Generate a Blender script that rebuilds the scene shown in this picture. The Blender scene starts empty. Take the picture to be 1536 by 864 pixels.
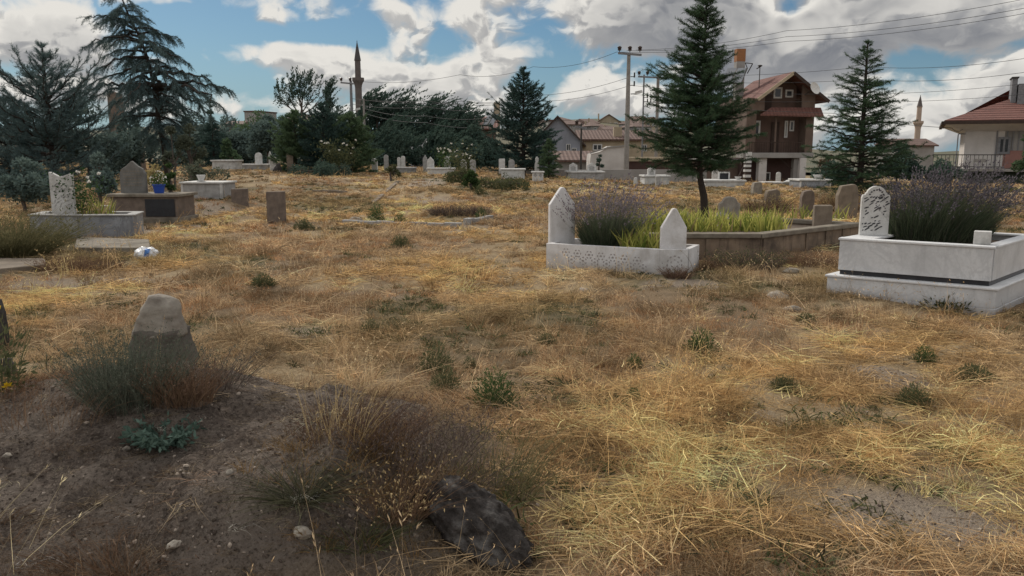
import bpy, bmesh, math, random
import numpy as np
from mathutils import Vector, Matrix, noise, Euler

random.seed(7)
RNG = np.random.default_rng(7)
R = math.radians
scene = bpy.context.scene
COL = scene.collection

# ------------------------------------------------------------------ camera
F, CX, CY = 1205.0, 768.0, 432.0
TILT = math.atan(202.0 / F)
EYE = 1.6

def ray(px, py):
    dx = (px - CX) / F
    dy = (CY - py) / F
    c, s = math.cos(TILT), math.sin(TILT)
    return Vector((dx, c + dy * s, -s + dy * c))

def at(px, py, Y):
    """world point seen at photo position px,py standing Y metres ahead"""
    d = ray(px, py)
    t = Y / d.y
    return Vector((d.x * t, Y, EYE + d.z * t))

def smooth(a, b, x):
    t = min(1.0, max(0.0, (x - a) / (b - a)))
    return t * t * (3 - 2 * t)

def azel(px, py):
    d = ray(px, py).normalized()
    return math.atan2(d.x, d.y), math.asin(d.z)

cam_data = bpy.data.cameras.new("camera")
cam_data.sensor_width = 36.0
cam_data.lens = 36.0 * F / 1536.0
cam_data.clip_start = 0.05
cam_data.clip_end = 5000.0
cam = bpy.data.objects.new("camera", cam_data)
COL.objects.link(cam)
cam.location = (0, 0, EYE)
cam.rotation_euler = (math.pi / 2 - TILT, 0, 0)
scene.camera = cam
scene.view_settings.view_transform = 'Standard'
scene.view_settings.look = 'None'
scene.view_settings.exposure = 0
scene.view_settings.gamma = 1

SUN_AZ, SUN_EL = R(-34), R(38)
# ------------------------------------------------------------------ node helper
class NT:
    def __init__(self, tree):
        self.t = tree; self.n = tree.nodes; self.l = tree.links
    def node(self, typ, **kw):
        nd = self.n.new(typ)
        for k, v in kw.items():
            setattr(nd, k, v)
        return nd
    def set(self, sock, v):
        if isinstance(v, bpy.types.NodeSocket):
            self.l.new(v, sock)
        elif v is not None:
            sock.default_value = v
    def math(self, op, a, b=None, c=None, clamp=False):
        nd = self.node('ShaderNodeMath', operation=op, use_clamp=clamp)
        self.set(nd.inputs[0], a); self.set(nd.inputs[1], b)
        if c is not None: self.set(nd.inputs[2], c)
        return nd.outputs[0]
    def vmath(self, op, a, b=None):
        nd = self.node('ShaderNodeVectorMath', operation=op)
        self.set(nd.inputs[0], a)
        if b is not None: self.set(nd.inputs[1], b)
        return nd.outputs['Value'] if op in ('LENGTH', 'DOT_PRODUCT', 'DISTANCE') else nd.outputs['Vector']
    def ramp(self, fac, lo, hi, a=0.0, b=1.0, kind='SMOOTHSTEP'):
        nd = self.node('ShaderNodeMapRange', interpolation_type=kind)
        nd.clamp = True
        self.set(nd.inputs[0], fac); self.set(nd.inputs[1], lo); self.set(nd.inputs[2], hi)
        self.set(nd.inputs[3], a); self.set(nd.inputs[4], b)
        return nd.outputs[0]
    def mix(self, fac, a, b, mode='MIX'):
        nd = self.node('ShaderNodeMix', data_type='RGBA', blend_type=mode)
        self.set(nd.inputs[0], fac)
        for i, v in ((6, a), (7, b)):
            if not isinstance(v, bpy.types.NodeSocket) and len(v) == 3: v = (*v, 1)
            self.set(nd.inputs[i], v)
        return nd.outputs[2]
    def noise(self, vec, scale, detail=4, rough=0.5, dist=0.0, dim='3D'):
        nd = self.node('ShaderNodeTexNoise', noise_dimensions=dim)
        if vec is not None: self.set(nd.inputs['Vector'], vec)
        nd.inputs['Scale'].default_value = scale
        nd.inputs['Detail'].default_value = detail
        nd.inputs['Roughness'].default_value = rough
        nd.inputs['Distortion'].default_value = dist
        return nd.outputs['Fac'], nd.outputs['Color']
    def voronoi(self, vec, scale, feature='F1', smoothness=None, detail=0):
        nd = self.node('ShaderNodeTexVoronoi', feature=feature)
        if vec is not None: self.set(nd.inputs['Vector'], vec)
        nd.inputs['Scale'].default_value = scale
        nd.inputs['Detail'].default_value = detail
        if smoothness is not None and 'Smoothness' in nd.inputs:
            nd.inputs['Smoothness'].default_value = smoothness
        return nd

# ------------------------------------------------------------------ world: sky and cumulus
CLOUDS = [  # where each cloud of the afternoon sky hangs (centre, size, weight)
    (62, 40, 85, 34, .75), (5, 30, 50, 40, 0.4), (150, 48, 60, 28, .6), (95, 78, 80, 26, .5), (40, 128, 110, 18, .5), (-140, 60, 200, 90, .8),
    (255, 2, 90, 12, .6), (235, 96, 40, 16, .5), (455, 22, 60, 22, .5), (420, -8, 80, 18, .4),
    (400, 74, 105, 22, .8), (485, 104, 90, 28, .75), (590, 100, 80, 38, .75), (615, 30, 46, 52, .85), (375, 145, 90, 26, .7),
    (650, 150, 110, 36, .6), (720, 30, 70, 42, .9), (725, 100, 75, 36, .8), (790, 78, 60, 18, .6), (660, 105, 60, 60, .5),
    (900, 20, 110, 50, 1.15), (1030, 42, 170, 52, 1.25), (1120, 75, 120, 48, 1.0), (880, 130, 85, 40, .75), (950, 155, 120, 30, .55),
    (1240, 55, 70, 42, .85), (1340, 28, 110, 58, 1.15), (1450, 45, 60, 40, .8), (1180, 105, 170, 30, .8), (1350, 150, 160, 40, .75),
    (1500, 118, 60, 46, .85), (1480, 170, 140, 34, .6), (1240, 175, 160, 30, .4), (1450, 0, 120, 16, .5), (1680, 40, 140, 80, .8),
    (300, 165, 200, 18, .4), (560, 160, 200, 22, .35),
    (950, -70, 260, 75, 1.1), (1280, -70, 260, 60, 1.0), (1000, 172, 260, 20, .3), (1400, 195, 200, 22, .35),
]
HOLES = [(60, 105, 90, 12, .5), (205, 60, 40, 20, .4), (560, 40, 40, 30, .5), (300, 45, 85, 30, .9), (800, 115, 45, 20, .5), (520, 52, 50, 22, .8), (690, 60, 26, 18, .5), (1188, 12, 26, 16, .9), (1400, 92, 80, 14, .7),
         (900, 190, 150, 18, .5), (240, 120, 60, 30, .3), (1515, 68, 40, 10, .6), (420, 50, 140, 14, .8), (660, 60, 18, 60, .5)]

world = bpy.data.worlds.new("World")
scene.world = world
world.use_nodes = True
world.cycles.sampling_method = 'MANUAL'
world.cycles.sample_map_resolution = 256
W = NT(world.node_tree); W.n.clear()
tc = W.node('ShaderNodeTexCoord')
sepd = W.node('ShaderNodeSeparateXYZ'); W.l.new(tc.outputs['Generated'], sepd.inputs[0])
sky = W.node('ShaderNodeTexSky', sky_type='NISHITA')
sky.sun_disc = False
sky.sun_elevation = SUN_EL
sky.sun_rotation = SUN_AZ
sky.air_density = 1.0; sky.dust_density = 1.2; sky.ozone_density = 1.6; sky.altitude = 1000
SKY_STRENGTH = 0.075
skyc = W.mix(1.0, sky.outputs[0], (.48, .66, .74), 'MULTIPLY')
hz = W.ramp(sepd.outputs[2], -.02, .16, 1.0, 0.0)
skyc = W.mix(W.math('MULTIPLY', hz, .75), skyc, (.25 / .075, .37 / .075, .46 / .075))
# broken cloud over the rest of the hemisphere (outside the cumulus bank ahead)
wn, _ = W.noise(tc.outputs['Generated'], 2.6, 3, .55)
ahead = W.math('MULTIPLY', W.ramp(sepd.outputs[1], .35, .75), W.ramp(sepd.outputs[2], .55, .35))
cover = W.math('MULTIPLY', W.ramp(wn, .34, .50), W.math('SUBTRACT', 1.0, ahead))
cover = W.math('MULTIPLY', cover, W.ramp(sepd.outputs[2], -.02, .06))
k = 1 / SKY_STRENGTH
ccol = W.mix(W.ramp(wn, .52, .70), (1.0 * k, .98 * k, .95 * k), (.50 * k, .51 * k, .54 * k))
fin = W.mix(cover, skyc, ccol)
bg = W.node('ShaderNodeBackground'); W.l.new(fin, bg.inputs[0]); bg.inputs[1].default_value = SKY_STRENGTH
wo = W.node('ShaderNodeOutputWorld'); W.l.new(bg.outputs[0], wo.inputs[0])

sun_d = bpy.data.lights.new("sun", 'SUN')
sun_d.energy = 3.1
sun_d.angle = R(9)
sun_d.color = (1.0, .93, .82)
sun = bpy.data.objects.new("sun", sun_d)
COL.objects.link(sun)
sd = Vector((math.sin(SUN_AZ) * math.cos(SUN_EL), math.cos(SUN_AZ) * math.cos(SUN_EL), math.sin(SUN_EL)))
sun.rotation_euler = (-sd).to_track_quat('-Z', 'Y').to_euler()

# ------------------------------------------------------------------ the bank of cumulus ahead
def cloud_material():
    m = bpy.data.materials.new("cumulus"); m.use_nodes = True
    T = NT(m.node_tree); T.n.clear()
    at_ = T.node('ShaderNodeAttribute', attribute_name='azel')
    ac = T.node('ShaderNodeAttribute', attribute_name='cover')
    sp = T.node('ShaderNodeSeparateXYZ'); T.l.new(ac.outputs['Vector'], sp.inputs[0])
    p = T.vmath('MULTIPLY', at_.outputs['Vector'], (1, 1.45, 0))
    _, wc = T.noise(p, 12, 3, .55, 0, '2D')
    w = T.vmath('MULTIPLY', T.vmath('SUBTRACT', wc, (.5, .5, .5)), (.05, .05, 0))
    p = T.vmath('ADD', p, w)
    def dens(off, cov, det):
        q = T.vmath('ADD', p, off) if off else p
        n1, _ = T.noise(q, 7.5, det, .58, 0, '2D')
        v = T.voronoi(q, 24); v.voronoi_dimensions = '2D'
        v2 = T.voronoi(q, 55); v2.voronoi_dimensions = '2D'
        r = T.math('ADD', cov, T.math('MULTIPLY', T.math('SUBTRACT', n1, .5), NOISE_AMP))
        r = T.math('ADD', r, T.math('MULTIPLY', T.math('SUBTRACT', .42, v.outputs['Distance']), .50))
        r = T.math('ADD', r, T.math('MULTIPLY', T.math('SUBTRACT', .42, v2.outputs['Distance']), .28))
        return T.math('SUBTRACT', r, .27)
    D0 = dens(None, sp.outputs[0], 9)
    D1 = dens((-.004, .012, 0), sp.outputs[1], 7)
    D2 = dens((-.010, .040, 0), sp.outputs[2], 3)
    alpha = T.ramp(D0, -.28, .55)
    thick = T.ramp(D0, .35, 1.5)
    thick2 = T.ramp(D2, .40, 1.35)
    heavy = T.ramp(sp.outputs[0], .62, 1.30)
    rel = T.math('SUBTRACT', D0, D1)
    lit = T.ramp(rel, -.26, .22, 0, 1)
    shade = T.math('ADD', T.math('MULTIPLY', thick, .30), T.math('MULTIPLY', thick2, .50))
    shade = T.math('ADD', shade, T.math('MULTIPLY', heavy, .34))
    lum = T.math('SUBTRACT', 1.0, T.math('MULTIPLY', T.ramp(shade, 0, 1.25, 0, 1, 'LINEAR'), .88), clamp=True)
    lum = T.math('MULTIPLY', lum, T.ramp(lit, 0, 1, .44, 1.24, 'LINEAR'))
    tx, _ = T.noise(p, 16, 5, .6, 0, '2D')
    lum = T.math('ADD', lum, T.math('MULTIPLY', T.math('SUBTRACT', tx, .5), .42), clamp=True)
    edge = T.math('MULTIPLY', T.ramp(D0, .9, .25), T.ramp(rel, -.05, .22))
    lum = T.math('ADD', lum, T.math('MULTIPLY', edge, .32))
    col = T.mix(lum, (.195, .205, .230), (.78, .755, .705))
    em = T.node('ShaderNodeEmission'); T.l.new(col, em.inputs[0]); em.inputs[1].default_value = 1.0
    tr = T.node('ShaderNodeBsdfTransparent')
    mx = T.node('ShaderNodeMixShader')
    sp2 = T.node('ShaderNodeSeparateXYZ'); T.l.new(at_.outputs['Vector'], sp2.inputs[0])
    fade = T.math('MULTIPLY', T.ramp(sp2.outputs[1], .50, .36), T.ramp(T.math('ABSOLUTE', sp2.outputs[0]), .95, .75))
    T.l.new(T.math('MULTIPLY', alpha, fade), mx.inputs[0]); T.l.new(tr.outputs[0], mx.inputs[1]); T.l.new(em.outputs[0], mx.inputs[2])
    o = T.node('ShaderNodeOutputMaterial'); T.l.new(mx.outputs[0], o.inputs[0])
    m.cycles.emission_sampling = 'NONE'
    return m
NOISE_AMP = 3.5

def cover_field(A, E):
    tot = np.zeros_like(A)
    for sign, tab in ((1, CLOUDS), (-1, HOLES)):
        for (cx, cy, rx, ry, wt) in tab:
            a, e = azel(cx, cy)
            d = np.sqrt(((A - a) / (rx / F * 1.5)) ** 2 + ((E - e) / (ry / F * 1.5)) ** 2)
            t = np.clip(1 - d, 0, 1)
            tot += sign * wt * t * t * (3 - 2 * t)
    out = np.clip((np.abs(A) - .60) / .12, 0, 1) + np.clip((E - .22) / .10, 0, 1)
    tot += .45 * np.clip(out, 0, 1)
    return tot

def build_clouds():
    na, ne = 360, 110
    a = np.linspace(-1.0, 1.0, na); e = np.linspace(-.01, .52, ne)
    A, E = np.meshgrid(a, e)
    RAD = 3600.0
    x = RAD * np.sin(A) * np.cos(E); y = RAD * np.cos(A) * np.cos(E); z = RAD * np.sin(E)
    V = np.stack([x, y, z], -1).reshape(-1, 3)
    i = np.arange((ne - 1) * na).reshape(ne - 1, na)[:, :-1].ravel()
    Fc = np.stack([i, i + 1, i + 1 + na, i + na], 1)
    me = bpy.data.meshes.new("sky"); me.from_pydata(V.tolist(), [], Fc.tolist())
    at_ = me.attributes.new('azel', 'FLOAT_VECTOR', 'POINT')
    at_.data.foreach_set('vector', np.stack([A, E, A * 0], -1).reshape(-1).astype(np.float32))
    ac = me.attributes.new('cover', 'FLOAT_VECTOR', 'POINT')
    cv = np.stack([cover_field(A, E), cover_field(A - .004, E + .012), cover_field(A - .010, E + .040)], -1)
    ac.data.foreach_set('vector', cv.reshape(-1).astype(np.float32))
    me.materials.append(cloud_material())
    o = bpy.data.objects.new("sky", me); COL.objects.link(o)
    o['kind'] = 'structure'
    return o
build_clouds()
# ------------------------------------------------------------------ numpy noise
def _hash(ix, iy, seed):
    h = (ix * 374761393 + iy * 668265263 + seed * 1442695041) & 0xFFFFFFFF
    h = ((h ^ (h >> 13)) * 1274126177) & 0xFFFFFFFF
    return ((h ^ (h >> 16)) & 0xFFFFFF) / float(0xFFFFFF)

def vnoise(x, y, seed=0):
    x = np.asarray(x, float); y = np.asarray(y, float)
    ix = np.floor(x).astype(np.int64); iy = np.floor(y).astype(np.int64)
    fx = x - ix; fy = y - iy
    fx = fx * fx * (3 - 2 * fx); fy = fy * fy * (3 - 2 * fy)
    a = _hash(ix, iy, seed); b = _hash(ix + 1, iy, seed); c = _hash(ix, iy + 1, seed); d = _hash(ix + 1, iy + 1, seed)
    return (a * (1 - fx) + b * fx) * (1 - fy) + (c * (1 - fx) + d * fx) * fy

def fbm(x, y, octaves=4, seed=0):
    s = 0.0; a = .5; n = 0.0
    for o in range(octaves):
        s = s + a * vnoise(x * 2 ** o + 17.3 * o, y * 2 ** o - 9.1 * o, seed + o); n += a; a *= .5
    return s / n

def sstep(a, b, x):
    t = np.clip((np.asarray(x, float) - a) / (b - a), 0, 1)
    return t * t * (3 - 2 * t)

# ------------------------------------------------------------------ terrain
def hgt(x, y):
    x = np.asarray(x, float); y = np.asarray(y, float)
    near = 1 - sstep(14, 60, y)
    h = (fbm(x * .45 + 5, y * .45 + 3, 3, 11) - .5) * .16 * near
    h = h + (fbm(x * 2.6, y * 2.6, 3, 23) - .5) * .075 * (1 - sstep(9, 25, y))
    h = h * sstep(.5, 3, np.abs(y))
    # heap of earth over the nearest grave
    d = np.sqrt(((x + 1.85) / 2.05) ** 2 + ((y - 3.75) / 1.55) ** 2) + (fbm(x * 1.3, y * 1.3, 3, 5) - .5) * .35
    m = 1 - sstep(.12, 1.0, d)
    d = np.sqrt(((x + .95) / .95) ** 2 + ((y - 3.15) / .80) ** 2) + (fbm(x * 1.7, y * 1.7, 3, 6) - .5) * .35
    m = np.maximum(m, .80 * (1 - sstep(.35, 1.0, d)))
    h = h + .50 * m + m * ((fbm(x * 7, y * 7, 4, 31) - .5) * .11 + .035 * sstep(.60, .74, fbm(x * 11 + 3, y * 11, 2, 37)))
    # earth bank under the box tombs on the left
    d2 = np.sqrt(((x + 8.6) / 1.6) ** 2 + ((y - 23) / 2.2) ** 2)
    h = h + .33 * (1 - sstep(.5, 1.15, d2))
    # scattered hummocks over the old graves
    for (cx, cy, r, a) in ((-6.4, 20.5, 1.3, .18), (-1.2, 22, 2.6, .12), (3.8, 8.6, 1.2, .05), (1.2, 6.2, .9, .05), (-2.6, 30, 3, .2)):
        dd = np.sqrt((x - cx) ** 2 + ((y - cy)) ** 2) / r
        h = h + a * (1 - sstep(.1, 1, dd))
    azr = x / np.maximum(y, 1.0)
    rise = np.interp(azr, [-.62, -.305, -.14, -.056, .027, .19, .36], [.80, .60, .40, .34, .22, .10, 0.0])
    h = h + rise * sstep(20, 50, y)
    h = h - .95 * sstep(40, 64, y) * sstep(.02, .2, azr)
    return h

def hz(x, y):
    return float(hgt(np.array([x]), np.array([y]))[0])

def PZ(px, py, z):
    d = ray(px, py)
    t = (z - EYE) / d.z
    return Vector((d.x * t, d.y * t, z))

def G(px, py):
    """the point of the ground seen at a photo position"""
    d = ray(px, py)
    t = np.concatenate([np.linspace(1.5, 30, 1500), np.linspace(30, 120, 900)])
    x = d.x * t; y = d.y * t; z = EYE + d.z * t
    below = np.nonzero(z < hgt(x, y))[0]
    k = below[0] if len(below) else len(t) - 1
    return Vector((x[k], y[k], hz(x[k], y[k])))

# ------------------------------------------------------------------ mesh builders
def np_mesh(name, V, Q, attrs=None, smooth=False):
    """fast mesh from arrays; Q is (N,3) or (N,4)"""
    V = np.ascontiguousarray(V, np.float32).reshape(-1, 3); Q = np.ascontiguousarray(Q, np.int32)
    me = bpy.data.meshes.new(name)
    k = Q.shape[1]; n = len(Q)
    me.vertices.add(len(V)); me.vertices.foreach_set('co', V.ravel())
    me.loops.add(n * k); me.loops.foreach_set('vertex_index', Q.ravel())
    me.polygons.add(n)
    me.polygons.foreach_set('loop_start', np.arange(0, n * k, k, dtype=np.int32))
    me.polygons.foreach_set('loop_total', np.full(n, k, np.int32))
    if smooth: me.polygons.foreach_set('use_smooth', np.ones(n, bool))
    me.update(calc_edges=True)
    for an, arr in (attrs or {}).items():
        arr = np.ascontiguousarray(arr, np.float32)
        if arr.ndim == 1:
            a = me.attributes.new(an, 'FLOAT', 'POINT'); a.data.foreach_set('value', arr)
        else:
            a = me.attributes.new(an, 'FLOAT_VECTOR', 'POINT'); a.data.foreach_set('vector', arr.ravel())
    return me

def link(name, me, material=None, parent=None, loc=None):
    if material is not None: me.materials.append(material)
    o = bpy.data.objects.new(name, me); COL.objects.link(o)
    if parent is not None: o.parent = parent
    if loc is not None: o.location = loc
    return o

def tag(o, label=None, cat=None, group=None, kind=None):
    if label: o['label'] = label
    if cat: o['category'] = cat
    if group: o['group'] = group
    if kind: o['kind'] = kind
    return o

def thing(name, label, cat, loc=(0, 0, 0), rotz=0.0, group=None):
    o = bpy.data.objects.new(name, None); COL.objects.link(o)
    o.empty_display_size = .2
    o.location = loc; o.rotation_euler = (0, 0, rotz)
    return tag(o, label, cat, group)

class MB:
    """collects solids for ONE mesh object"""
    def __init__(self): self.v = []; self.f = []
    def add(self, vs, fs):
        n = len(self.v); self.v += [tuple(v) for v in vs]; self.f += [tuple(i + n for i in f) for f in fs]; return self
    def box(self, x0, x1, y0, y1, z0, z1):
        v = [(x, y, z) for z in (z0, z1) for x, y in ((x0, y0), (x1, y0), (x1, y1), (x0, y1))]
        return self.add(v, [(3, 2, 1, 0), (4, 5, 6, 7), (0, 1, 5, 4), (1, 2, 6, 5), (2, 3, 7, 6), (3, 0, 4, 7)])
    def prism(self, pts, z0, z1):
        """vertical prism over a ccw plan polygon"""
        n = len(pts)
        v = [(p[0], p[1], z0) for p in pts] + [(p[0], p[1], z1) for p in pts]
        f = [tuple(range(n))[::-1], tuple(range(n, 2 * n))] + [(i, (i + 1) % n, n + (i + 1) % n, n + i) for i in range(n)]
        return self.add(v, f)
    def slab(self, prof, origin, ux, uz, th):
        """profile (u,w) polygon extruded along the normal; ux,uz unit vectors; thickness th backwards"""
        o = Vector(origin); ux = Vector(ux).normalized(); uz = Vector(uz).normalized(); nn = ux.cross(uz).normalized()
        n = len(prof)
        fr = [o + ux * a + uz * b for a, b in prof]; bk = [p - nn * th for p in fr]
        f = [tuple(range(n)), tuple(range(2 * n - 1, n - 1, -1))] + [(i, n + i, n + (i + 1) % n, (i + 1) % n) for i in range(n)]
        return self.add(fr + bk, f)
    def tube(self, pts, rad, seg=8, cap=True):
        pts = [Vector(p) for p in pts]; n = len(pts)
        rs = rad if hasattr(rad, '__len__') else [rad] * n
        ring = []; prev = None
        for i, p in enumerate(pts):
            t = (pts[min(i + 1, n - 1)] - pts[max(i - 1, 0)]).normalized()
            ref = prev if prev is not None else (Vector((1, 0, 0)) if abs(t.x) < .9 else Vector((0, 1, 0)))
            a = (ref - t * ref.dot(t)).normalized(); b = t.cross(a); prev = a
            ring.append([p + (a * math.cos(2 * math.pi * k / seg) + b * math.sin(2 * math.pi * k / seg)) * rs[i] for k in range(seg)])
        v = [q for r in ring for q in r]
        f = [(i * seg + k, i * seg + (k + 1) % seg, (i + 1) * seg + (k + 1) % seg, (i + 1) * seg + k) for i in range(n - 1) for k in range(seg)]
        if cap: f += [tuple(range(seg))[::-1], tuple(range((n - 1) * seg, n * seg))]
        return self.add(v, f)
    def bar(self, a, b, w, h=None):
        a = Vector(a); b = Vector(b); h = h or w
        t = (b - a).normalized(); ref = Vector((0, 0, 1)) if abs(t.z) < .95 else Vector((0, 1, 0))
        s = t.cross(ref).normalized() * w / 2; u = s.cross(t).normalized() * h / 2
        v = [a - s - u, a + s - u, a + s + u, a - s + u, b - s - u, b + s - u, b + s + u, b - s + u]
        return self.add(v, [(3, 2, 1, 0), (4, 5, 6, 7), (0, 1, 5, 4), (1, 2, 6, 5), (2, 3, 7, 6), (3, 0, 4, 7)])
    def lathe(self, prof, c=(0, 0, 0), seg=16):
        v = []; f = []; n = len(prof)
        for r, z in prof:
            for k in range(seg):
                a = 2 * math.pi * k / seg; v.append((c[0] + r * math.cos(a), c[1] + r * math.sin(a), c[2] + z))
        for i in range(n - 1):
            for k in range(seg):
                f.append((i * seg + k, i * seg + (k + 1) % seg, (i + 1) * seg + (k + 1) % seg, (i + 1) * seg + k))
        f += [tuple(range(seg))[::-1], tuple(range((n - 1) * seg, n * seg))]
        return self.add(v, f)
    def quad(self, a, b, c, d): return self.add([a, b, c, d], [(0, 1, 2, 3)])
    def build(self, name, material, parent=None, loc=None, bevel=0, smooth=False, rot=None):
        me = bpy.data.meshes.new(name); me.from_pydata([tuple(v) for v in self.v], [], self.f)
        bm = bmesh.new(); bm.from_mesh(me); bmesh.ops.recalc_face_normals(bm, faces=bm.faces); bm.to_mesh(me); bm.free()
        if smooth:
            me.polygons.foreach_set('use_smooth', np.ones(len(me.polygons), bool))
        o = link(name, me, material, parent, loc)
        if rot is not None: o.rotation_euler = rot
        if bevel:
            m = o.modifiers.new('bevel', 'BEVEL'); m.width = bevel; m.segments = 2; m.limit_method = 'ANGLE'; m.angle_limit = R(35)
        return o

def rock(name, material, size, seed, parent=None, loc=None, rotz=0, sub=4, rough=.25, flat=.0, squash=None):
    """a weathered boulder: displaced ball, cut flat here and there"""
    bm = bmesh.new(); bmesh.ops.create_icosphere(bm, subdivisions=sub, radius=1)
    rr = random.Random(seed)
    cuts = [(Vector((rr.uniform(-1, 1), rr.uniform(-1, 1), rr.uniform(-.6, 1))).normalized(), rr.uniform(.55, .9)) for _ in range(9)]
    for v in bm.verts:
        p = v.co.copy()
        for n, d in cuts:
            k = p.dot(n)
            if k > d: p -= n * (k - d) * .9
        q = p * 1.3 + Vector((seed, seed * .7, 0))
        p *= 1 + rough * (noise.fractal(q, 1, 2, 5) * .55) + .05 * noise.noise(q * 6)
        if squash: p = squash(p)
        v.co = Vector((p.x * size[0], p.y * size[1], p.z * size[2]))
    me = bpy.data.meshes.new(name); bm.to_mesh(me); bm.free()
    me.polygons.foreach_set('use_smooth', np.ones(len(me.polygons), bool))
    o = link(name, me, material, parent, loc); o.rotation_euler = (0, 0, rotz)
    return o

def unit(a): return a / np.maximum(np.linalg.norm(a, axis=-1, keepdims=True), 1e-9)

def ribbons(P, D, B, L, Wd, K=3, side=None, rnd=None, tipw=.12, basew=1.0, rng=RNG):
    """N curved tapering blades: base P, direction D, bend B (added ~t^2), length L, width Wd"""
    N = len(P); t = np.linspace(0, 1, K + 1)[None, :, None]
    L = np.asarray(L, float).reshape(N, 1, 1)
    C = P[:, None, :] + D[:, None, :] * L * t + B[:, None, :] * L * t * t
    if side is None:
        a = rng.normal(size=(N, 3)); side = unit(np.cross(D, a))
    w = np.asarray(Wd, float).reshape(-1, 1, 1) * np.ones((N, 1, 1))
    prof = (basew + (1 - basew) * np.minimum(1, t * 3)) * (1 - (1 - tipw) * t ** 1.5)
    off = side[:, None, :] * w * prof * .5
    V = np.stack([C - off, C + off], 2).reshape(-1, 3)
    base = (np.arange(N) * (K + 1) * 2)[:, None] + (np.arange(K) * 2)[None, :]
    Q = np.stack([base, base + 1, base + 3, base + 2], -1).reshape(-1, 4)
    if rnd is None: rnd = rng.random(N)
    r = np.repeat(rnd, (K + 1) * 2)
    tt = np.tile(np.repeat(np.linspace(0, 1, K + 1), 2), N)
    return V, Q, r, tt

def leaves(P, D, L, Wd, rnd=None, rng=RNG, side=None):
    """N diamond leaves"""
    N = len(P)
    if side is None: side = unit(np.cross(D, rng.normal(size=(N, 3))))
    L = np.asarray(L, float).reshape(-1, 1) * np.ones((N, 1)); Wd = np.asarray(Wd, float).reshape(-1, 1) * np.ones((N, 1))
    m = P + D * L * .45
    V = np.stack([P, m + side * Wd * .5, P + D * L, m - side * Wd * .5], 1).reshape(-1, 3)
    Q = np.arange(N * 4).reshape(N, 4)
    if rnd is None: rnd = rng.random(N)
    return V, Q, np.repeat(rnd, 4)

def cat_geo(parts):
    Vs, Qs, Rs = [], [], []; n = 0
    for p in parts:
        Vs.append(p[0]); Qs.append(p[1] + n); Rs.append(p[2]); n += len(p[0])
    return np.concatenate(Vs), np.concatenate(Qs), np.concatenate(Rs)

def rdir(n, zlo=-1, zhi=1, rng=RNG):
    z = rng.uniform(zlo, zhi, n); a = rng.uniform(0, 2 * np.pi, n); r = np.sqrt(np.maximum(0, 1 - z * z))
    return np.stack([r * np.cos(a), r * np.sin(a), z], 1)

# ------------------------------------------------------------------ materials
def new_mat(name):
    m = bpy.data.materials.new(name); m.use_nodes = True
    T = NT(m.node_tree); T.n.clear()
    return m, T

def c4(c): return (c[0], c[1], c[2], 1.0)

def stone(name, a, b, scale=6, rough=.85, bump=.25, stain=None, stain_amt=.5, fine=60, veins=None, vscale=3, spec=.3, bdist=.01, streak=0):
    """noisy mineral surface: two tones, blotchy stains, optional veins, fine bump"""
    m, T = new_mat(name)
    co = T.node('ShaderNodeTexCoord').outputs['Object']
    n1, _ = T.noise(co, scale, 6, .6)
    n2, _ = T.noise(co, fine, 4, .6)
    col = T.mix(T.ramp(n1, .32, .68), a, b)
    col = T.mix(T.math('MULTIPLY', T.ramp(n2, .35, .75), .35), col, tuple(.6 * x for x in a))
    if veins:
        nv, _ = T.noise(co, vscale, 5, .65, 1.8)
        k = T.math('ABSOLUTE', T.math('SUBTRACT', nv, .5))
        col = T.mix(T.ramp(k, .045, .0, 0, .8), col, veins)
        nv2, _ = T.noise(co, vscale * .6, 4, .6, .8)
        col = T.mix(T.ramp(nv2, .5, .75, 0, .55), col, veins)
    if stain:
        ns, _ = T.noise(co, scale * .45, 5, .65)
        col = T.mix(T.ramp(ns, .48, .72, 0, stain_amt), col, stain)
    if streak and stain:
        mp = T.vmath('MULTIPLY', co, (7, 7, .8)); nk, _ = T.noise(mp, 1.5, 4, .6)
        col = T.mix(T.ramp(nk, .5, .75, 0, streak), col, stain)
        sx = T.node('ShaderNodeSeparateXYZ'); T.l.new(co, sx.inputs[0])
        lowz = T.ramp(T.math('ADD', sx.outputs[2], T.math('MULTIPLY', n1, .12)), .22, .04, 0, .75)
        col = T.mix(lowz, col, stain)
    bs = T.node('ShaderNodeBsdfPrincipled')
    T.l.new(col, bs.inputs['Base Color']); bs.inputs['Roughness'].default_value = rough
    bs.inputs['Specular IOR Level'].default_value = spec
    if bump:
        h = T.math('ADD', T.math('MULTIPLY', n1, .6), T.math('MULTIPLY', n2, .4))
        bp = T.node('ShaderNodeBump'); bp.inputs['Strength'].default_value = bump; bp.inputs['Distance'].default_value = bdist
        T.l.new(h, bp.inputs['Height']); T.l.new(bp.outputs[0], bs.inputs['Normal'])
    o = T.node('ShaderNodeOutputMaterial'); T.l.new(bs.outputs[0], o.inputs[0])
    return m

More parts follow.
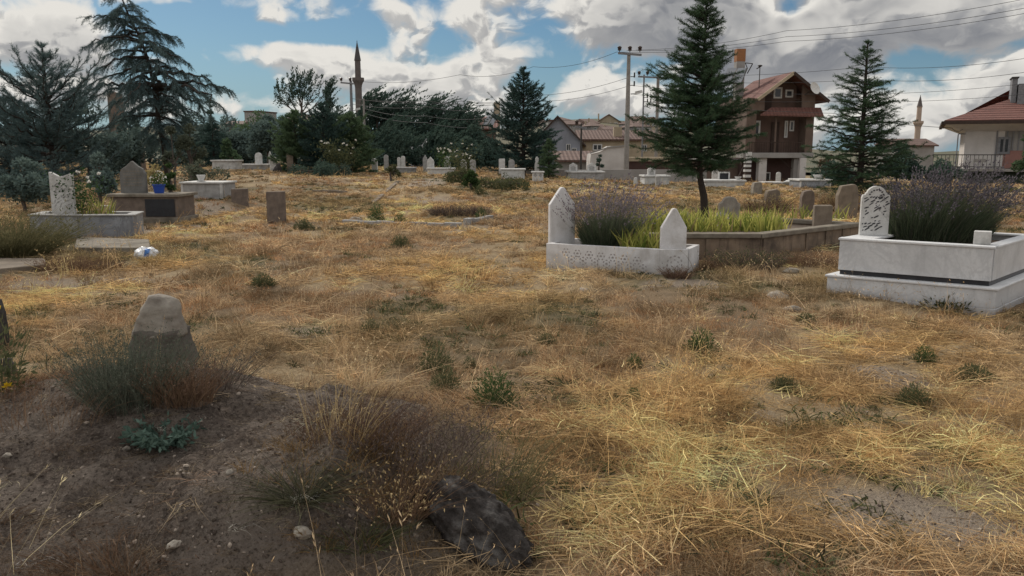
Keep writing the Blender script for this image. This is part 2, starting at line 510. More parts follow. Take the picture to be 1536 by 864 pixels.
def foliage(name, dark, light, trans=.3, tint_attr=None, gloss=.0, tipcol=None):
    """leaf material: per-leaf tone (attribute rnd), light passing through"""
    m, T = new_mat(name)
    rn = T.node('ShaderNodeAttribute', attribute_name='rnd').outputs['Fac']
    col = T.mix(rn, dark, light)
    if tint_attr:
        ti = T.node('ShaderNodeAttribute', attribute_name=tint_attr, attribute_type='INSTANCER').outputs['Color']
        col = T.mix(1.0, col, ti, 'MULTIPLY')
    if tipcol:
        tt = T.node('ShaderNodeAttribute', attribute_name='tt').outputs['Fac']
        col = T.mix(T.ramp(tt, .45, .95), col, tipcol)
    d = T.node('ShaderNodeBsdfDiffuse'); T.l.new(col, d.inputs[0])
    t = T.node('ShaderNodeBsdfTranslucent'); T.l.new(col, t.inputs[0])
    mx = T.node('ShaderNodeMixShader'); mx.inputs[0].default_value = trans
    T.l.new(d.outputs[0], mx.inputs[1]); T.l.new(t.outputs[0], mx.inputs[2])
    out = mx.outputs[0]
    if gloss:
        g = T.node('ShaderNodeBsdfGlossy'); g.inputs['Roughness'].default_value = .5; g.inputs[0].default_value = (1, 1, 1, 1)
        m2 = T.node('ShaderNodeMixShader'); m2.inputs[0].default_value = gloss
        T.l.new(out, m2.inputs[1]); T.l.new(g.outputs[0], m2.inputs[2]); out = m2.outputs[0]
    o = T.node('ShaderNodeOutputMaterial'); T.l.new(out, o.inputs[0])
    return m

def tiles(name, a, b, rows=4.0, cols=5.0, axis='Y'):
    """clay pantiles: courses and channels as colour and bump"""
    m, T = new_mat(name)
    co = T.node('ShaderNodeTexCoord').outputs['Object']
    sp = T.node('ShaderNodeSeparateXYZ'); T.l.new(co, sp.inputs[0])
    z = T.math('FRACT', T.math('MULTIPLY', sp.outputs[2], rows))
    h = T.math('SINE', T.math('MULTIPLY', sp.outputs[1] if axis == 'Y' else sp.outputs[0], cols * 6.283))
    n1, _ = T.noise(co, 2.2, 5, .65); n2, _ = T.noise(co, 14, 3, .6)
    col = T.mix(T.ramp(n2, .3, .7), a, b)
    col = T.mix(T.ramp(n1, .45, .75, 0, .6), col, tuple(x * .45 for x in a))
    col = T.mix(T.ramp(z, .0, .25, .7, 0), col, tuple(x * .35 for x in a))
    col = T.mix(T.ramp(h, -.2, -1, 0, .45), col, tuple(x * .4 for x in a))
    bs = T.node('ShaderNodeBsdfPrincipled'); T.l.new(col, bs.inputs['Base Color']); bs.inputs['Roughness'].default_value = .85
    bp = T.node('ShaderNodeBump'); bp.inputs['Strength'].default_value = .6; bp.inputs['Distance'].default_value = .05
    T.l.new(T.math('ADD', h, z), bp.inputs['Height']); T.l.new(bp.outputs[0], bs.inputs['Normal'])
    o = T.node('ShaderNodeOutputMaterial'); T.l.new(bs.outputs[0], o.inputs[0])
    return m

M = {}
M['white_plaster'] = stone('whitewashed_concrete', (.66, .65, .655), (.56, .55, .55), 5, .9, .25, (.30, .27, .24), .55, 70, streak=.25)
M['carve_shade'] = stone('painted_recess_shade', (.27, .25, .245), (.36, .335, .325), 9, .95, .2)  # grey tone puts the shade of the carved recesses into colour
M['concrete'] = stone('old_concrete', (.26, .195, .14), (.17, .128, .095), 4, .95, .6, (.065, .05, .04), .85, 50, streak=.9)
M['coping'] = stone('mossy_coping', (.22, .195, .155), (.15, .125, .10), 6, .95, .5, (.07, .062, .045), .7, 60)
M['marble_white'] = stone('white_veined_marble', (.60, .605, .615), (.52, .525, .535), 3, .42, .05, (.27, .27, .28), .3, 40, veins=(.46, .465, .475), vscale=1.3, spec=.5, streak=.30)
M['marble_edge'] = stone('pale_marble_edge', (.66, .665, .67), (.58, .58, .59), 4, .5, .05, None, 0, 40)
M['marble_grey'] = stone('grey_veined_marble', (.30, .315, .335), (.21, .22, .24), 3, .5, .08, (.11, .11, .12), .5, 40, veins=(.13, .135, .15), vscale=2.0, spec=.45, streak=.35)
M['marble_dark'] = stone('dark_granite', (.028, .030, .034), (.02, .02, .024), 12, .35, .05)
M['inscription'] = stone('dark_inscription', (.035, .035, .04), (.06, .06, .065), 20, .8, 0)
M['stone_brown'] = stone('brown_sandstone', (.175, .138, .112), (.12, .094, .078), 7, .95, .6, (.07, .055, .045), .6, 55)
M['stone_tan'] = stone('tan_limestone', (.215, .175, .135), (.15, .12, .092), 6, .95, .5, (.11, .09, .07), .6, 55)
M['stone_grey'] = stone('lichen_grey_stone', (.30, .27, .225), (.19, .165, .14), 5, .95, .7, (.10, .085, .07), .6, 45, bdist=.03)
M['stone_dark'] = stone('dark_lichen_rock', (.030, .026, .024), (.060, .053, .049), 7, 1.0, 1.0, (.16, .15, .14), .45, 38, bdist=.04)
M['boulder_crust'] = stone('crusted_dark_rock', (.030, .026, .024), (.070, .062, .058), 16, 1.0, 1.0, (.20, .19, .18), .75, 110, bdist=.03, spec=.1)
M['stone_pale'] = stone('pale_pebble', (.42, .38, .32), (.27, .235, .195), 24, .95, .7, (.14, .115, .095), .6, 90)
M['grave_white'] = stone('weathered_white_stone', (.56, .555, .54), (.44, .43, .41), 6, .85, .3, (.20, .19, .17), .6, 50)
M['grave_grey'] = stone('weathered_grey_stone', (.36, .355, .345), (.26, .25, .24), 6, .9, .3, (.13, .12, .11), .6, 50)
M['soil_plot'] = stone('plot_soil', (.16, .12, .09), (.10, .075, .055), 9, 1, .6)
M['bark_dark'] = stone('dark_bark', (.045, .036, .03), (.03, .024, .02), 14, 1, .8, None, 0, 50)
M['bark_grey'] = stone('grey_bark', (.12, .10, .085), (.07, .058, .05), 12, 1, .8, None, 0, 50)
M['pole_concrete'] = stone('pole_concrete', (.27, .25, .23), (.21, .195, .18), 5, .9, .2, (.14, .12, .11), .4)
M['metal_grey'] = stone('grey_metal', (.20, .20, .21), (.14, .14, .15), 8, .6, .05)
M['metal_dark'] = stone('dark_iron', (.035, .032, .03), (.05, .045, .04), 8, .6, .05)
M['porcelain'] = stone('dark_porcelain', (.04, .028, .024), (.06, .04, .035), 8, .35, 0)
M['wire'] = stone('cable', (.03, .03, .032), (.045, .045, .048), 3, .7, 0)
M['glass'] = stone('dark_window_glass', (.022, .024, .028), (.035, .038, .042), 2, .15, 0, spec=.5)
M['frame_white'] = stone('white_window_frame', (.60, .59, .57), (.50, .49, .47), 9, .7, .1)
M['wood_dark'] = stone('dark_timber', (.055, .036, .028), (.038, .025, .02), 9, .8, .2)
M['wall_brown'] = stone('brown_render', (.150, .108, .086), (.115, .082, .066), 1.2, .95, .2, (.07, .05, .04), .5, 30)
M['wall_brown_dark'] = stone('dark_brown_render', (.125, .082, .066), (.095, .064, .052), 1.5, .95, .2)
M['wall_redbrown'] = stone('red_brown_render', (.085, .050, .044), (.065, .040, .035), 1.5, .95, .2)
M['wall_white'] = stone('white_render', (.54, .51, .485), (.46, .43, .41), 1.2, .95, .15, (.25, .23, .21), .35, 30)
M['wall_cream'] = stone('cream_render', (.40, .33, .235), (.33, .27, .19), 1.0, .95, .2, (.18, .15, .11), .4, 30)
M['wall_greyblue'] = stone('grey_blue_render', (.25, .262, .30), (.21, .22, .25), 1.0, .95, .15, (.13, .13, .14), .4, 30)
M['wall_grey'] = stone('grey_render', (.30, .285, .27), (.24, .225, .21), 1.0, .95, .2, (.13, .12, .11), .4, 30)
M['wall_pink'] = stone('dusty_red_panel', (.30, .155, .13), (.25, .13, .11), 1.5, .9, .1)
M['wall_green'] = stone('dark_green_wall', (.05, .062, .048), (.035, .045, .035), 1.5, .95, .2)
M['brick_orange'] = stone('orange_brick', (.30, .135, .06), (.23, .11, .055), 9, .9, .3)
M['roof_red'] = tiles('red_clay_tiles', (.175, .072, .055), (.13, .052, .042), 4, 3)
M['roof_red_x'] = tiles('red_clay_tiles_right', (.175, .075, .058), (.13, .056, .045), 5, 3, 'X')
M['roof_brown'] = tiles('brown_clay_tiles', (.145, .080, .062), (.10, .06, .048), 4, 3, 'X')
M['roof_sheet'] = stone('pale_roof_sheet', (.10, .105, .115), (.075, .08, .09), 2, .7, .1)
M['solar'] = stone('solar_panel_glass', (.22, .23, .25), (.17, .18, .20), 2, .3, 0, spec=.6)
M['plastic_white'] = stone('white_plastic_bag', (.70, .71, .72), (.60, .61, .63), 9, .35, .3)
M['plastic_blue'] = stone('blue_plastic', (.02, .06, .30), (.025, .07, .34), 9, .4, 0)
M['bag_print'] = stone('blue_print', (.06, .16, .42), (.08, .2, .45), 30, .5, 0)
M['minaret'] = stone('minaret_stone', (.135, .112, .105), (.105, .088, .082), 1, .9, .1)
M['minaret_pale'] = stone('minaret_tan_stone', (.44, .33, .26), (.38, .28, .22), 1, .9, .1)
M['lead'] = stone('lead_cone', (.075, .068, .07), (.06, .055, .056), 1, .7, .1)
# ------------------------------------------------------------------ what grows where
# bare, dusty patches seen in the field (photo centre, half-size) -> ground ellipses
BARE = []
for (px, py, rx, ry, s) in ((1345, 572, 70, 24, 1), (1420, 785, 170, 52, 1), (1495, 606, 60, 10, .8), (1180, 442, 70, 8, .9), (1030, 424, 70, 9, .9),
                            (640, 300, 60, 8, .8), (700, 343, 60, 6, .5), (450, 500, 60, 9, .5), (550, 445, 90, 8, .5), (640, 275, 30, 8, .9), (230, 345, 80, 12, .8),
                            (340, 320, 60, 14, .8), (120, 425, 120, 10, .7), (1480, 430, 60, 30, .4), (1180, 520, 40, 5, .5), (950, 690, 60, 10, .4), (1110, 620, 60, 10, .45)):
    c = G(px, py); a = G(px + rx, py); b = G(px, py - ry)
    BARE.append((c.x, c.y, abs(a.x - c.x), max(.15, abs(b.y - c.y)), s))

KEEP_OUT = []     # plan polygons of graves and kerbs, filled in below

def bare_at(x, y):
    w = np.zeros_like(np.asarray(x, float))
    wob = (fbm(x * 2.1, y * 2.1, 3, 77) - .5) * .9
    for (cx, cy, rx, ry, s) in BARE:
        d = np.sqrt(((x - cx) / rx) ** 2 + ((y - cy) / ry) ** 2) + wob
        w = np.maximum(w, s * (1 - sstep(.55, 1.1, d)))
    return w

def mound_at(x, y):
    w = (fbm(x * 1.3, y * 1.3, 3, 5) - .5) * .35
    d = np.sqrt(((x + 1.85) / 2.05) ** 2 + ((y - 3.75) / 1.55) ** 2) + w
    d2 = np.sqrt(((x + .95) / .9) ** 2 + ((y - 3.05) / .7) ** 2) + w
    return np.maximum(1 - sstep(.62, .98, d), 1 - sstep(.6, 1.05, d2))

def green_at(x, y):
    return sstep(.50, .66, fbm(x * .55 + 40, y * .30 + 10, 4, 61)) * sstep(5, 9, y)

def rust_at(x, y):
    return sstep(.44, .58, fbm(x * .6 - 12, y * .5 + 7, 4, 91))

def axis_pts(lo, hi, dense_lo, dense_hi, step, grow):
    mid = list(np.arange(dense_lo, dense_hi, step)); out = []
    s = step; p = dense_lo
    while p > lo: s *= grow; p -= s; out.append(p)
    left = out[::-1]; out = []; s = step; p = mid[-1]
    while p < hi: s *= grow; p += s; out.append(p)
    return np.array(left + mid + out)

def build_ground():
    xs = axis_pts(-3000, 3000, -6.0, 6.0, .045, 1.045)
    ys = axis_pts(-3000, 3500, 1.2, 9, .045, 1.03)
    X, Y = np.meshgrid(xs, ys)
    Z = hgt(X, Y)
    nx, ny = len(xs), len(ys)
    i = np.arange((ny - 1) * nx).reshape(ny - 1, nx)[:, :-1].ravel()
    Q = np.stack([i, i + 1, i + 1 + nx, i + nx], 1)
    x, y = X.ravel(), Y.ravel()
    zones = np.stack([mound_at(x, y), bare_at(x, y), green_at(x, y)], 1)
    me = np_mesh('ground', np.stack([x, y, Z.ravel()], 1), Q, {'zones': zones, 'rust': rust_at(x, y)}, True)
    m, T = new_mat('dry_earth')
    co = T.node('ShaderNodeTexCoord').outputs['Object']
    zn = T.node('ShaderNodeSeparateXYZ'); T.l.new(T.node('ShaderNodeAttribute', attribute_name='zones').outputs['Vector'], zn.inputs[0])
    ru = T.node('ShaderNodeAttribute', attribute_name='rust').outputs['Fac']
    n1, _ = T.noise(co, 3.5, 6, .65); n2, _ = T.noise(co, 26, 5, .65); n3, _ = T.noise(co, 75, 5, .7)
    straw = T.mix(T.ramp(n2, .3, .7), (.31, .23, .14), (.46, .355, .22))
    straw = T.mix(T.math('MULTIPLY', ru, .7), straw, (.20, .14, .09))
    straw = T.mix(T.ramp(n1, .4, .7, 0, .6), straw, (.16, .12, .08))
    straw = T.mix(T.math('MULTIPLY', zn.outputs[2], .6), straw, (.095, .095, .05))
    dust = T.mix(T.ramp(n2, .3, .7), (.34, .28, .22), (.24, .195, .155))
    dust = T.mix(T.ramp(n3, .45, .7, 0, .5), dust, (.36, .30, .25))
    soil = T.mix(T.ramp(n2, .3, .72), (.072, .057, .048), (.175, .140, .116))
    soil = T.mix(T.ramp(n1, .42, .66, 0, .7), soil, (.24, .20, .168))
    soil = T.mix(T.ramp(n3, .53, .64, 0, .75), soil, (.25, .21, .175))
    soil = T.mix(T.ramp(n3, .46, .36, 0, .8), soil, (.040, .031, .026))
    col = T.mix(zn.outputs[1], straw, dust)
    col = T.mix(zn.outputs[0], col, soil)
    vo = T.voronoi(co, 42); peb = T.ramp(vo.outputs['Distance'], .16, .34, 1, 0)
    h = T.math('ADD', T.math('ADD', T.math('MULTIPLY', n2, .9), T.math('MULTIPLY', n3, .6)), T.math('MULTIPLY', peb, .22))
    bs = T.node('ShaderNodeBsdfPrincipled'); T.l.new(col, bs.inputs['Base Color']); bs.inputs['Roughness'].default_value = 1.0
    bs.inputs['Specular IOR Level'].default_value = .1
    bp = T.node('ShaderNodeBump'); bp.inputs['Strength'].default_value = 1.0; bp.inputs['Distance'].default_value = .05
    T.l.new(h, bp.inputs['Height']); T.l.new(bp.outputs[0], bs.inputs['Normal'])
    o = T.node('ShaderNodeOutputMaterial'); T.l.new(bs.outputs[0], o.inputs[0])
    g = link('ground', me, m); g['kind'] = 'structure'

    # low hills behind the town, joined to the ground in front
    xs = np.linspace(-420, 520, 120); ys = np.linspace(95, 700, 70)
    X, Y = np.meshgrid(xs, ys)
    Z = hill_h(X, Y) - .6
    nx, ny = len(xs), len(ys)
    i = np.arange((ny - 1) * nx).reshape(ny - 1, nx)[:, :-1].ravel()
    Q = np.stack([i, i + 1, i + 1 + nx, i + nx], 1)
    me = np_mesh('hills', np.stack([X.ravel(), Y.ravel(), Z.ravel()], 1), Q, None, True)
    m = stone('hill_scrub', (.075, .085, .055), (.15, .125, .08), .06, 1, .3, (.05, .06, .045), .7, 1.5)
    o = link('hills', me, m); o['kind'] = 'structure'

def hill_h(x, y):
    x = np.asarray(x, float); y = np.asarray(y, float)
    az_ = x / np.maximum(y, 1)
    lift = .030 + .020 * np.exp(-((az_ - .10) / .10) ** 2) + .014 * np.exp(-((az_ + .36) / .12) ** 2)
    lift = lift * (1 - .75 * sstep(.22, .42, az_))
    h = lift * 230 * sstep(100, 235, y) + (fbm(x * .02, y * .02, 3, 3) - .5) * 4 * sstep(110, 200, y)
    return h
# ------------------------------------------------------------------ dry grass (stuff)
def inside(poly, x, y):
    r = np.zeros(len(x), bool); n = len(poly)
    for i in range(n):
        x1, y1 = poly[i]; x2, y2 = poly[(i + 1) % n]
        c = ((y1 > y) != (y2 > y)) & (x < (x2 - x1) * (y - y1) / (y2 - y1 + 1e-12) + x1)
        r ^= c
    return r

def tuft(kind, n, seed, wscale=1.0, lscale=1.0):
    rg = np.random.default_rng(seed)
    a = rg.uniform(0, 2 * np.pi, n); rad = np.sqrt(rg.random(n))
    K = 3
    if kind == 'mat':           # straw lying in a mat
        P = np.stack([np.cos(a) * rad * .16, np.sin(a) * rad * .16, rg.uniform(-.005, .045, n)], 1)
        main = rg.uniform(0, 2 * np.pi); b = main + rg.normal(0, .9, n)
        el_ = rg.normal(.10, .20, n)
        D = np.stack([np.cos(b) * np.cos(el_), np.sin(b) * np.cos(el_), np.sin(el_)], 1)
        B = np.stack([rg.normal(0, .25, n), rg.normal(0, .25, n), rg.normal(-.16, .12, n)], 1)
        L = rg.uniform(.06, .27, n); Wd = rg.uniform(.0016, .0038, n)
    elif kind == 'tuft':        # leaning dry clump
        P = np.stack([np.cos(a) * rad * .07, np.sin(a) * rad * .07, np.full(n, -.01)], 1)
        lean = rg.normal(0, .35, (n, 2)) + P[:, :2] * 5
        D = unit(np.stack([lean[:, 0] + .15, lean[:, 1], np.full(n, 1.0)], 1))
        B = np.stack([lean[:, 0] * .7 + .12, lean[:, 1] * .7, rg.uniform(-.5, -.05, n)], 1)
        L = rg.uniform(.05, .17, n); Wd = rg.uniform(.0016, .0032, n)
    elif kind == 'fine':        # low rusty brome, hair fine
        P = np.stack([np.cos(a) * rad * .12, np.sin(a) * rad * .12, np.full(n, -.01)], 1)
        D = unit(np.stack([rg.normal(.08, .45, n), rg.normal(0, .45, n), np.full(n, .9)], 1))
        B = np.stack([rg.normal(.1, .25, n), rg.normal(0, .25, n), rg.uniform(-.5, 0, n)], 1)
        L = rg.uniform(.03, .115, n); Wd = rg.uniform(.0014, .0026, n)
    elif kind == 'stalk':       # thin standing stalks with nodding heads
        P = np.stack([np.cos(a) * rad * .12, np.sin(a) * rad * .12, np.full(n, -.01)], 1)
        D = unit(np.stack([rg.normal(.12, .22, n), rg.normal(0, .22, n), np.full(n, 1)], 1))
        B = np.stack([rg.normal(.22, .2, n), rg.normal(0, .2, n), rg.uniform(-.25, 0, n)], 1)
        L = rg.uniform(.18, .42, n); Wd = rg.uniform(.0014, .0022, n)
    elif kind == 'weed':        # little green herbs
        P = np.stack([np.cos(a) * rad * .08, np.sin(a) * rad * .08, np.full(n, 0.0)], 1)
        D = unit(np.stack([rg.normal(0, .6, n), rg.normal(0, .6, n), rg.uniform(.3, 1, n)], 1))
        B = np.stack([rg.normal(0, .2, n), rg.normal(0, .2, n), rg.uniform(-.5, -.1, n)], 1)
        L = rg.uniform(.03, .10, n); Wd = rg.uniform(.005, .011, n)
    L = L * lscale; Wd = Wd * wscale
    side = unit(np.cross(D, rg.normal(size=(n, 3))))
    V, Q, r, tt = ribbons(P, D, B, L, Wd, K, side, rg.random(n), rng=rg)
    parts = [(V, Q, r)]
    if kind in ('stalk',):
        tip = P + (D + B) * L[:, None]
        dd = unit(D + 2 * B)
        for k in range(3):
            V2, Q2, r2 = leaves(tip - dd * rg.uniform(0, .05, (n, 1)), unit(dd + rg.normal(0, .3, (n, 3))), rg.uniform(.012, .026, n), .0035 * wscale, rng=rg)
            parts.append((V2, Q2, r2))
    return cat_geo(parts)

def scatter(name, protos, pts, rotz, tilt, scl, idx, tint, mat_):
    """ONE object of stuff: points carrying tufts through geometry nodes"""
    n = len(pts)
    me = bpy.data.meshes.new(name)
    me.vertices.add(n); me.vertices.foreach_set('co', np.ascontiguousarray(pts, np.float32).ravel())
    rot = np.stack([tilt[:, 0], tilt[:, 1], rotz], 1).astype(np.float32)
    for an, ty, key, arr in (('rot', 'FLOAT_VECTOR', 'vector', rot), ('scl', 'FLOAT', 'value', scl.astype(np.float32)), ('tint', 'FLOAT_COLOR', 'color', np.concatenate([tint, np.ones((n, 1))], 1).astype(np.float32))):
        a = me.attributes.new(an, ty, 'POINT'); a.data.foreach_set(key, np.ascontiguousarray(arr).ravel())
    a = me.attributes.new('idx', 'INT', 'POINT'); a.data.foreach_set('value', idx.astype(np.int32))
    o = link(name, me)
    c = bpy.data.collections.new(name + '_tufts')
    for k, pm in enumerate(protos):
        pm.materials.append(mat_)
        po = bpy.data.objects.new('%s_tuft_%02d' % (name, k), pm); c.objects.link(po)
    ng = bpy.data.node_groups.new(name, 'GeometryNodeTree')
    ng.interface.new_socket('Geometry', in_out='INPUT', socket_type='NodeSocketGeometry')
    ng.interface.new_socket('Geometry', in_out='OUTPUT', socket_type='NodeSocketGeometry')
    N = ng.nodes; L = ng.links
    gi = N.new('NodeGroupInput'); go = N.new('NodeGroupOutput')
    ci = N.new('GeometryNodeCollectionInfo'); ci.inputs['Collection'].default_value = c
    ci.inputs['Separate Children'].default_value = True; ci.inputs['Reset Children'].default_value = True
    ip = N.new('GeometryNodeInstanceOnPoints'); ip.inputs['Pick Instance'].default_value = True
    def na(nm, ty):
        x = N.new('GeometryNodeInputNamedAttribute'); x.data_type = ty; x.inputs['Name'].default_value = nm
        return [s for s in x.outputs if s.enabled][0]
    e2r = N.new('FunctionNodeEulerToRotation')
    L.new(na('rot', 'FLOAT_VECTOR'), e2r.inputs[0])
    L.new(gi.outputs[0], ip.inputs['Points']); L.new(ci.outputs[0], ip.inputs['Instance'])
    L.new(na('idx', 'INT'), ip.inputs['Instance Index']); L.new(e2r.outputs[0], ip.inputs['Rotation']); L.new(na('scl', 'FLOAT'), ip.inputs['Scale'])
    L.new(ip.outputs[0], go.inputs[0])
    md = o.modifiers.new('tufts', 'NODES'); md.node_group = ng
    o['kind'] = 'stuff'
    return o

GRASS_MAT = None
def build_grass():
    rg = np.random.default_rng(99)
    gm = foliage('dry_grass_blades', (.38, .36, .34), (1.50, 1.46, 1.36), .25, 'tint')
    # three distances: (y0,y1,width factor, length factor, tufts per m2)
    bands = ((2.2, 5.2, 1.1, 1.0, 210), (5.2, 9, 1.35, 1.0, 130), (9, 16, 2.4, 1.05, 60), (16, 30, 4.5, 1.15, 26), (30, 75, 9.0, 1.0, 9))
    store = {k: dict(P=[], r=[], s=[], i=[], t=[]) for k in ('dry_grass', 'green_ground_herbs')}
    protos = {'dry_grass': [], 'green_ground_herbs': []}
    for bi, (y0, y1, ws, ls, den) in enumerate(bands):
        base = len(protos['dry_grass']); nb = (46, 40, 34, 28, 22)[bi]
        kinds = ['mat'] * 5 + ['tuft'] * 4 + ['fine'] * 4 + ['stalk'] * 3
        for k, kd in enumerate(kinds):
            nn = nb if kd != 'stalk' else nb // 4
            V, Q, r = tuft(kd, nn, 1000 * bi + k, ws, ls)
            protos['dry_grass'].append(np_mesh('dry_grass_tuft', V, Q, {'rnd': r}))
        gb = len(protos['green_ground_herbs'])
        for k in range(4):
            V, Q, r = tuft('weed', 26, 5000 + 100 * bi + k, max(1, ws * .5), ls)
            protos['green_ground_herbs'].append(np_mesh('herb_tuft', V, Q, {'rnd': r}))
        # sample the strip ahead (a little wider than the photo, so a step aside still sees grass)
        wl = lambda y: .80 * y + 1.2
        area = (y1 - y0) * (wl(y0) + wl(y1))
        n = int(area * den)
        y = np.sqrt(rg.uniform(0, 1, n) * (y1 ** 2 - y0 ** 2) + y0 ** 2)
        x = rg.uniform(-1, 1, n) * wl(y)
        bare = bare_at(x, y); mound = mound_at(x, y); ru = rust_at(x, y); gr = green_at(x, y)
        clump = fbm(x * 1.7, y * 1.7, 3, 131)
        keep = rg.random(n) < np.clip((1 - .96 * bare) * (1 - mound) ** 2 * (.18 + 1.2 * sstep(.34, .6, clump)), 0, 1)
        for poly in KEEP_OUT: keep &= ~inside(poly, x, y)
        x, y, bare, mound, ru, gr, clump = [q[keep] for q in (x, y, bare, mound, ru, gr, clump)]
        n = len(x)
        u = rg.random(n)
        near_gold = 1.15 * sstep(-.5, .6, x) * (1 - sstep(4.6, 6.2, y)) * sstep(2.6, 3.2, y) * (1 - .6 * sstep(2.6, 4, x))
        ru = ru * (1 - .8 * near_gold)
        gold = np.clip(sstep(.40, .62, fbm(x * .6 + 3, y * .6 - 8, 3, 151)) * (1 - ru) + .85 * near_gold, 0, 1)
        patch = .45 + 1.1 * fbm(x * 2.4 + 31, y * 2.0, 3, 211)
        patch = patch * (1 - .45 * sstep(.60, .70, fbm(x * 3.1 - 11, y * 2.2 + 5, 3, 223)))
        # choose kind: golden matted straw, rusty brome, leaning clumps, stalks
        pm = .18 + .46 * gold - .08 * ru; pf = .30 + .50 * ru; pt = .36
        sm = pm + pf + pt + .06
        kk = np.where(u < pm / sm, 0, np.where(u < (pm + pf) / sm, 2, np.where(u < (pm + pf + pt) / sm, 1, 3)))
        start = np.array([0, 5, 9, 13]); cnt = np.array([5, 4, 4, 3])
        ii = base + start[kk] + (rg.random(n) * cnt[kk]).astype(int)
        col = np.zeros((n, 3))
        golden = np.array([.55, .405, .225]); brown = np.array([.31, .215, .138]); rusty = np.array([.325, .20, .118]); grey = np.array([.40, .33, .24]); olive = np.array([.19, .175, .095])
        wg = gold[:, None]; col = grey * (1 - wg) + golden * wg
        col = np.where((kk == 2)[:, None], rusty * ru[:, None] + brown * (1 - ru[:, None]), col)
        col = np.where((kk == 1)[:, None], col * .65 + brown * .35, col)
        mixo = (gr * rg.uniform(.2, 1, n))[:, None] * .7; col = col * (1 - mixo) + olive * mixo
        dk = (rg.random(n) < .16)[:, None]; col = np.where(dk, col * .55, col)
        col = np.minimum(.72, col * (rg.uniform(.74, 1.30, n) * patch * 1.16)[:, None] * np.array([1.16, 1.08, .98]))
        s = store['dry_grass']
        s['P'].append(np.stack([x, y, hgt(x, y)], 1)); s['r'].append(rg.uniform(0, 6.28, n) * 1.0)
        s['s'].append(rg.uniform(.7, 1.25, n) * (.75 + .5 * clump)); s['i'].append(ii); s['t'].append(col)
        # herbs
        n2 = int(area * den * .30)
        y = np.sqrt(rg.uniform(0, 1, n2) * (y1 ** 2 - y0 ** 2) + y0 ** 2); x = rg.uniform(-1, 1, n2) * wl(y)
        hb = sstep(.56, .70, fbm(x * .9 + 70, y * .6, 4, 171)) * .8 + green_at(x, y) * .8 + .015
        keep = rg.random(n2) < hb * (1 - mound_at(x, y))
        for poly in KEEP_OUT: keep &= ~inside(poly, x, y)
        x, y = x[keep], y[keep]; n2 = len(x)
        s = store['green_ground_herbs']
        s['P'].append(np.stack([x, y, hgt(x, y)], 1)); s['r'].append(rg.uniform(0, 6.28, n2)); s['s'].append(rg.uniform(.6, 1.3, n2))
        s['i'].append(gb + rg.integers(0, 4, n2))
        g1 = np.array([.085, .105, .050]); g2 = np.array([.12, .12, .075]); w = rg.random((n2, 1)); s['t'].append((g1 * w + g2 * (1 - w)) * rg.uniform(.7, 1.2, (n2, 1)))
    # litter on the earth heap
    n = 15000
    x = rg.uniform(-4.2, .4, n); y = rg.uniform(1.9, 5.6, n); mo = mound_at(x, y)
    keep = rg.random(n) < mo * (.35 + .65 * sstep(.5, .62, fbm(x * 2.2, y * 2.2, 3, 201)))
    x, y = x[keep], y[keep]; n = len(x); s = store['dry_grass']
    s['P'].append(np.stack([x, y, hgt(x, y) - .012], 1)); s['r'].append(rg.uniform(0, 6.28, n)); s['s'].append(rg.uniform(.08, .36, n) * np.where(rg.random(n) < .08, 2, 1))
    s['i'].append(np.where(rg.random(n) < .55, rg.integers(0, 5, n), rg.integers(9, 13, n)))
    s['t'].append(np.minimum(.55, np.where(rg.random((n, 1)) < .4, np.array([.34, .27, .19]), np.array([.14, .10, .075])) * rg.lognormal(-.15, .55, (n, 1))))
    # rusty fringe on the heap's left and along its right shoulder
    for (cx, cy, sx, sy, m_, c_, sc_) in ((-2.45, 3.95, .45, .16, 130, (.22, .135, .09), .8), (-2.1, 2.55, .35, .14, 150, (.15, .095, .062), .7), (-1.45, 4.95, .5, .08, 60, (.17, .11, .075), .7), (-2.9, 4.9, .5, .2, 130, (.24, .15, .095), 1.1), (-.5, 4.1, .22, .3, 45, (.20, .14, .09), .9), (-.5, 3.1, .25, .3, 90, (.20, .13, .06), .9)):
        x = rg.normal(cx, sx, m_); y = rg.normal(cy, sy, m_)
        s['P'].append(np.stack([x, y, hgt(x, y)], 1)); s['r'].append(rg.uniform(0, 6.28, m_)); s['s'].append(rg.uniform(.6, 1.2, m_) * sc_)
        s['i'].append(np.where(rg.random(m_) < .6, rg.integers(9, 13, m_), rg.integers(5, 9, m_))); s['t'].append(np.array(c_) * rg.uniform(.6, 1.3, (m_, 1)))
    for nm in store:
        s = store[nm]
        P = np.concatenate(s['P']); n = len(P)
        scatter(nm, protos[nm], P, np.concatenate(s['r']), rg.normal(0, .12, (n, 2)), np.concatenate(s['s']), np.concatenate(s['i']), np.concatenate(s['t']), gm)
    # gravel in the bare earth
    pr = []
    for k in range(6):
        bm = bmesh.new(); bmesh.ops.create_icosphere(bm, subdivisions=1, radius=.0055)
        for v in bm.verts: v.co = Vector((v.co.x * 1.3, v.co.y, v.co.z * .7)) * (1 + .35 * noise.noise(v.co * 150 + Vector((k * 7, 0, 0))))
        me = bpy.data.meshes.new('gravel_grain'); bm.to_mesh(me); bm.free(); pr.append(me)
    n = 60000
    x = rg.uniform(-4.5, 6.5, n); y = 2 + 7.5 * rg.random(n) ** 1.6
    keep = rg.random(n) < np.maximum(mound_at(x, y) * .8, bare_at(x, y)) + .03
    for poly in KEEP_OUT: keep &= ~inside(poly, x, y)
    x, y = x[keep], y[keep]; n = len(x)
    t = np.where(rg.random((n, 1)) < .62, np.array([.09, .072, .06]), np.array([.25, .21, .175])) * rg.uniform(.5, 1.4, (n, 1))
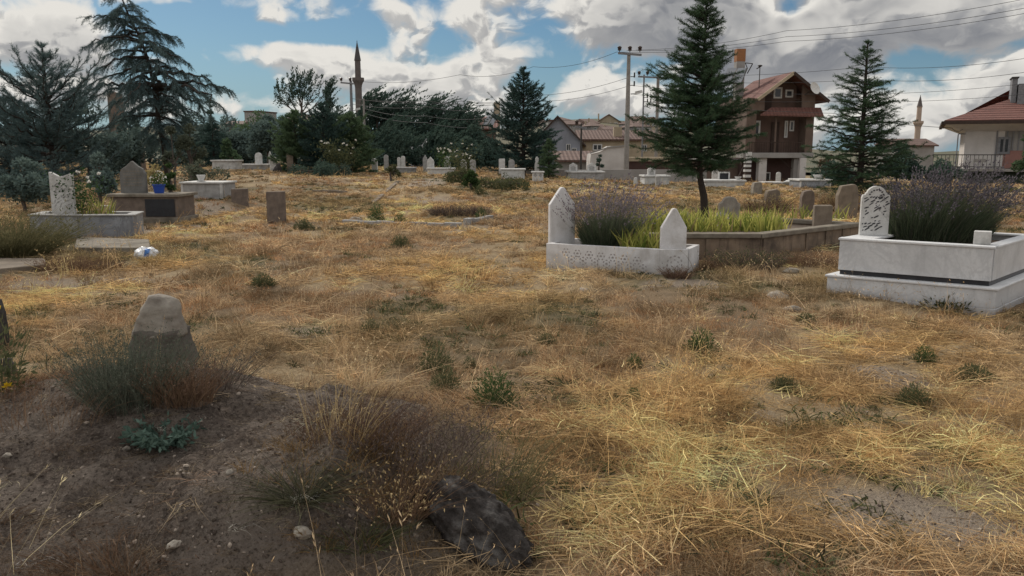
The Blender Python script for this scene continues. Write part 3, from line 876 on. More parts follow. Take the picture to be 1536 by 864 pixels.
    scatter('gravel', pr, np.stack([x, y, hgt(x, y)], 1), rg.uniform(0, 6.28, n), rg.normal(0, .5, (n, 2)), np.minimum(2.1, rg.lognormal(-.25, .5, n)), rg.integers(0, 6, n), t,
            foliage('gravel_grains', (1, 1, 1), (1, 1, 1), 0, 'tint'))
# ------------------------------------------------------------------ plants made of blades
M['grave_dim'] = stone('dim_grey_stone', (.17, .165, .155), (.12, .115, .105), 6, .9, .3, (.07, .065, .055), .6, 50)
M['lav_leaf'] = foliage('lavender_foliage', (.05, .075, .045), (.185, .215, .13), .4)
M['lav_stem'] = foliage('lavender_stems', (.075, .085, .06), (.16, .15, .12), .2)
M['lav_spike'] = foliage('lavender_spikes', (.115, .098, .115), (.30, .26, .285), .2)
M['lav_spike_dark'] = foliage('dark_lavender_spikes', (.065, .058, .068), (.175, .158, .175), .2)
M['iris'] = foliage('iris_leaves', (.12, .165, .035), (.52, .49, .14), .45)
M['iris_dry'] = foliage('dry_iris_leaves', (.22, .17, .09), (.36, .28, .14), .35)
M['weed_green'] = foliage('green_weed_leaves', (.030, .058, .022), (.085, .125, .048), .3)
M['weed_olive'] = foliage('olive_weed_leaves', (.055, .065, .032), (.13, .135, .07), .3)
M['sage'] = foliage('grey_green_twigs', (.045, .056, .042), (.135, .145, .112), .25)
M['thistle'] = foliage('thistle_leaves', (.045, .075, .058), (.13, .19, .155), .2)
M['dead_brown'] = foliage('dead_brown_twigs', (.07, .042, .032), (.19, .125, .09), .15)
M['dead_purple'] = foliage('dead_purple_brown_twigs', (.070, .052, .046), (.17, .135, .115), .15)
M['straw'] = foliage('straw_stems', (.30, .22, .11), (.52, .40, .22), .2)
M['rust_grass'] = foliage('rusty_grass_stems', (.11, .070, .048), (.235, .155, .10), .2)
M['rose_leaf'] = foliage('rose_leaves', (.02, .045, .018), (.06, .10, .04), .3)
M['petal_white'] = foliage('white_petals', (.62, .60, .56), (.75, .73, .68), .3)
M['petal_yellow'] = foliage('yellow_petals', (.55, .36, .02), (.70, .50, .05), .3)
M['olive_bush'] = foliage('dry_olive_leaves', (.075, .075, .038), (.19, .17, .09), .3)

def blade_mesh(name, n, rad, length, width, lean=.35, bend=(.3, 0, -.3), up=1.0, seed=0, K=4, z0=0.0, ell=1.0, jitter=.2):
    rg = np.random.default_rng(seed)
    a = rg.uniform(0, 6.283, n); r = np.sqrt(rg.random(n))
    P = np.stack([np.cos(a) * r * rad, np.sin(a) * r * rad * ell, np.full(n, z0)], 1)
    D = unit(np.stack([np.cos(a) * r * lean + rg.normal(0, jitter, n), np.sin(a) * r * lean + rg.normal(0, jitter, n), np.full(n, up)], 1))
    B = np.stack([D[:, 0] * .5 + bend[0] * rg.random(n), D[:, 1] * .5 + bend[1] * rg.random(n), bend[2] * rg.random(n)], 1)
    L = rg.uniform(length[0], length[1], n)
    V, Q, rr, tt = ribbons(P, D, B, L, rg.uniform(width[0], width[1], n), K, rng=rg)
    return V, Q, rr, P, D, B, L

def herb_parts(rg, n, rad, h, leaf, wd, squat=.8):
    """small bushy herb: leaves through a dome"""
    d = rdir(n, .05, 1, rg); r = rg.random(n) ** .5
    P = d * r[:, None] * np.array([rad, rad, h]); P[:, 2] *= .95
    D = unit(d + rg.normal(0, .5, (n, 3)) + np.array([0, 0, .25]))
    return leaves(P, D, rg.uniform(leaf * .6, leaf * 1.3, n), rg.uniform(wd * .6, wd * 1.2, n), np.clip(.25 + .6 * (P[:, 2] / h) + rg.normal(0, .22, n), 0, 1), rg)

def lavender(name, label, loc, rad, h, n, seed, wind=.35, spike='lav_spike', leafn=1600, ell=1.0, group=None, leaf_h=.62):
    t = thing(name, label, 'lavender', loc, 0, group)
    rg = np.random.default_rng(seed)
    V, Q, rr, P, D, B, L = blade_mesh('stems', n, rad * .55, (h * .62, h * 1.0), (.003, .005), .33, (wind, 0, -.06), 1.0, seed, 5, 0, ell, .15)
    rr_ = np.minimum(1, np.hypot(P[:, 0], P[:, 1] / ell) / (rad * .55)); k_ = (1.08 - .42 * rr_ ** 2) * rg.uniform(.86, 1.08, n)
    V = ((V.reshape(n, -1, 3) - P[:, None]) * k_[:, None, None] + P[:, None]).reshape(-1, 3); L = L * k_
    link('stems', np_mesh('stems', V, Q, {'rnd': rr}), M['lav_stem'], t)
    tip = P + (D + B) * L[:, None]; dd = unit(D + 2 * B)
    parts = []
    for k in range(7):
        s = rg.uniform(-.10, .015, (n, 1))
        parts.append(leaves(tip + dd * s + rg.normal(0, .004, (n, 3)), unit(dd + rg.normal(0, .45, (n, 3))), rg.uniform(.022, .042, n), rg.uniform(.010, .016, n), rng=rg))
    V, Q, rr = cat_geo(parts)
    link('flower_spikes', np_mesh('flower_spikes', V, Q, {'rnd': rr}), M[spike], t)
    # grey green leaves in a dense dome
    nn = leafn
    a = rg.uniform(0, 6.283, nn); r = np.sqrt(rg.random(nn))
    P = np.stack([np.cos(a) * r * rad * .55, np.sin(a) * r * rad * .55 * ell, rg.uniform(0, .12, nn)], 1)
    D = unit(np.stack([np.cos(a) * r * .42 + rg.normal(0, .14, nn), np.sin(a) * r * .42 + rg.normal(0, .14, nn), np.ones(nn)], 1))
    L = rg.uniform(.40, 1.0, nn) * h * leaf_h * (1.05 - .45 * r ** 2)
    V, Q, rr, tt = ribbons(P, D, np.stack([D[:, 0] * .3 + wind * .3, D[:, 1] * .3, -.15 + 0 * a], 1), L, rg.uniform(.004, .008, nn), 4, rnd=np.clip(rg.normal(.35, .25, nn), 0, 1), rng=rg)
    link('leaves', np_mesh('leaves', V, Q, {'rnd': rr}), M['lav_leaf'], t)
    return t

def iris_clump(name, label, loc, half, n, h, seed, mat_='iris', cat='iris', dry=.12, group=None, rotz=0):
    t = thing(name, label, cat, loc, rotz, group)
    rg = np.random.default_rng(seed)
    for nm, cnt, mm, hh in (('leaves', int(n * (1 - dry)), mat_, h), ('dry_leaves', int(n * dry), 'iris_dry', h * .8)):
        if cnt < 1: continue
        x = rg.uniform(-half[0], half[0], cnt); y = rg.uniform(-half[1], half[1], cnt)
        cl = fbm(x * 5 + seed, y * 5, 2, seed)
        P = np.stack([x, y, np.zeros(cnt)], 1)
        fan = rg.normal(0, .28, cnt)
        D = unit(np.stack([fan, rg.normal(0, .15, cnt), np.ones(cnt)], 1))
        B = np.stack([fan * .5 + .05, rg.normal(0, .1, cnt), -.12 * rg.random(cnt)], 1)
        side = unit(np.stack([np.ones(cnt), rg.normal(0, .5, cnt), np.zeros(cnt)], 1))
        V, Q, rr, tt = ribbons(P, D, B, rg.uniform(.55, 1.05, cnt) * h * (.7 + .6 * cl), rg.uniform(.020, .038, cnt), 4, side, rng=rg, tipw=.08)
        link(nm, np_mesh(nm, V, Q, {'rnd': rr}), M[mm], t)
    return t

def ground_poly(pts): KEEP_OUT.append([(p[0], p[1]) for p in pts])

# ------------------------------------------------------------------ white grave with two pointed stones
def white_grave():
    A = PZ(819, 401, 0.0); B = PZ(988, 412.5, 0.0); Cc = PZ(1031, 412, 0.0)
    d1 = (B - A).normalized(); d2 = (Cc - B).normalized()
    nrm = Vector((-d1.y, d1.x, 0))
    E = A + nrm * .85; Dd = Cc + nrm * .62
    root = Vector(((A.x + Cc.x) / 2, (A.y + Cc.y) / 2, 0))
    t = thing('grave', 'white grave bordered by carved panels, with two pointed stones around lavender', 'grave', root)
    loc = lambda p: Vector((p.x - root.x, p.y - root.y, 0))
    a, b, c, d, e = [loc(p) for p in (A, B, Cc, Dd, E)]
    ground_poly([A, B, Cc, Dd, E])
    hgtz = .345
    def wall(p, q, th, z1=hgtz):
        dd = (q - p).normalized(); n = Vector((-dd.y, dd.x, 0)) * th
        mb = MB(); mb.prism([p, q, q + n, p + n], -.12, z1); return mb
    wall(a, b, .07).build('long_panel', M['white_plaster'], t, bevel=.006)
    wall(b + d1 * .003, c, .07, hgtz - .004).build('end_panel', M['white_plaster'], t, bevel=.006)
    wall(c + (d - c).normalized() * .072, d, .07, hgtz - .006).build('side_panel', M['white_plaster'], t)
    wall(d, e, .07, hgtz - .004).build('rear_panel', M['white_plaster'], t)
    wall(e, a + (e - a).normalized() * .072, .07, hgtz - .008).build('head_panel', M['white_plaster'], t)
    mb = MB(); mb.prism([a.lerp(d, .06), b.lerp(e, .06), c.lerp(e, .06), d.lerp(a, .06), e.lerp(c, .06)], -.1, .24); mb.build('soil', M['soil_plot'], t)
    # carved rosettes: flat grey shapes painted as the shade between the petals
    length = (b - a).length
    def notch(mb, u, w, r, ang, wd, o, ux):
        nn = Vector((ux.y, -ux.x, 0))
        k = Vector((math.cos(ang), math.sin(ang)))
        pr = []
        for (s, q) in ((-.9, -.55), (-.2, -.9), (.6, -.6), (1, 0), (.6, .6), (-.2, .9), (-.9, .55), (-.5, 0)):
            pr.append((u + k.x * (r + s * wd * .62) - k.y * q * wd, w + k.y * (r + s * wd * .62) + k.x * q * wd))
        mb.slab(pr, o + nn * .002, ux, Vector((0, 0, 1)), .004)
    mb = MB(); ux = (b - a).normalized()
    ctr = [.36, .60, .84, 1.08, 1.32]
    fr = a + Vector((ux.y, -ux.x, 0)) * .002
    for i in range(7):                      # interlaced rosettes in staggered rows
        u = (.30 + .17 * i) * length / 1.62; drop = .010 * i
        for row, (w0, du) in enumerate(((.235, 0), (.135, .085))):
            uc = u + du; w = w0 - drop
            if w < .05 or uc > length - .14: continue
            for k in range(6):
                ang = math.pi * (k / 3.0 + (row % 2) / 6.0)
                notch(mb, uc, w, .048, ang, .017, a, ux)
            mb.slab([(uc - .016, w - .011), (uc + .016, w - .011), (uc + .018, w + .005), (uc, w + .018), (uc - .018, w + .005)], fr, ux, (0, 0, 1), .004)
    mb.build('carving', M['carve_shade'], t)
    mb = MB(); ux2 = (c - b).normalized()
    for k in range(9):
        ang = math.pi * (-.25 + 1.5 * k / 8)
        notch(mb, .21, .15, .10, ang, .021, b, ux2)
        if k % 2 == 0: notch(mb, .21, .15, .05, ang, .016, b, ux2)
    mb.build('carving', M['carve_shade'], t)
    # pointed stones
    def stele(px0, px1, pyt, pysh, Y, z0, origin, ux, u0, wid, th, name):
        ztop = at((px0 + px1) / 2, pyt, Y).z; zs = at(px0, pysh, Y).z
        tw = .028
        prof = [(u0, z0), (u0 + wid, z0), (u0 + wid, zs), (u0 + wid / 2 + tw, ztop - .008), (u0 + wid / 2, ztop), (u0 + wid / 2 - tw, ztop - .008), (u0, zs)]
        MB().slab(prof, origin, ux, (0, 0, 1), th).build(name, M['white_plaster'], t, bevel=.012)
    stele(991, 1027, 313, 342, B.y + .04, -.1, b + Vector((ux2.y, -ux2.x, 0)) * -.0 + ux2 * .0 + Vector((0, .075, 0)), ux2, .035, .345, .085, 'foot_stone')
    hx = PZ(825, 380, .2); o = Vector((at(825, 340, A.y + .22).x - root.x, A.y + .22 - root.y, 0))
    hd = Vector((.96, .28, 0)).normalized()
    stele(825, 862, 281, 307, A.y + .22, -.1, o, hd, 0, .385, .09, 'headstone')
    return t

GRAVE_W = white_grave()
lavender('lavender_bush', 'tall purple lavender bush growing inside the white carved grave', tuple(at(911, 371, 11.45).xy) + (.24,), .62, 1.04, 760, 3, .14, 'lav_spike', 3200, .8, leaf_h=.70)
iris_clump('iris_clump', 'yellow green iris leaves beside the lavender in the white carved grave', tuple(at(962, 372, 11.1).xy) + (.24,), (.27, .22), 170, .42, 5, dry=.18)

# ------------------------------------------------------------------ raised concrete plot
def concrete_plot():
    zc = .40
    p0 = Vector((1.35, 12.20, 0)); p1 = PZ(1141, 350, zc); p2 = PZ(1290, 333.5, zc)
    for p in (p1, p2): p.z = 0
    n = Vector((-(p1 - p0).y, (p1 - p0).x, 0)).normalized()
    p3 = p2 + n * 1.1 + Vector((-1.1, 0, 0)); p4 = p0 + n * 2.9
    pts = [p0, p1, p2, p3, p4]
    ground_poly(pts)
    cen = sum(pts, Vector()) / 5
    t = thing('grave_plot', 'raised grave plot walled in brown concrete, full of iris leaves', 'grave plot', cen)
    L = [p - cen for p in pts]
    names = ['front_wall', 'side_wall', 'rear_wall', 'rear_wall', 'side_wall']
    for i in range(5):
        a, b = L[i], L[(i + 1) % 5]
        dd = (b - a).normalized(); nn = Vector((-dd.y, dd.x, 0))
        ad = dd * .004 * (i + 1)
        MB().prism([a + ad, b - ad, b - ad + nn * .13, a + ad + nn * .13], -.15, zc - .075).build(names[i], M['concrete'], t)
        o = -nn * .045
        mb = MB(); mb.prism([a + o - dd * .02 + ad, b + o - dd * .0 - ad, b + nn * .16 - ad, a + nn * .16 + ad], zc - .074 - .003 * i, zc - .002 * i)
        mb.build('coping', M['coping'], t, bevel=.014)
        # thin buttress ribs on the outside of the two seen walls
        if i in (0, 1):
            ln = (b - a).length
            for k in ((.34, .66) if i == 0 else (.02, .42, .62, .80)):
                q = a + dd * ln * k
                MB().prism([q - nn * .022, q + dd * .07 - nn * .022, q + dd * .07 + nn * .02, q + nn * .02], -.1, zc - .08).build('rib', M['concrete'], t)
    MB().prism([p * .965 for p in L], -.1, zc - .10).build('soil', M['soil_plot'], t)
    return t
concrete_plot()
iris_clump('iris_bed', 'long bed of yellow green iris leaves in the concrete plot', tuple(PZ(1070, 345, .30).xy) + (.29,), (1.18, .40), 620, .40, 9, dry=.06)
iris_clump('iris_clump', 'sparse iris leaves at the far corner of the concrete plot', tuple(PZ(1200, 326, .30).xy) + (.29,), (.9, .35), 70, .34, 11, dry=.35)
iris_clump('iris_clump', 'iris leaves between the pointed foot stone and the brown boulder', tuple(PZ(985, 346, .30).xy) + (.29,), (.45, .30), 260, .46, 12, dry=.12)

# ------------------------------------------------------------------ white marble tomb on the right
def marble_tomb():
    z1 = .275
    B0 = PZ(1496, 432.5, z1); A0 = PZ(1239.6, 411.3, z1)
    B0.z = A0.z = 0
    d1 = (B0 - A0).normalized()
    d2 = Vector((.62, .62, 0)).normalized()
    dep = 1.9
    root = (A0 + B0) / 2 + d2 * dep / 2
    t = thing('tomb', 'two tiered white marble tomb with dark band and lavender on top', 'tomb', root)
    q = [A0, B0, B0 + d2 * dep, A0 + d2 * dep]
    ground_poly(q)
    L = [p - root for p in q]
    def inset(k, e=0):
        dx = d1 * k; dy = d2 * k
        return [L[0] + dx + dy, L[1] - dx + dy, L[2] - dx - dy, L[3] + dx - dy]
    MB().prism(inset(.0), -.2, .06).build('foundation', M['marble_white'], t, bevel=.006)
    MB().prism(inset(.008), .061, z1 - .028).build('lower_tier', M['marble_white'], t, bevel=.003)
    MB().prism(inset(-.012), z1 - .027, z1).build('ledge', M['marble_edge'], t, bevel=.008)
    MB().prism(inset(.10), z1 + .001, z1 + .05).build('dark_band', M['marble_dark'], t)
    # upper box is hollow: four slabs and a rim around the planting
    u = inset(.085); th = .06; z2, z3 = z1 + .051, .655
    def wall(p, r, nm, z0_, z1_, o=0, w=th, m='marble_white', bv=.004):
        dd = (r - p).normalized(); nn = Vector((-dd.y, dd.x, 0))
        MB().prism([p - nn * o, r - nn * o, r + nn * w, p + nn * w], z0_, z1_).build(nm, M[m], t, bevel=bv)
    e = .062
    wall(u[0], u[1], 'front_slab', z2, z3); wall(u[1] + d2 * e, u[2], 'end_slab', z2, z3 - .002)
    wall(u[2] - d1 * e, u[3], 'rear_slab', z2, z3 - .003); wall(u[3] - d2 * e, u[0] + d2 * e, 'head_slab', z2, z3 - .002)
    wall(u[0] - d1 * .015, u[1] + d1 * .015, 'rim', z3 + .001, z3 + .026, .015, .12, 'marble_edge', .007)
    wall(u[1] + d2 * .121, u[2], 'rim', z3 + .001, z3 + .025, .015, .12, 'marble_edge', .007)
    wall(u[2] - d1 * .121, u[3], 'rim', z3 + .001, z3 + .025, .015, .12, 'marble_edge', .007)
    wall(u[3] - d2 * .121, u[0] + d2 * .121, 'rim', z3 + .001, z3 + .025, .015, .3, 'marble_edge', .007)
    MB().prism([p * .93 for p in u], .3, z3 - .06).build('soil', M['soil_plot'], t)
    # headstone on the left end
    hp = at(1289, 356, A0.y + .30); w = .30
    o = Vector((hp.x - root.x, hp.y - root.y, 0)); zb = z3 + .027; zt = at(1305, 279, A0.y + .30).z
    H = zt - zb
    sh = zb + H * .76
    prof = [(0, zb), (w, zb), (w, sh), (w - .012, sh + .035), (w - .035, sh + .035), (w - .04, sh + .06)]
    for k in range(9):
        a = math.pi * (.06 + .88 * k / 8); prof.append((w / 2 + math.cos(a) * (w / 2 - .045), zt - .105 + math.sin(a) * .105))
    prof += [(.04, sh + .06), (.035, sh + .035), (.012, sh + .035), (0, sh)]
    hd = Vector((.97, -.22, 0)).normalized()
    hs = MB().slab(prof, o, hd, (0, 0, 1), .075).build('headstone', M['grave_white'], t, bevel=.008)
    # worn inscription: rows of slanting dark letter strokes, a round motif under the arch
    rg = random.Random(4); mb = MB(); nn = Vector((hd.y, -hd.x, 0))
    nn = hd.cross(Vector((0, 0, 1)))
    rows = 11
    for r in range(rows):
        zr = zb + .05 + (sh - zb - .03) * r / rows
        x = .015 + rg.random() * .03
        while x < w - .05:
            ln = rg.uniform(.012, .055); th_ = rg.uniform(.006, .013); sl = rg.uniform(.25, .75)
            if rg.random() < .78:
                mb.slab([(x, zr), (x + ln * .5, zr + ln * .5 * sl - th_ * .2), (x + ln, zr + ln * sl), (x + ln * .9, zr + ln * sl + th_), (x + ln * .4, zr + ln * sl * .5 + th_ * 1.2), (x, zr + th_)], o + nn * .0025, hd, (0, 0, 1), .004)
            x += ln + rg.uniform(.004, .02)
    for k in range(7):
        a = math.pi * (.1 + .8 * k / 6)
        c0 = (w / 2 + math.cos(a) * .075, zt - .115 + math.sin(a) * .072)
        mb.slab([(c0[0] - .012, c0[1] - .006), (c0[0] + .006, c0[1] - .008), (c0[0] + .014, c0[1] + .006), (c0[0] - .004, c0[1] + .009)], o + nn * .0025, hd, (0, 0, 1), .004)
    for k in range(5):
        u0 = w / 2 - .07 + .028 * k
        mb.slab([(u0, zt - .135), (u0 + .022, zt - .128), (u0 + .03, zt - .112), (u0 + .004, zt - .121)], o + nn * .0025, hd, (0, 0, 1), .004)
    mb.build('inscription', M['inscription'], hs)
    MB().box(-.03, w + .03, -.02, .10, 0, .02)
    # little marble block near the right corner
    k = at(1466, 366, 8.35)
    return t, root, z3
TOMB, TROOT, TZ = marble_tomb()
_k = PZ(1478, 367, TZ + .026)
cube = MB(); cube.box(-.078, .078, -.07, .07, 0, .132)
_c = cube.build('marble_block', M['grave_white'], None, (_k.x, _k.y + .06, TZ + .027), bevel=.006); _c.rotation_euler = (0, 0, -.55)
tag(_c, 'small white marble block on the right tomb near its corner', 'marble block')
lavender('lavender_bush', 'dark windblown lavender bush filling the two tiered marble tomb', tuple(PZ(1405, 361, TZ - .05).xy) + (TZ - .06,), 1.02, .92, 1200, 21, .26, 'lav_spike_dark', 5200, .5, leaf_h=.76)
_p = PZ(1386, 350, TZ)
V, Q, rr, *_ = blade_mesh('stalks', 26, .07, (.30, .50), (.010, .02), .25, (.12, 0, -.05), 1, 33, 4)
tag(link('dead_stalks', np_mesh('dead_stalks', V, Q, {'rnd': rr}), foliage('bleached_stalks', (.34, .32, .30), (.50, .48, .45), .2), None, (_p.x, _p.y, TZ - .05)), 'bleached dead stalks standing up among the dark lavender', 'dead stalks')

# ------------------------------------------------------------------ grey marble grave on the left
def grey_grave():
    zt = at(119, 321, 15.2).z
    A0 = PZ(47, 352, .08); B0 = PZ(119, 358, .02); C0 = PZ(203, 357, .02)
    for p in (A0, B0, C0): p.z = 0
    back = Vector((-.25, .97, 0)) * 1.0
    q = [A0, B0, C0, C0 + back * .9, A0 + back * .9]
    ground_poly(q)
    root = (A0 + C0) / 2 + back * .4
    t = thing('grave', 'grey veined marble grave with angled front and wavy white headstone', 'grave', root)
    L = [p - root for p in q]
    nm = ['front_slab', 'front_slab', 'end_slab', 'rear_slab', 'head_slab']
    for i in range(5):
        a, b = L[i], L[(i + 1) % 5]; dd = (b - a).normalized(); n = Vector((-dd.y, dd.x, 0)); e = dd * .003 * (i + 1)
        MB().prism([a + e, b - e, b - e + n * .05, a + e + n * .05], -.06, zt - .03).build(nm[i], M['marble_grey'], t, bevel=.004)
        MB().prism([a + e - n * .03 - dd * .02, b - e - n * .03 + dd * .01, b - e + n * .16, a + e + n * .16], zt - .029 - .002 * i, zt - .002 * i).build('coping', M['grave_grey'], t, bevel=.008)
        if i < 2:
            MB().prism([a + e - n * .05, b - e - n * .05, b - e + n * .1, a + e + n * .1], -.12, .035 - i * .004).build('plinth', M['coping'], t, bevel=.01)
    # upright strips in the veneer
    a, b = L[0], L[1]; dd = (b - a).normalized(); n = Vector((-dd.y, dd.x, 0))
    for k in (.0, .33, .97): MB().prism([a + dd * k * 1.0 * (b - a).length - n * .006, a + dd * (k * (b - a).length + .02) - n * .006, a + dd * (k * (b - a).length + .02), a + dd * k * (b - a).length], .0, zt - .03).build('joint_strip', M['grave_grey'], t)
    MB().prism([p * .93 for p in L], -.1, zt - .08).build('soil', M['soil_plot'], t)
    Yh = A0.y + .35
    o = at(77, 310, Yh); o = Vector((o.x - root.x, Yh - root.y, 0)); w = (113 - 77) / F * Yh * 1.06; zb = zt - .05; zz = at(77, 259, Yh).z
    prof = [(0, zb), (w, zb)] + [(w - w * k / 12, zz - .05 + .035 * math.cos(k / 12 * 6.28) + .03 * k / 12) for k in range(13)]
    hs = MB().slab(prof, o, (.98, -.18, 0), (0, 0, 1), .07).build('headstone', M['grave_white'], t, bevel=.01)
    rg = random.Random(8); mb = MB(); ux = Vector((.98, -.18, 0)).normalized(); nn = ux.cross(Vector((0, 0, 1)))
    for k in range(34):
        u = .06 + rg.random() * (w - .16); z0 = zb + .08 + rg.random() * (zz - zb - .3); ln = rg.uniform(.06, .15); s = rg.uniform(.4, 1.6)
        dx = ln / math.hypot(1, s); dz = dx * s; wdt = .012
        mb.slab([(u, z0), (u + dx * .55 + wdt, z0 + dz * .45), (u + dx, z0 + dz), (u + dx * .45 - wdt, z0 + dz * .55)], o + nn * .0025, ux, (0, 0, 1), .004)
    mb.build('engraving', M['grave_grey'], hs)
    return t, zt
GG, GZ = grey_grave()
def slab_low(name, label, cat, pts, z1, mat_, thick=.3, bev=.015, group=None):
    c = sum(pts, Vector()) / len(pts)
    o = MB().prism([(p.x - c.x, p.y - c.y) for p in pts], -thick, z1).build(name, M[mat_], None, (c.x, c.y, hz(c.x, c.y)), bevel=bev)
    ground_poly(pts)
    return tag(o, label, cat, group)
slab_low('stone_step', 'long low dark stone step before the grey marble grave', 'stone step', [PZ(112, 379, 0), PZ(226, 379, 0), PZ(224, 366, 0), PZ(116, 362, 0)], .10, 'coping')
slab_low('stone_slab', 'flat tan concrete slab lying at the left edge in grass', 'stone slab', [PZ(-40, 412, 0), PZ(70, 402, 0), PZ(68, 392, 0), PZ(-40, 392, 0)], .09, 'stone_tan')
_b = PZ(157, 319, GZ - .05); _b2 = MB(); _b2.box(-.10, .10, -.07, .07, 0, .13); _b2.box(-.115, .115, -.085, .085, .131, .155)
tag(_b2.build('marble_block', M['grave_grey'], None, (_b.x, _b.y, GZ - .06), bevel=.006), 'small grey stone planter block on the grey marble grave', 'marble block')
iris_clump('iris_clump', 'yellowing iris leaves planted in the grey marble grave', tuple(PZ(144, 318, GZ).xy) + (GZ - .08,), (.30, .15), 60, .42, 31, dry=.35)

def rose_bush(label, loc, h, rad, seed, nflow=6, leafn=700, petal='petal_white', cat='rose bush', lm='rose_leaf', ls=.05, pet=.03):
    t = thing('rose_bush', label, cat, loc); rg = np.random.default_rng(seed)
    n = 12; a = rg.uniform(0, 6.283, n)
    P = np.stack([np.cos(a) * .05, np.sin(a) * .05, np.zeros(n)], 1); D = unit(np.stack([np.cos(a) * .35, np.sin(a) * .35, np.ones(n)], 1)); Ls = rg.uniform(.6, 1.05, n) * h
    V, Q, rr, tt = ribbons(P, D, np.stack([D[:, 0] * .4, D[:, 1] * .4, np.zeros(n)], 1), Ls, .012, 4, rng=rg)
    link('stems', np_mesh('stems', V, Q, {'rnd': rr}), M['weed_olive'], t)
    k = rg.integers(0, n, leafn); s = rg.uniform(.2, 1, leafn)[:, None]
    C = P[k] + D[k] * Ls[k][:, None] * s + np.stack([D[k][:, 0] * .4, D[k][:, 1] * .4, 0 * s[:, 0]], 1) * Ls[k][:, None] * s * s + rg.normal(0, rad * .34, (leafn, 3)) * np.array([1, 1, .6])
    V, Q, rr = leaves(C, rdir(leafn, -.5, 1, rg), rg.uniform(ls * .7, ls * 1.4, leafn), rg.uniform(ls * .45, ls * .8, leafn), rng=rg)
    link('leaves', np_mesh('leaves', V, Q, {'rnd': rr}), M[lm], t)
    parts = []
    for f in range(nflow):
        i = f % n; c = P[i] + D[i] * Ls[i] + np.array([D[i][0] * .4, D[i][1] * .4, 0]) * Ls[i] + rg.normal(0, .07, 3)
        m = 12; d = rdir(m, -.2, 1, rg); parts.append(leaves(np.repeat(c[None], m, 0), d, pet * rg.uniform(.8, 1.2, m), pet * .9, rng=rg))
    for V, Q, rr in parts: link('bloom', np_mesh('bloom', V, Q, {'rnd': rr}), M[petal], t)
    return t
rose_bush('dark green rose bush with few white blooms behind the grey marble grave', tuple(PZ(122, 318, GZ).xy) + (GZ - .1,), .95, .30, 41, 5, 800, pet=.05)

# ------------------------------------------------------------------ brown marble tomb with arch stone, white box tomb
def box_tomb(label, px0, px1, py_top, py_bot, Y, depth, mat_body, mat_top, over=.05, top=.06, base=None, rot=0.0, cat='tomb', inset_panel=None, post=None, name='tomb', group=None, frame=None):
    a = at(px0, py_bot, Y); b = at(px1, py_bot, Y); zt = at(px0, py_top, Y).z; zb = a.z
    w = b.x - a.x; c = Vector(((a.x + b.x) / 2, Y, zb))
    t = thing(name, label, cat, c, rot, group)
    H = zt - zb
    ground_poly([(a.x, Y), (b.x, Y), (b.x, Y + depth), (a.x, Y + depth)])
    MB().box(-w / 2, w / 2, 0, depth, -.3, H - top).build('body', M[mat_body], t, bevel=.01)
    MB().box(-w / 2 - over, w / 2 + over, -over, depth + over, H - top + .001, H).build('top_slab', M[mat_top], t, bevel=.012)
    if base: MB().box(-w / 2 - base, w / 2 + base, -base, depth + base, -.3, H * .16).build('plinth', M[mat_top], t, bevel=.01)
    if inset_panel:
        u0, u1, m = inset_panel
        MB().box(-w / 2 + w * u0, -w / 2 + w * u1, -.018, .01, H * .2, H - top - .05).build('panel', M[m], t)
    if frame:
        for u in (0, 1): MB().box(-w / 2 + u * (w - .06) - .003 + u * .006, -w / 2 + .06 + u * (w - .06) - .003 + u * .006, -.02, .05, 0, H - top - .002).build('corner_strip', M[frame], t)
    return t, c, H, w
t2, c2, H2, w2 = box_tomb('brown marble tomb with darker front panel and blue pot on top', 168, 268, 291, 333, 18.6, 1.0, 'stone_brown', 'coping', .07, .07, .06, inset_panel=(.52, .96, 'marble_dark'))
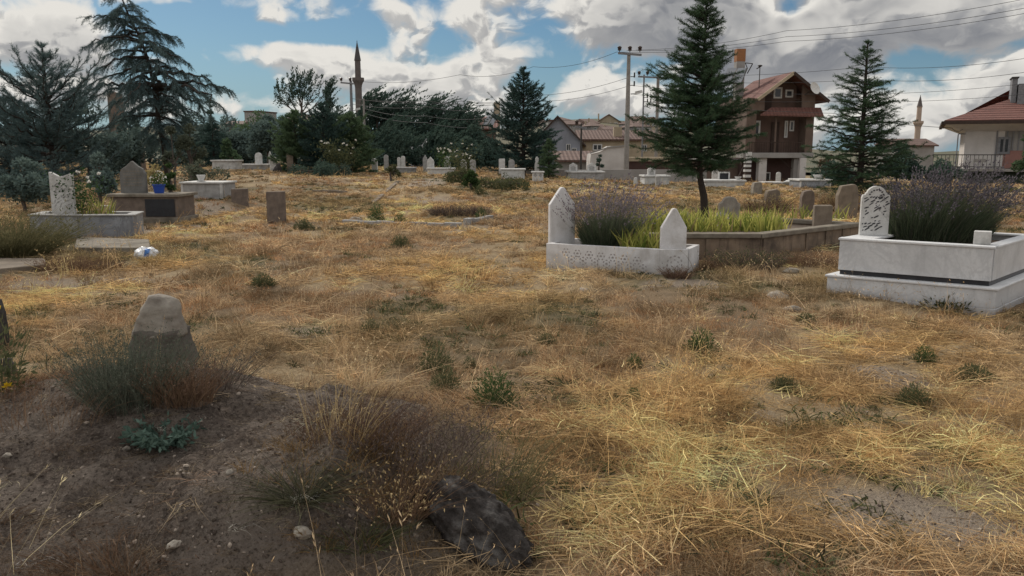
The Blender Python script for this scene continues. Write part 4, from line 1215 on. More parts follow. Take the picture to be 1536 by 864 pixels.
def headstone(label, px0, px1, pyt, pyb, Y, shape, mat_, th=.10, lean=0.0, group=None, text=False, tiltx=0.0, sink=.25, name='headstone', parent_z=None, textmat='grave_grey', flip=False):
    a = at(px0, pyb, Y); b = at(px1, pyb, Y); w = b.x - a.x; H = at(px0, pyt, Y).z - a.z
    c = Vector(((a.x + b.x) / 2, Y, a.z)); h = w / 2
    if shape == 'arch':
        sh = H - min(h * .9, H * .4)
        prof = [(-h, -sink), (h, -sink), (h, sh)] + [(h * math.cos(math.pi * k / 12), sh + (H - sh) * math.sin(math.pi * k / 12)) for k in range(1, 12)] + [(-h, sh)]
    elif shape == 'shoulder':
        sh = H * .72
        prof = [(-h, -sink), (h, -sink), (h, sh), (h * .72, sh + .03), (h * .66, sh + .06)] + [(h * .62 * math.cos(math.pi * k / 10), sh + .06 + (H - sh - .06) * math.sin(math.pi * k / 10)) for k in range(1, 10)] + [(-h * .66, sh + .06), (-h * .72, sh + .03), (-h, sh)]
    elif shape == 'point':
        prof = [(-h, -sink), (h, -sink), (h, H * .72), (h * .15, H), (-h * .15, H), (-h, H * .72)]
    elif shape == 'ogee':
        prof = [(-h, -sink), (h, -sink), (h, H * .62), (h * .8, H * .76), (h * .45, H * .84), (h * .2, H * .93), (0, H), (-h * .2, H * .93), (-h * .45, H * .84), (-h * .8, H * .76), (-h, H * .62)]
    elif shape == 'slant':
        prof = [(-h, -sink), (h, -sink), (h, H * .80), (-h, H)]
    elif shape == 'waist':
        prof = [(-h * .8, -sink), (h * .8, -sink), (h, H * .25), (h * .9, H * .5), (h * .55, H * .6), (h * .75, H * .72), (h * .7, H * .86), (h * .3, H), (-h * .3, H), (-h * .7, H * .86), (-h * .75, H * .72), (-h * .55, H * .6), (-h * .9, H * .5), (-h, H * .25)]
    elif shape == 'rough':
        rg = random.Random(int(px0 * 7)); prof = [(-h, -sink), (h * .95, -sink), (h, H * .5), (h * .85, H * .9), (h * .5, H), (-h * .1, H * .97), (-h * .7, H * .92), (-h * .95, H * .6)]
        prof = [(u + rg.uniform(-.03, .03) * w, v + rg.uniform(-.02, .02) * H) for u, v in prof]
    else:
        prof = [(-h, -sink), (h, -sink), (h, H), (-h, H * .985)]
    mb = MB().slab(prof, (0, 0, 0), (1, 0, 0), (0, 0, 1), th)
    if not text:
        o = mb.build(name, M[mat_], None, c, bevel=min(.02, th * .2)); o.rotation_euler = (tiltx, lean, random.Random(int(px0)).uniform(-.25, .25))
        return tag(o, label, 'headstone', group)
    t = thing(name, label, 'headstone', c, 0, group); t.rotation_euler = (tiltx, lean, 0)
    mb.build('slab', M[mat_], t, bevel=min(.02, th * .2))
    rg = random.Random(int(px0)); tb = MB()
    for r in range(6):
        z = H * (.25 + .085 * r); x = -h * .7
        while x < h * .6:
            ln = rg.uniform(.02, .07); tb.box(x, x + ln, -.004, .004, z, z + .018); x += ln + .02
    tb.build('inscription', M[textmat], t)
    return t
headstone('grey arched headstone standing on the brown marble tomb', 181, 220, 241, 291, 19.1, 'ogee', 'grave_dim', .10, text=True, sink=.0, textmat='coping')
_p = at(239, 291, 19.0)
t = thing('flower_pot', 'bright blue plastic flower pot on the brown marble tomb', 'flower pot', (_p.x, _p.y, _p.z))
MB().lathe([(.10, 0), (.135, .20), (.15, .20), (.15, .23), (.125, .23), (.12, .19)], seg=18).build('pot', M['plastic_blue'], t, smooth=False)
rg = np.random.default_rng(77); V, Q, r = herb_parts(rg, 160, .2, .34, .07, .03); V[:, 2] += .18
link('plant', np_mesh('plant', V, Q, {'rnd': r}), M['weed_green'], t)
m = 60; V, Q, r = leaves(rdir(m, .1, 1, rg) * np.array([.2, .2, .3]) + np.array([0, 0, .24]), rdir(m, -.2, 1, rg), .03, .03, rng=rg)
link('blooms', np_mesh('blooms', V, Q, {'rnd': r}), M['petal_white'], t)
t3, c3, H3, w3 = box_tomb('pale grey box tomb with white rim on an earth bank', 273, 334, 273, 299, 22.6, 1.1, 'grave_grey', 'grave_white', .05, .05, None, frame='grave_white')
_p = at(302, 273, 22.9)
tag(MB().lathe([(.10, 0), (.12, .02), (.07, .05), (.09, .1), (.115, .17), (.12, .2), (.09, .2), (.08, .17)], seg=14).build('vase', M['grave_white'], None, (_p.x, _p.y, _p.z), smooth=True), 'small white vase on the pale grey box tomb', 'vase')

# ------------------------------------------------------------------ upright and fallen field stones of the middle ground
headstone('squat brown stone with pale top edge beside the box tomb', 348, 372, 283, 307, 22.2, 'plain', 'stone_brown', .16)
headstone('tall square brown stone with pale foot alone in the grass', 400, 428, 287, 333, 18.6, 'plain', 'stone_brown', .12)
_p = G(414, 335); slab_low('stone_slab', 'pale foot slab under the tall square brown stone', 'stone slab', [PZ(402, 333, .0), PZ(427, 333, .0), PZ(427, 327, 0), PZ(402, 327, 0)], .12, 'grave_grey')
o = rock('leaning_stone', M['stone_dark'], (.33, .22, .72), 5, None, (at(416, 264, 46).x, 46, .35), .3, 4, .22); o.rotation_euler = (0, .28, .2)
tag(o, 'dark brown leaning boulder by the white slab left of the pines', 'stone')
tag(rock('boulder', M['stone_brown'], (.42, .30, .34), 12, None, (at(1013, 318, 15.6).x, 15.6, .22), .2, 4, .2), 'rounded brown boulder behind the pointed foot stone', 'stone')
headstone('dark old arched stone standing behind the iris bed', 1079, 1110, 295, 332, 16.2, 'shoulder', 'stone_grey', .16)
tag(rock('boulder', M['stone_grey'], (.36, .3, .26), 14, None, (at(1078, 322, 16.0).x, 15.9, .2), .9, 4, .2), 'dark hump of stone leaning on the old arched stone', 'stone')
tag(rock('boulder', M['stone_grey'], (.75, .3, .22), 15, None, (at(1135, 322, 16.6).x, 16.6, .1), .1, 4, .25), 'long low grey stone right of the old arched stone', 'stone')
headstone('square tan block at the rear edge of concrete plot', 1221, 1247, 308, 340, 14.0, 'plain', 'stone_tan', .22)
headstone('brown upright stump of stone behind the square tan block', 1202, 1221, 285, 312, 20.5, 'rough', 'stone_brown', .25)
headstone('broad tan bank of dirt and dry weeds near the right conifer', 1256, 1287, 276, 318, 19.5, 'rough', 'stone_tan', .2)  # rough slab stands in for a brown weed and dirt bank
headstone('weathered brown slab among dry grass in front of columns', 1147, 1172, 284, 312, 22.5, 'rough', 'stone_tan', .18)
headstone('dark leaning stump of stone before the striped post', 1129, 1144, 273, 291, 32, 'rough', 'stone_grey', .25)
headstone('small pale stone stub in grass below the concrete pole', 950, 956, 266, 277, 39, 'rough', 'grave_white', .15)
headstone('small tan stone stub before the shrine topped tomb', 984, 991, 264, 279, 37, 'plain', 'grave_grey', .15)

# old kerbs of sunken graves
def kerb(label, px0, py0, px1, py1, w, h, mat_='grave_grey', group=None):
    a = G(px0, py0); b = G(px1, py1); c = (a + b) / 2
    a2 = a - c; b2 = b - c
    d = (b2 - a2); d.z = 0; d.normalize(); n = Vector((-d.y, d.x, 0)) * w / 2
    mb = MB(); rr = random.Random(int(px0)); k = max(3, int((b - a).length / .35)); top = []; 
    for i in range(k):
        p = a2.lerp(b2, i / k) + Vector((rr.uniform(-.01, .01), rr.uniform(-.01, .01), 0)); q = a2.lerp(b2, (i + .97) / k)
        hh = h * rr.uniform(.75, 1.1); mb.add([p - n + Vector((0, 0, -.15)), p + n + Vector((0, 0, -.15)), q + n + Vector((0, 0, -.15)), q - n + Vector((0, 0, -.15)), p - n + Vector((0, 0, hh)), p + n + Vector((0, 0, hh)), q + n + Vector((0, 0, hh)), q - n + Vector((0, 0, hh))],
              [(0, 1, 2, 3), (4, 5, 6, 7), (0, 1, 5, 4), (1, 2, 6, 5), (2, 3, 7, 6), (3, 0, 4, 7)])
    return tag(mb.build('kerb', M[mat_], None, c, bevel=.012), label, 'kerb', group)
kerb('long pale kerb of a sunken grave in the middle of the field', 515, 336, 693, 341, .14, .09)
kerb('thin pale kerb running away towards the far headstones', 560, 305, 597, 273, .16, .06, 'stone_tan')
kerb('short pale kerb piece at the right end of the long kerb', 700, 337, 736, 331, .16, .14)
kerb('low kerb half buried behind the brown stones', 470, 288, 520, 290, .2, .10, 'stone_tan')
for (px, py, s, sd, lb) in ((1187, 408, .13, 3, 'flat pale stone in the grass by the concrete plot'), (873, 436, .08, 4, 'small pale stone in front of the white carved panel'), (1168, 447, .16, 5, 'flat tan stone in the bare patch before the tiered tomb'),
                            (1188, 466, .12, 6, 'low stone on the ground left of the tiered tomb'), (532, 331, .2, 7, 'pale broken stone lying by the long kerb'), (545, 522, .06, 9, 'small pale stone in the grass right of the upright rock')):
    g = G(px, py); tag(rock('field_stone', M['stone_pale'] if s < .1 else M['stone_grey'], (s, s * .7, s * .35), sd, None, (g.x, g.y, g.z + s * .12), sd, 3, .3), lb, 'stone')

# ------------------------------------------------------------------ plastic bag
_p = G(220, 388)
t = thing('plastic_bag', 'crumpled white plastic bag with blue print on the grass', 'plastic bag', (_p.x, _p.y, _p.z))
bm = bmesh.new(); bmesh.ops.create_icosphere(bm, subdivisions=4, radius=1)
for v in bm.verts:
    p = v.co; k = 1 + .20 * noise.noise(p * 2.1) + .12 * abs(noise.noise(p * 5)) + .05 * noise.noise(p * 11)
    v.co = Vector((p.x * .175, p.y * .13, max(-.07, p.z * .105))) * k
    if v.co.x < -.05: v.co.z *= 1.12
me = bpy.data.meshes.new('bag'); bm.to_mesh(me)
pf = [f for f in bm.faces if f.calc_center_median().x > .02 and f.calc_center_median().x < .10 and f.calc_center_median().y < -.05 and f.calc_center_median().z > -.03]
pv = []; pq = []
for f in pf:
    pq.append(tuple(range(len(pv), len(pv) + 3))); pv += [tuple(v.co * 1.012) for v in f.verts]
link('bag', me, M['plastic_white'], t).location = (0, 0, .075)
me = bpy.data.meshes.new('print'); me.from_pydata(pv, [], pq); link('print', me, M['bag_print'], t).location = (0, 0, .075)
bm.free()
# ------------------------------------------------------------------ the far rows of graves
FG = 'headstones in the far rows'
for a in (
    (382, 393, 229, 246, 50, 'arch', 'grave_white', 'arched white headstone left of the dark leaning boulder'),
    (403, 407, 227, 246, 54, 'point', 'grave_white', 'thin pale headstone tip behind the white slab'),
    (404, 415, 233, 252, 48, 'slant', 'grave_white', 'white slab leaning against the dark boulder'),
    (430, 440, 230, 250, 47, 'slant', 'stone_tan', 'tan headstone between dark boulder and green pines'),
    (557, 566, 236, 253, 50, 'slant', 'grave_white', 'white headstone with sloping top at the left of the row'),
    (576, 583, 232, 252, 52, 'arch', 'grave_grey', 'slim grey headstone with arched top'),
    (596, 601, 236, 252, 53, 'arch', 'grave_white', 'left one of a close pair of white stones'),
    (601.5, 607.5, 234, 252, 53, 'arch', 'grave_white', 'right one of a close pair of white stones'),
    (634, 641, 232, 252, 51, 'ogee', 'grave_grey', 'grey ogee headstone partly behind an arched one'),
    (640, 651, 235, 254, 49, 'ogee', 'grave_white', 'arched pale headstone with a carved panel'),
    (665, 676, 234, 254, 50, 'waist', 'grave_white', 'turban shaped white headstone at the end of the low wall'),
    (691, 700, 239, 252, 50, 'arch', 'grave_white', 'small round white headstone in the flowering weeds'),
    (705, 714, 239, 253, 49, 'arch', 'grave_grey', 'small grey headstone beside the flowering weeds'),
    (748, 757, 238, 254, 46, 'plain', 'grave_white', 'plain white rectangular headstone on the white box tomb'),
    (763, 772, 239, 254, 47, 'arch', 'grave_grey', 'grey arched headstone next to the plain white rectangle'),
    (802, 809, 235, 255, 46, 'waist', 'grave_white', 'white waisted headstone beside the little conifer'),
    (1068, 1078, 253, 271, 43, 'point', 'grave_white', 'white pointed headstone on the low tomb by the brown house'),
    (1164, 1171, 258, 272, 47, 'arch', 'grave_white', 'small pale stone between the house columns'),
):
    headstone(a[7], a[0], a[1], a[2], a[3], a[4], a[5], a[6], .13, group=FG)
TG = 'low tombs in the far rows'
def far_tomb(label, px0, px1, pyt, pyb, Y, depth, body='grave_white', top='grave_white', **k):
    return box_tomb(label, px0, px1, pyt, pyb, Y, depth, body, top, .06, .08, None, group=TG, **k)
far_tomb('grey stone tomb under the pair of white stones', 588, 621, 251, 258, 50, 1.2, 'grave_grey', 'grave_grey')
far_tomb('low white tomb under the turban headstone', 641, 681, 252, 261, 48, 1.2)
far_tomb('white box tomb under the plain white rectangle', 752, 787, 253, 262, 44, 1.3)
far_tomb('long white tomb carrying two little house shaped stones', 852, 906, 257, 264, 46, 2.0, 'grave_grey')
far_tomb('white tomb with a ledge and one house shaped stone', 967, 1004, 263, 272, 40, 1.4, 'grave_white', 'grave_white')
far_tomb('wide pale tomb in front of the brown house', 1058, 1117, 270, 282, 38, 1.5)
far_tomb('grey panelled tomb with white edges near right conifer', 1200, 1246, 269, 281, 38, 1.5, 'marble_grey', 'grave_white', frame='grave_white')
far_tomb('low pale tomb left of the white slab on the left side', 318, 352, 240, 246, 46, 1.3)
far_tomb('low grey kerbed tomb at the left of the arched stone', 356, 402, 246, 251, 49, 1.2, 'grave_grey', 'grave_white')
far_tomb('small low tomb between the house columns', 1148, 1175, 273, 278, 44, 1.0, 'grave_grey', 'grave_white')
# white block with diamond pattern
t, c, H, w = far_tomb('white block with dark diamond tracery beside the little conifer', 799, 815, 257, 268, 42, .6)
mb = MB()
for i in range(2):
    u = -w / 4 + i * w / 2
    mb.slab([(u - .10, H * .45), (u, H * .15), (u + .10, H * .45), (u, H * .75)], (0, -.004, 0), (1, 0, 0), (0, 0, 1), .006)
mb.build('tracery', M['grave_grey'], t)
# little house shaped stones with niches
def shrine(label, px0, px1, pyt, pyb, Y):
    a = at(px0, pyb, Y); b = at(px1, pyb, Y); w = b.x - a.x; H = at(px0, pyt, Y).z - a.z
    t = thing('shrine_stone', label, 'headstone', ((a.x + b.x) / 2, Y, a.z), 0, 'house shaped headstones'); h = w / 2
    MB().slab([(-h, 0), (h, 0), (h, H * .7), (0, H), (-h, H * .7)], (0, 0, 0), (1, 0, 0), (0, 0, 1), .18).build('gable_slab', M['grave_white'], t, bevel=.015)
    MB().slab([(-h * .6, H * .06), (h * .6, H * .06), (h * .6, H * .5), (0, H * .68), (-h * .6, H * .5)], (0, -.004, 0), (1, 0, 0), (0, 0, 1), .006).build('niche', M['grave_grey'], t)
    MB().box(-h * 1.12, h * 1.12, -.05, .22, -.04, .03).build('foot', M['grave_white'], t)
shrine('left house shaped white stone on the long white tomb', 853.5, 866, 244, 257, 46.4)
shrine('right house shaped white stone on the long white tomb', 881, 894, 244, 257, 46.4)
shrine('house shaped white stone on the ledged tomb', 971.5, 983, 250, 263, 40.4)
# urns, framed stone, posts
def urn(label, px, pyt, pyb, Y, r):
    a = at(px, pyb, Y); H = at(px, pyt, Y).z - a.z
    return tag(MB().lathe([(r * .5, 0), (r * .55, H * .1), (r * .7, H * .45), (r, H * .9), (r * 1.05, H), (r * .85, H), (r * .7, H * .8)], seg=14).build('urn', M['grave_white'], None, a, smooth=True), label, 'urn')
urn('small white urn holding a stick on the wide pale tomb', 1107, 265, 270, 38.5, .16)
_p = at(1107, 266, 38.5); tag(MB().tube([_p + Vector((0, 0, 0)), _p + Vector((.2, 0, .45)), _p + Vector((.38, 0, .85))], [.018, .014, .008], 6).build('stick', M['bark_grey'], None), 'thin bare stick leaning out of the small white urn', 'stick')
urn('white urn with a small bush on the grey panelled tomb', 1227, 262, 270, 39, .24)
t = thing('framed_stone', 'white framed dark plaque on the wide pale tomb', 'headstone', at(1086, 270, 39))
s = 1 / F * 39
mb = MB(); mb.box(-8.5 * s, -6.5 * s, 0, .1, 0, 12 * s); mb.box(6.5 * s, 8.5 * s, 0, .1, 0, 12 * s); mb.box(-6.5 * s, 6.5 * s, 0, .1, 10 * s, 12 * s); mb.build('frame', M['grave_white'], t)
MB().box(-6.5 * s, 6.5 * s, .04, .09, 0, 10 * s).build('plaque', M['marble_dark'], t)
tag(rock('white_cloth_mound', M['grave_white'], (.62, .4, .2), 44, None, (at(1190, 274, 41).x, 41, at(1190, 273, 41).z), 0, 3, .1), 'low rounded white stone left of the grey panelled tomb', 'stone')
# low brown retaining wall along the far side of the cemetery
a = at(760, 268, 52); b = at(1060, 262, 52)
tag(MB().box(0, b.x - a.x, 0, .35, -.3, .62).build('low_wall', M['wall_grey'], None, (a.x, 52, -.05)), 'low grey brown wall along the far edge of the cemetery', 'wall')
# ------------------------------------------------------------------ houses
def window(parent, x0, x1, z0, z1, y, frame='frame_white', cols=2, lab=None, fw=.09):
    """framed window on a wall facing -y, standing proud of the wall by a few cm"""
    mb = MB()
    mb.box(x0, x1, y - .05, y + .04, z0, z0 + fw); mb.box(x0, x1, y - .05, y + .04, z1 - fw, z1)
    mb.box(x0, x0 + fw, y - .05, y + .04, z0 + fw, z1 - fw); mb.box(x1 - fw, x1, y - .05, y + .04, z0 + fw, z1 - fw)
    for k in range(1, cols):
        xm = x0 + (x1 - x0) * k / cols; mb.box(xm - fw * .4, xm + fw * .4, y - .04, y + .03, z0 + fw, z1 - fw)
    f = mb.build('window', M[frame], parent)
    MB().box(x0 + fw * .5, x1 - fw * .5, y - .015, y - .005, z0 + fw * .5, z1 - fw * .5).build('pane', M['glass'], f)
    return f

def brown_house():
    Y = 72.0; s = Y / F
    zf = lambda py: at(1180, py, Y).z
    xl = at(1134, 200, Y).x
    rot = R(4)
    t = thing('house', 'three storey brown house with red gable roof behind the tall conifer', 'house', (xl, Y, 0), rot)
    X = lambda px: (px - 1140) * s          # metres along the front
    W = X(1232); Dp = 8.5
    sr, cr = math.sin(rot), math.cos(rot)
    def XD(px, d):            # same, for things standing d metres behind the front
        k = at(px, 120, 1.0).x
        return (k * (Y + d * cr) - xl + d * sr) / (cr - k * sr)
    def ZD(py, d): return at(1120, py, Y + d).z
    zg = zf(272) - .3; z1 = zf(229); z1b = zf(237); ze = zf(147); za = zf(108); zm = zf(166)
    # ground floor set back behind the columns
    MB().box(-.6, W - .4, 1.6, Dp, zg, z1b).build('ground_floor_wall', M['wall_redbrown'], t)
    mb = MB()
    # main floor walls, open to the balcony in front
    mb.box(-.9, W - .3, 1.5, Dp, z1, ze)
    mb.box(-.9, -.02, .02, 1.5, z1, ze)
    mb.box(W - 1.0, W - .3, .02, 1.5, z1, ze - .05)
    mb.build('wall', M['wall_brown'], t)
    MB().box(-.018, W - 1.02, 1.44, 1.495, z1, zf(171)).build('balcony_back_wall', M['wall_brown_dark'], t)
    MB().box(-1.15, W - .25, -.25, 1.52, z1b, z1 - .003).build('balcony_slab', M['wall_grey'], t, bevel=.03)
    # gable with recessed attic balcony
    hw = (W + .0) / 2; xc = X(1187)
    gl, gr = -.9, W - .3
    a0, a1 = X(1151), X(1207)
    zr = lambda x: za - .18 - abs(x - xc) * ((za - ze) / (xc - X(1137)))
    MB().slab([(gl, zm), (a0, zm), (a0, zr(a0)), (gl, zr(gl))], (0, .01, 0), (1, 0, 0), (0, 0, 1), .22).build('gable_wall', M['wall_brown'], t)
    MB().slab([(a1, zm), (gr, zm), (gr, zr(gr)), (a1, zr(a1))], (0, .01, 0), (1, 0, 0), (0, 0, 1), .22).build('gable_wall', M['wall_brown'], t)
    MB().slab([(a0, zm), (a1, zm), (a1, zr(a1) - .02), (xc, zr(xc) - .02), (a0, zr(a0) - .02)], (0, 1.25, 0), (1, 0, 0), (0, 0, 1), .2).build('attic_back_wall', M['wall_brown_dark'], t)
    window(t, X(1171.5), X(1184.5), zf(146), zf(129), 1.24, cols=1, fw=.14)
    window(t, X(1189.5), X(1201.5), zf(144.5), zf(132.5), 1.24, cols=1, fw=.14)
    MB().box(X(1158), X(1169), 1.18, 1.24, zm, zf(139)).build('attic_door', M['wood_dark'], t)
    rl = MB(); rl.box(a0, a1, .05, .09, zf(149), zf(148)); rl.box(a0, a1, .05, .09, zf(154), zf(153.4))
    rl.build('attic_rail', M['wood_dark'], t)
    # tiled awning over the balcony
    mb = MB()
    e0, e1 = X(1141), X(1236)
    mb.add([(e0, -.7, zf(172)), (e1, -.7, zf(174)), (e1, 0.0, zf(161)), (e0 + 1.2, 0.0, zf(161)), (e0, -.7, zf(172) - .12), (e1, -.7, zf(174) - .12), (e1, 0, zf(161) - .12), (e0 + 1.2, 0, zf(161) - .12)],
           [(0, 1, 2, 3), (7, 6, 5, 4), (0, 4, 5, 1), (1, 5, 6, 2), (3, 2, 6, 7), (0, 3, 7, 4)])
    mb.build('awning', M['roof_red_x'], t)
    # roof: two pitched planes with overhang, dark eaves and bargeboards
    k = (za - ze) / (xc - X(1137))
    xe0, xe1 = X(1135.5), X(1242)
    y0, y1 = -.75, Dp + .3
    th = .16
    for nm, xe in (('roof', xe0), ('roof', xe1)):
        ze_ = za - abs(xe - xc) * k
        MB().add([(xc, y0, za), (xc, y1, za), (xe, y1, ze_), (xe, y0, ze_), (xc, y0, za - th), (xc, y1, za - th), (xe, y1, ze_ - th), (xe, y0, ze_ - th)],
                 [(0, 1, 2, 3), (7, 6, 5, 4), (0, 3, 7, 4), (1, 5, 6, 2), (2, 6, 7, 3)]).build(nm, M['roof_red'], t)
        b = MB(); b.bar((xc, y0 - .05, za - .12), (xe, y0 - .05, ze_ - .12), .10, .26); b.build('bargeboard', M['wall_cream'] if xe < xc else M['wood_dark'], t)
    # front door, windows with white frames
    MB().box(X(1172), X(1184), 1.36, 1.44, z1, zf(182)).build('door', M['wood_dark'], t)
    window(t, X(1144), X(1155), zf(203), zf(180), 1.43, cols=1, fw=.16)
    window(t, X(1192.5), X(1197.5), zf(206), zf(180), 1.43, cols=1, fw=.12)
    window(t, X(1200), X(1207), zf(196), zf(180), 1.43, cols=1, fw=.12)
    MB().box(X(1167.8), X(1170), -.12, .08, z1, zf(171)).build('balcony_post', M['wall_brown'], t)
    rl = MB()
    x = -.6
    rl.box(-.7, W - 1.2, -.16, -.12, zf(214), zf(213)); 
    while x < W - 1.3: rl.box(x, x + .03, -.155, -.125, z1, zf(214)); x += .22
    rl.build('railing', M['wood_dark'], t)
    # columns, striped post, beam
    MB().box(X(1147.5), X(1159.5), .1, .75, zg, z1b - .004).build('column', M['wall_white'], t, bevel=.02)
    MB().box(X(1200), X(1210), .0, .6, zg, z1b - .004).build('column', M['wall_grey'], t, bevel=.02)
    MB().box(X(1206.5), X(1216), -.4, .1, zg, z1b - .006).build('column', M['wall_white'], t, bevel=.02)
    sp = MB(); dk = MB()
    for i, (p0, p1) in enumerate(((228, 234), (236, 239.5), (241, 244.5), (247, 250.5), (254, 257.5), (262, 266))):
        sp.box(X(1124.5), X(1133.5), -.3, .2, zf(p1), zf(p0) - .001)
    dk.box(X(1125.5), X(1132.5), -.25, .15, zg, z1b - .01)
    d = dk.build('post', M['wood_dark'], t); sp.build('white_band', M['frame_white'], d)
    MB().bar((X(1178), .3, zf(236)), (X(1199), .3, zf(253)), .07, .05).build('brace', M['wood_dark'], t)
    MB().bar((X(1085), -.3, zf(239)), (X(1147), -.3, zf(240)), .05, .05).build('rail_pipe', M['metal_grey'], t)
    mb = MB(); mb.box(X(1164), X(1175), 1.5, 1.56, zf(271), zf(259)); b = mb.build('doorway', M['frame_white'], t)
    MB().box(X(1165.5), X(1173.5), 1.47, 1.50, zf(271), zf(260.5)).build('pane', M['glass'], b)
    MB().box(XD(1028, 2.4), -.62, 2.4, 7.5, zg, z1b - .3).build('annex_wall', M['wall_brown'], t)
    MB().box(XD(1026, 2.3), -.61, 2.3, 7.6, z1b - .298, z1b - .1).build('annex_roof', M['wall_grey'], t)
    # chimney on the roof, orange brick head
    MB().box(XD(1104, 5.2), XD(1116.5, 5.2), 5.2, 5.95, ze, ZD(92, 5.2)).build('chimney', M['wall_grey'], t)
    MB().box(XD(1103.8, 5.2), XD(1116.8, 5.2), 5.19, 5.96, ZD(92, 5.2) + .001, ZD(73, 5.2)).build('chimney_head', M['brick_orange'], t)
    # solar collectors on a tilted frame
    c = MB(); f_ = MB()
    for (u0, u1) in ((1086, 1099.5), (1101, 1115)):
        c.add([(XD(u0 - 3, 2.6), 2.6, ZD(124, 2.6)), (XD(u1 - 3, 2.6), 2.6, ZD(124, 2.6)), (XD(u1 + 5, 4.2), 4.2, ZD(102, 4.2)), (XD(u0 + 5, 4.2), 4.2, ZD(102, 4.2)), (XD(u0 - 3, 2.6), 2.7, ZD(125.5, 2.6)), (XD(u1 - 3, 2.6), 2.7, ZD(125.5, 2.6)), (XD(u1 + 5, 4.2), 4.3, ZD(103.5, 4.2)), (XD(u0 + 5, 4.2), 4.3, ZD(103.5, 4.2))],
              [(0, 1, 2, 3), (7, 6, 5, 4), (0, 4, 5, 1), (1, 5, 6, 2), (2, 6, 7, 3), (3, 7, 4, 0)])
    so = c.build('solar_panel', M['solar'], t)
    X2 = lambda p: XD(p, 4.2)
    Z2 = lambda p: ZD(p, 4.2)
    f_.bar((XD(1082, 2.6), 2.55, ZD(125.5, 2.6)), (XD(1113, 2.6), 2.55, ZD(125.5, 2.6)), .10); f_.bar((X2(1120), 4.2, Z2(102)), (XD(1112, 2.6), 2.7, ZD(125, 2.6)), .10)
    f_.bar((X2(1118), 4.4, Z2(94)), (X2(1129), 4.4, Z2(95)), .07); f_.bar((X2(1129), 4.4, Z2(95)), (X2(1121), 4.3, Z2(110)), .07); f_.bar((X2(1121), 4.3, Z2(103)), (X2(1118), 4.4, Z2(94)), .07)
    f_.build('frame', M['metal_dark'], so)
    xa = XD(1139, 2.2); za_ = ZD(97, 2.2)
    a = MB(); a.bar((xa, 2.2, za_ - 2.0), (xa, 2.2, za_), .06); a.bar((xa - .3, 2.2, za_ - .35), (xa + .15, 2.2, za_ - .1), .09); a.lathe([(.05, 0), (.22, .1), (.20, .16), (.03, .2)], (xa, 2.2, za_ - .2), 10)
    a.build('antenna', M['metal_dark'], t)
    ds = MB()
    for r_, z_ in ((.0, 0),): pass
    ds.lathe([(.05, 0.0), (.3, .03), (.5, .10), (.56, .17), (.53, .17), (.46, .12), (.28, .06), (.05, .03)], (0, 0, 0), 18)
    o = ds.build('satellite_dish', M['frame_white'], t, (X(1216), -1.0, zf(134)), smooth=True); o.rotation_euler = (R(70), 0, R(25))
    MB().bar((X(1214), -.85, zf(135)), (X(1210), -.1, zf(142)), .05).build('bracket', M['metal_dark'], o).matrix_parent_inverse = Matrix()
    for ch in o.children: ch.matrix_parent_inverse = (Matrix.Translation(o.location) @ o.rotation_euler.to_matrix().to_4x4()).inverted()
    return t
brown_house()

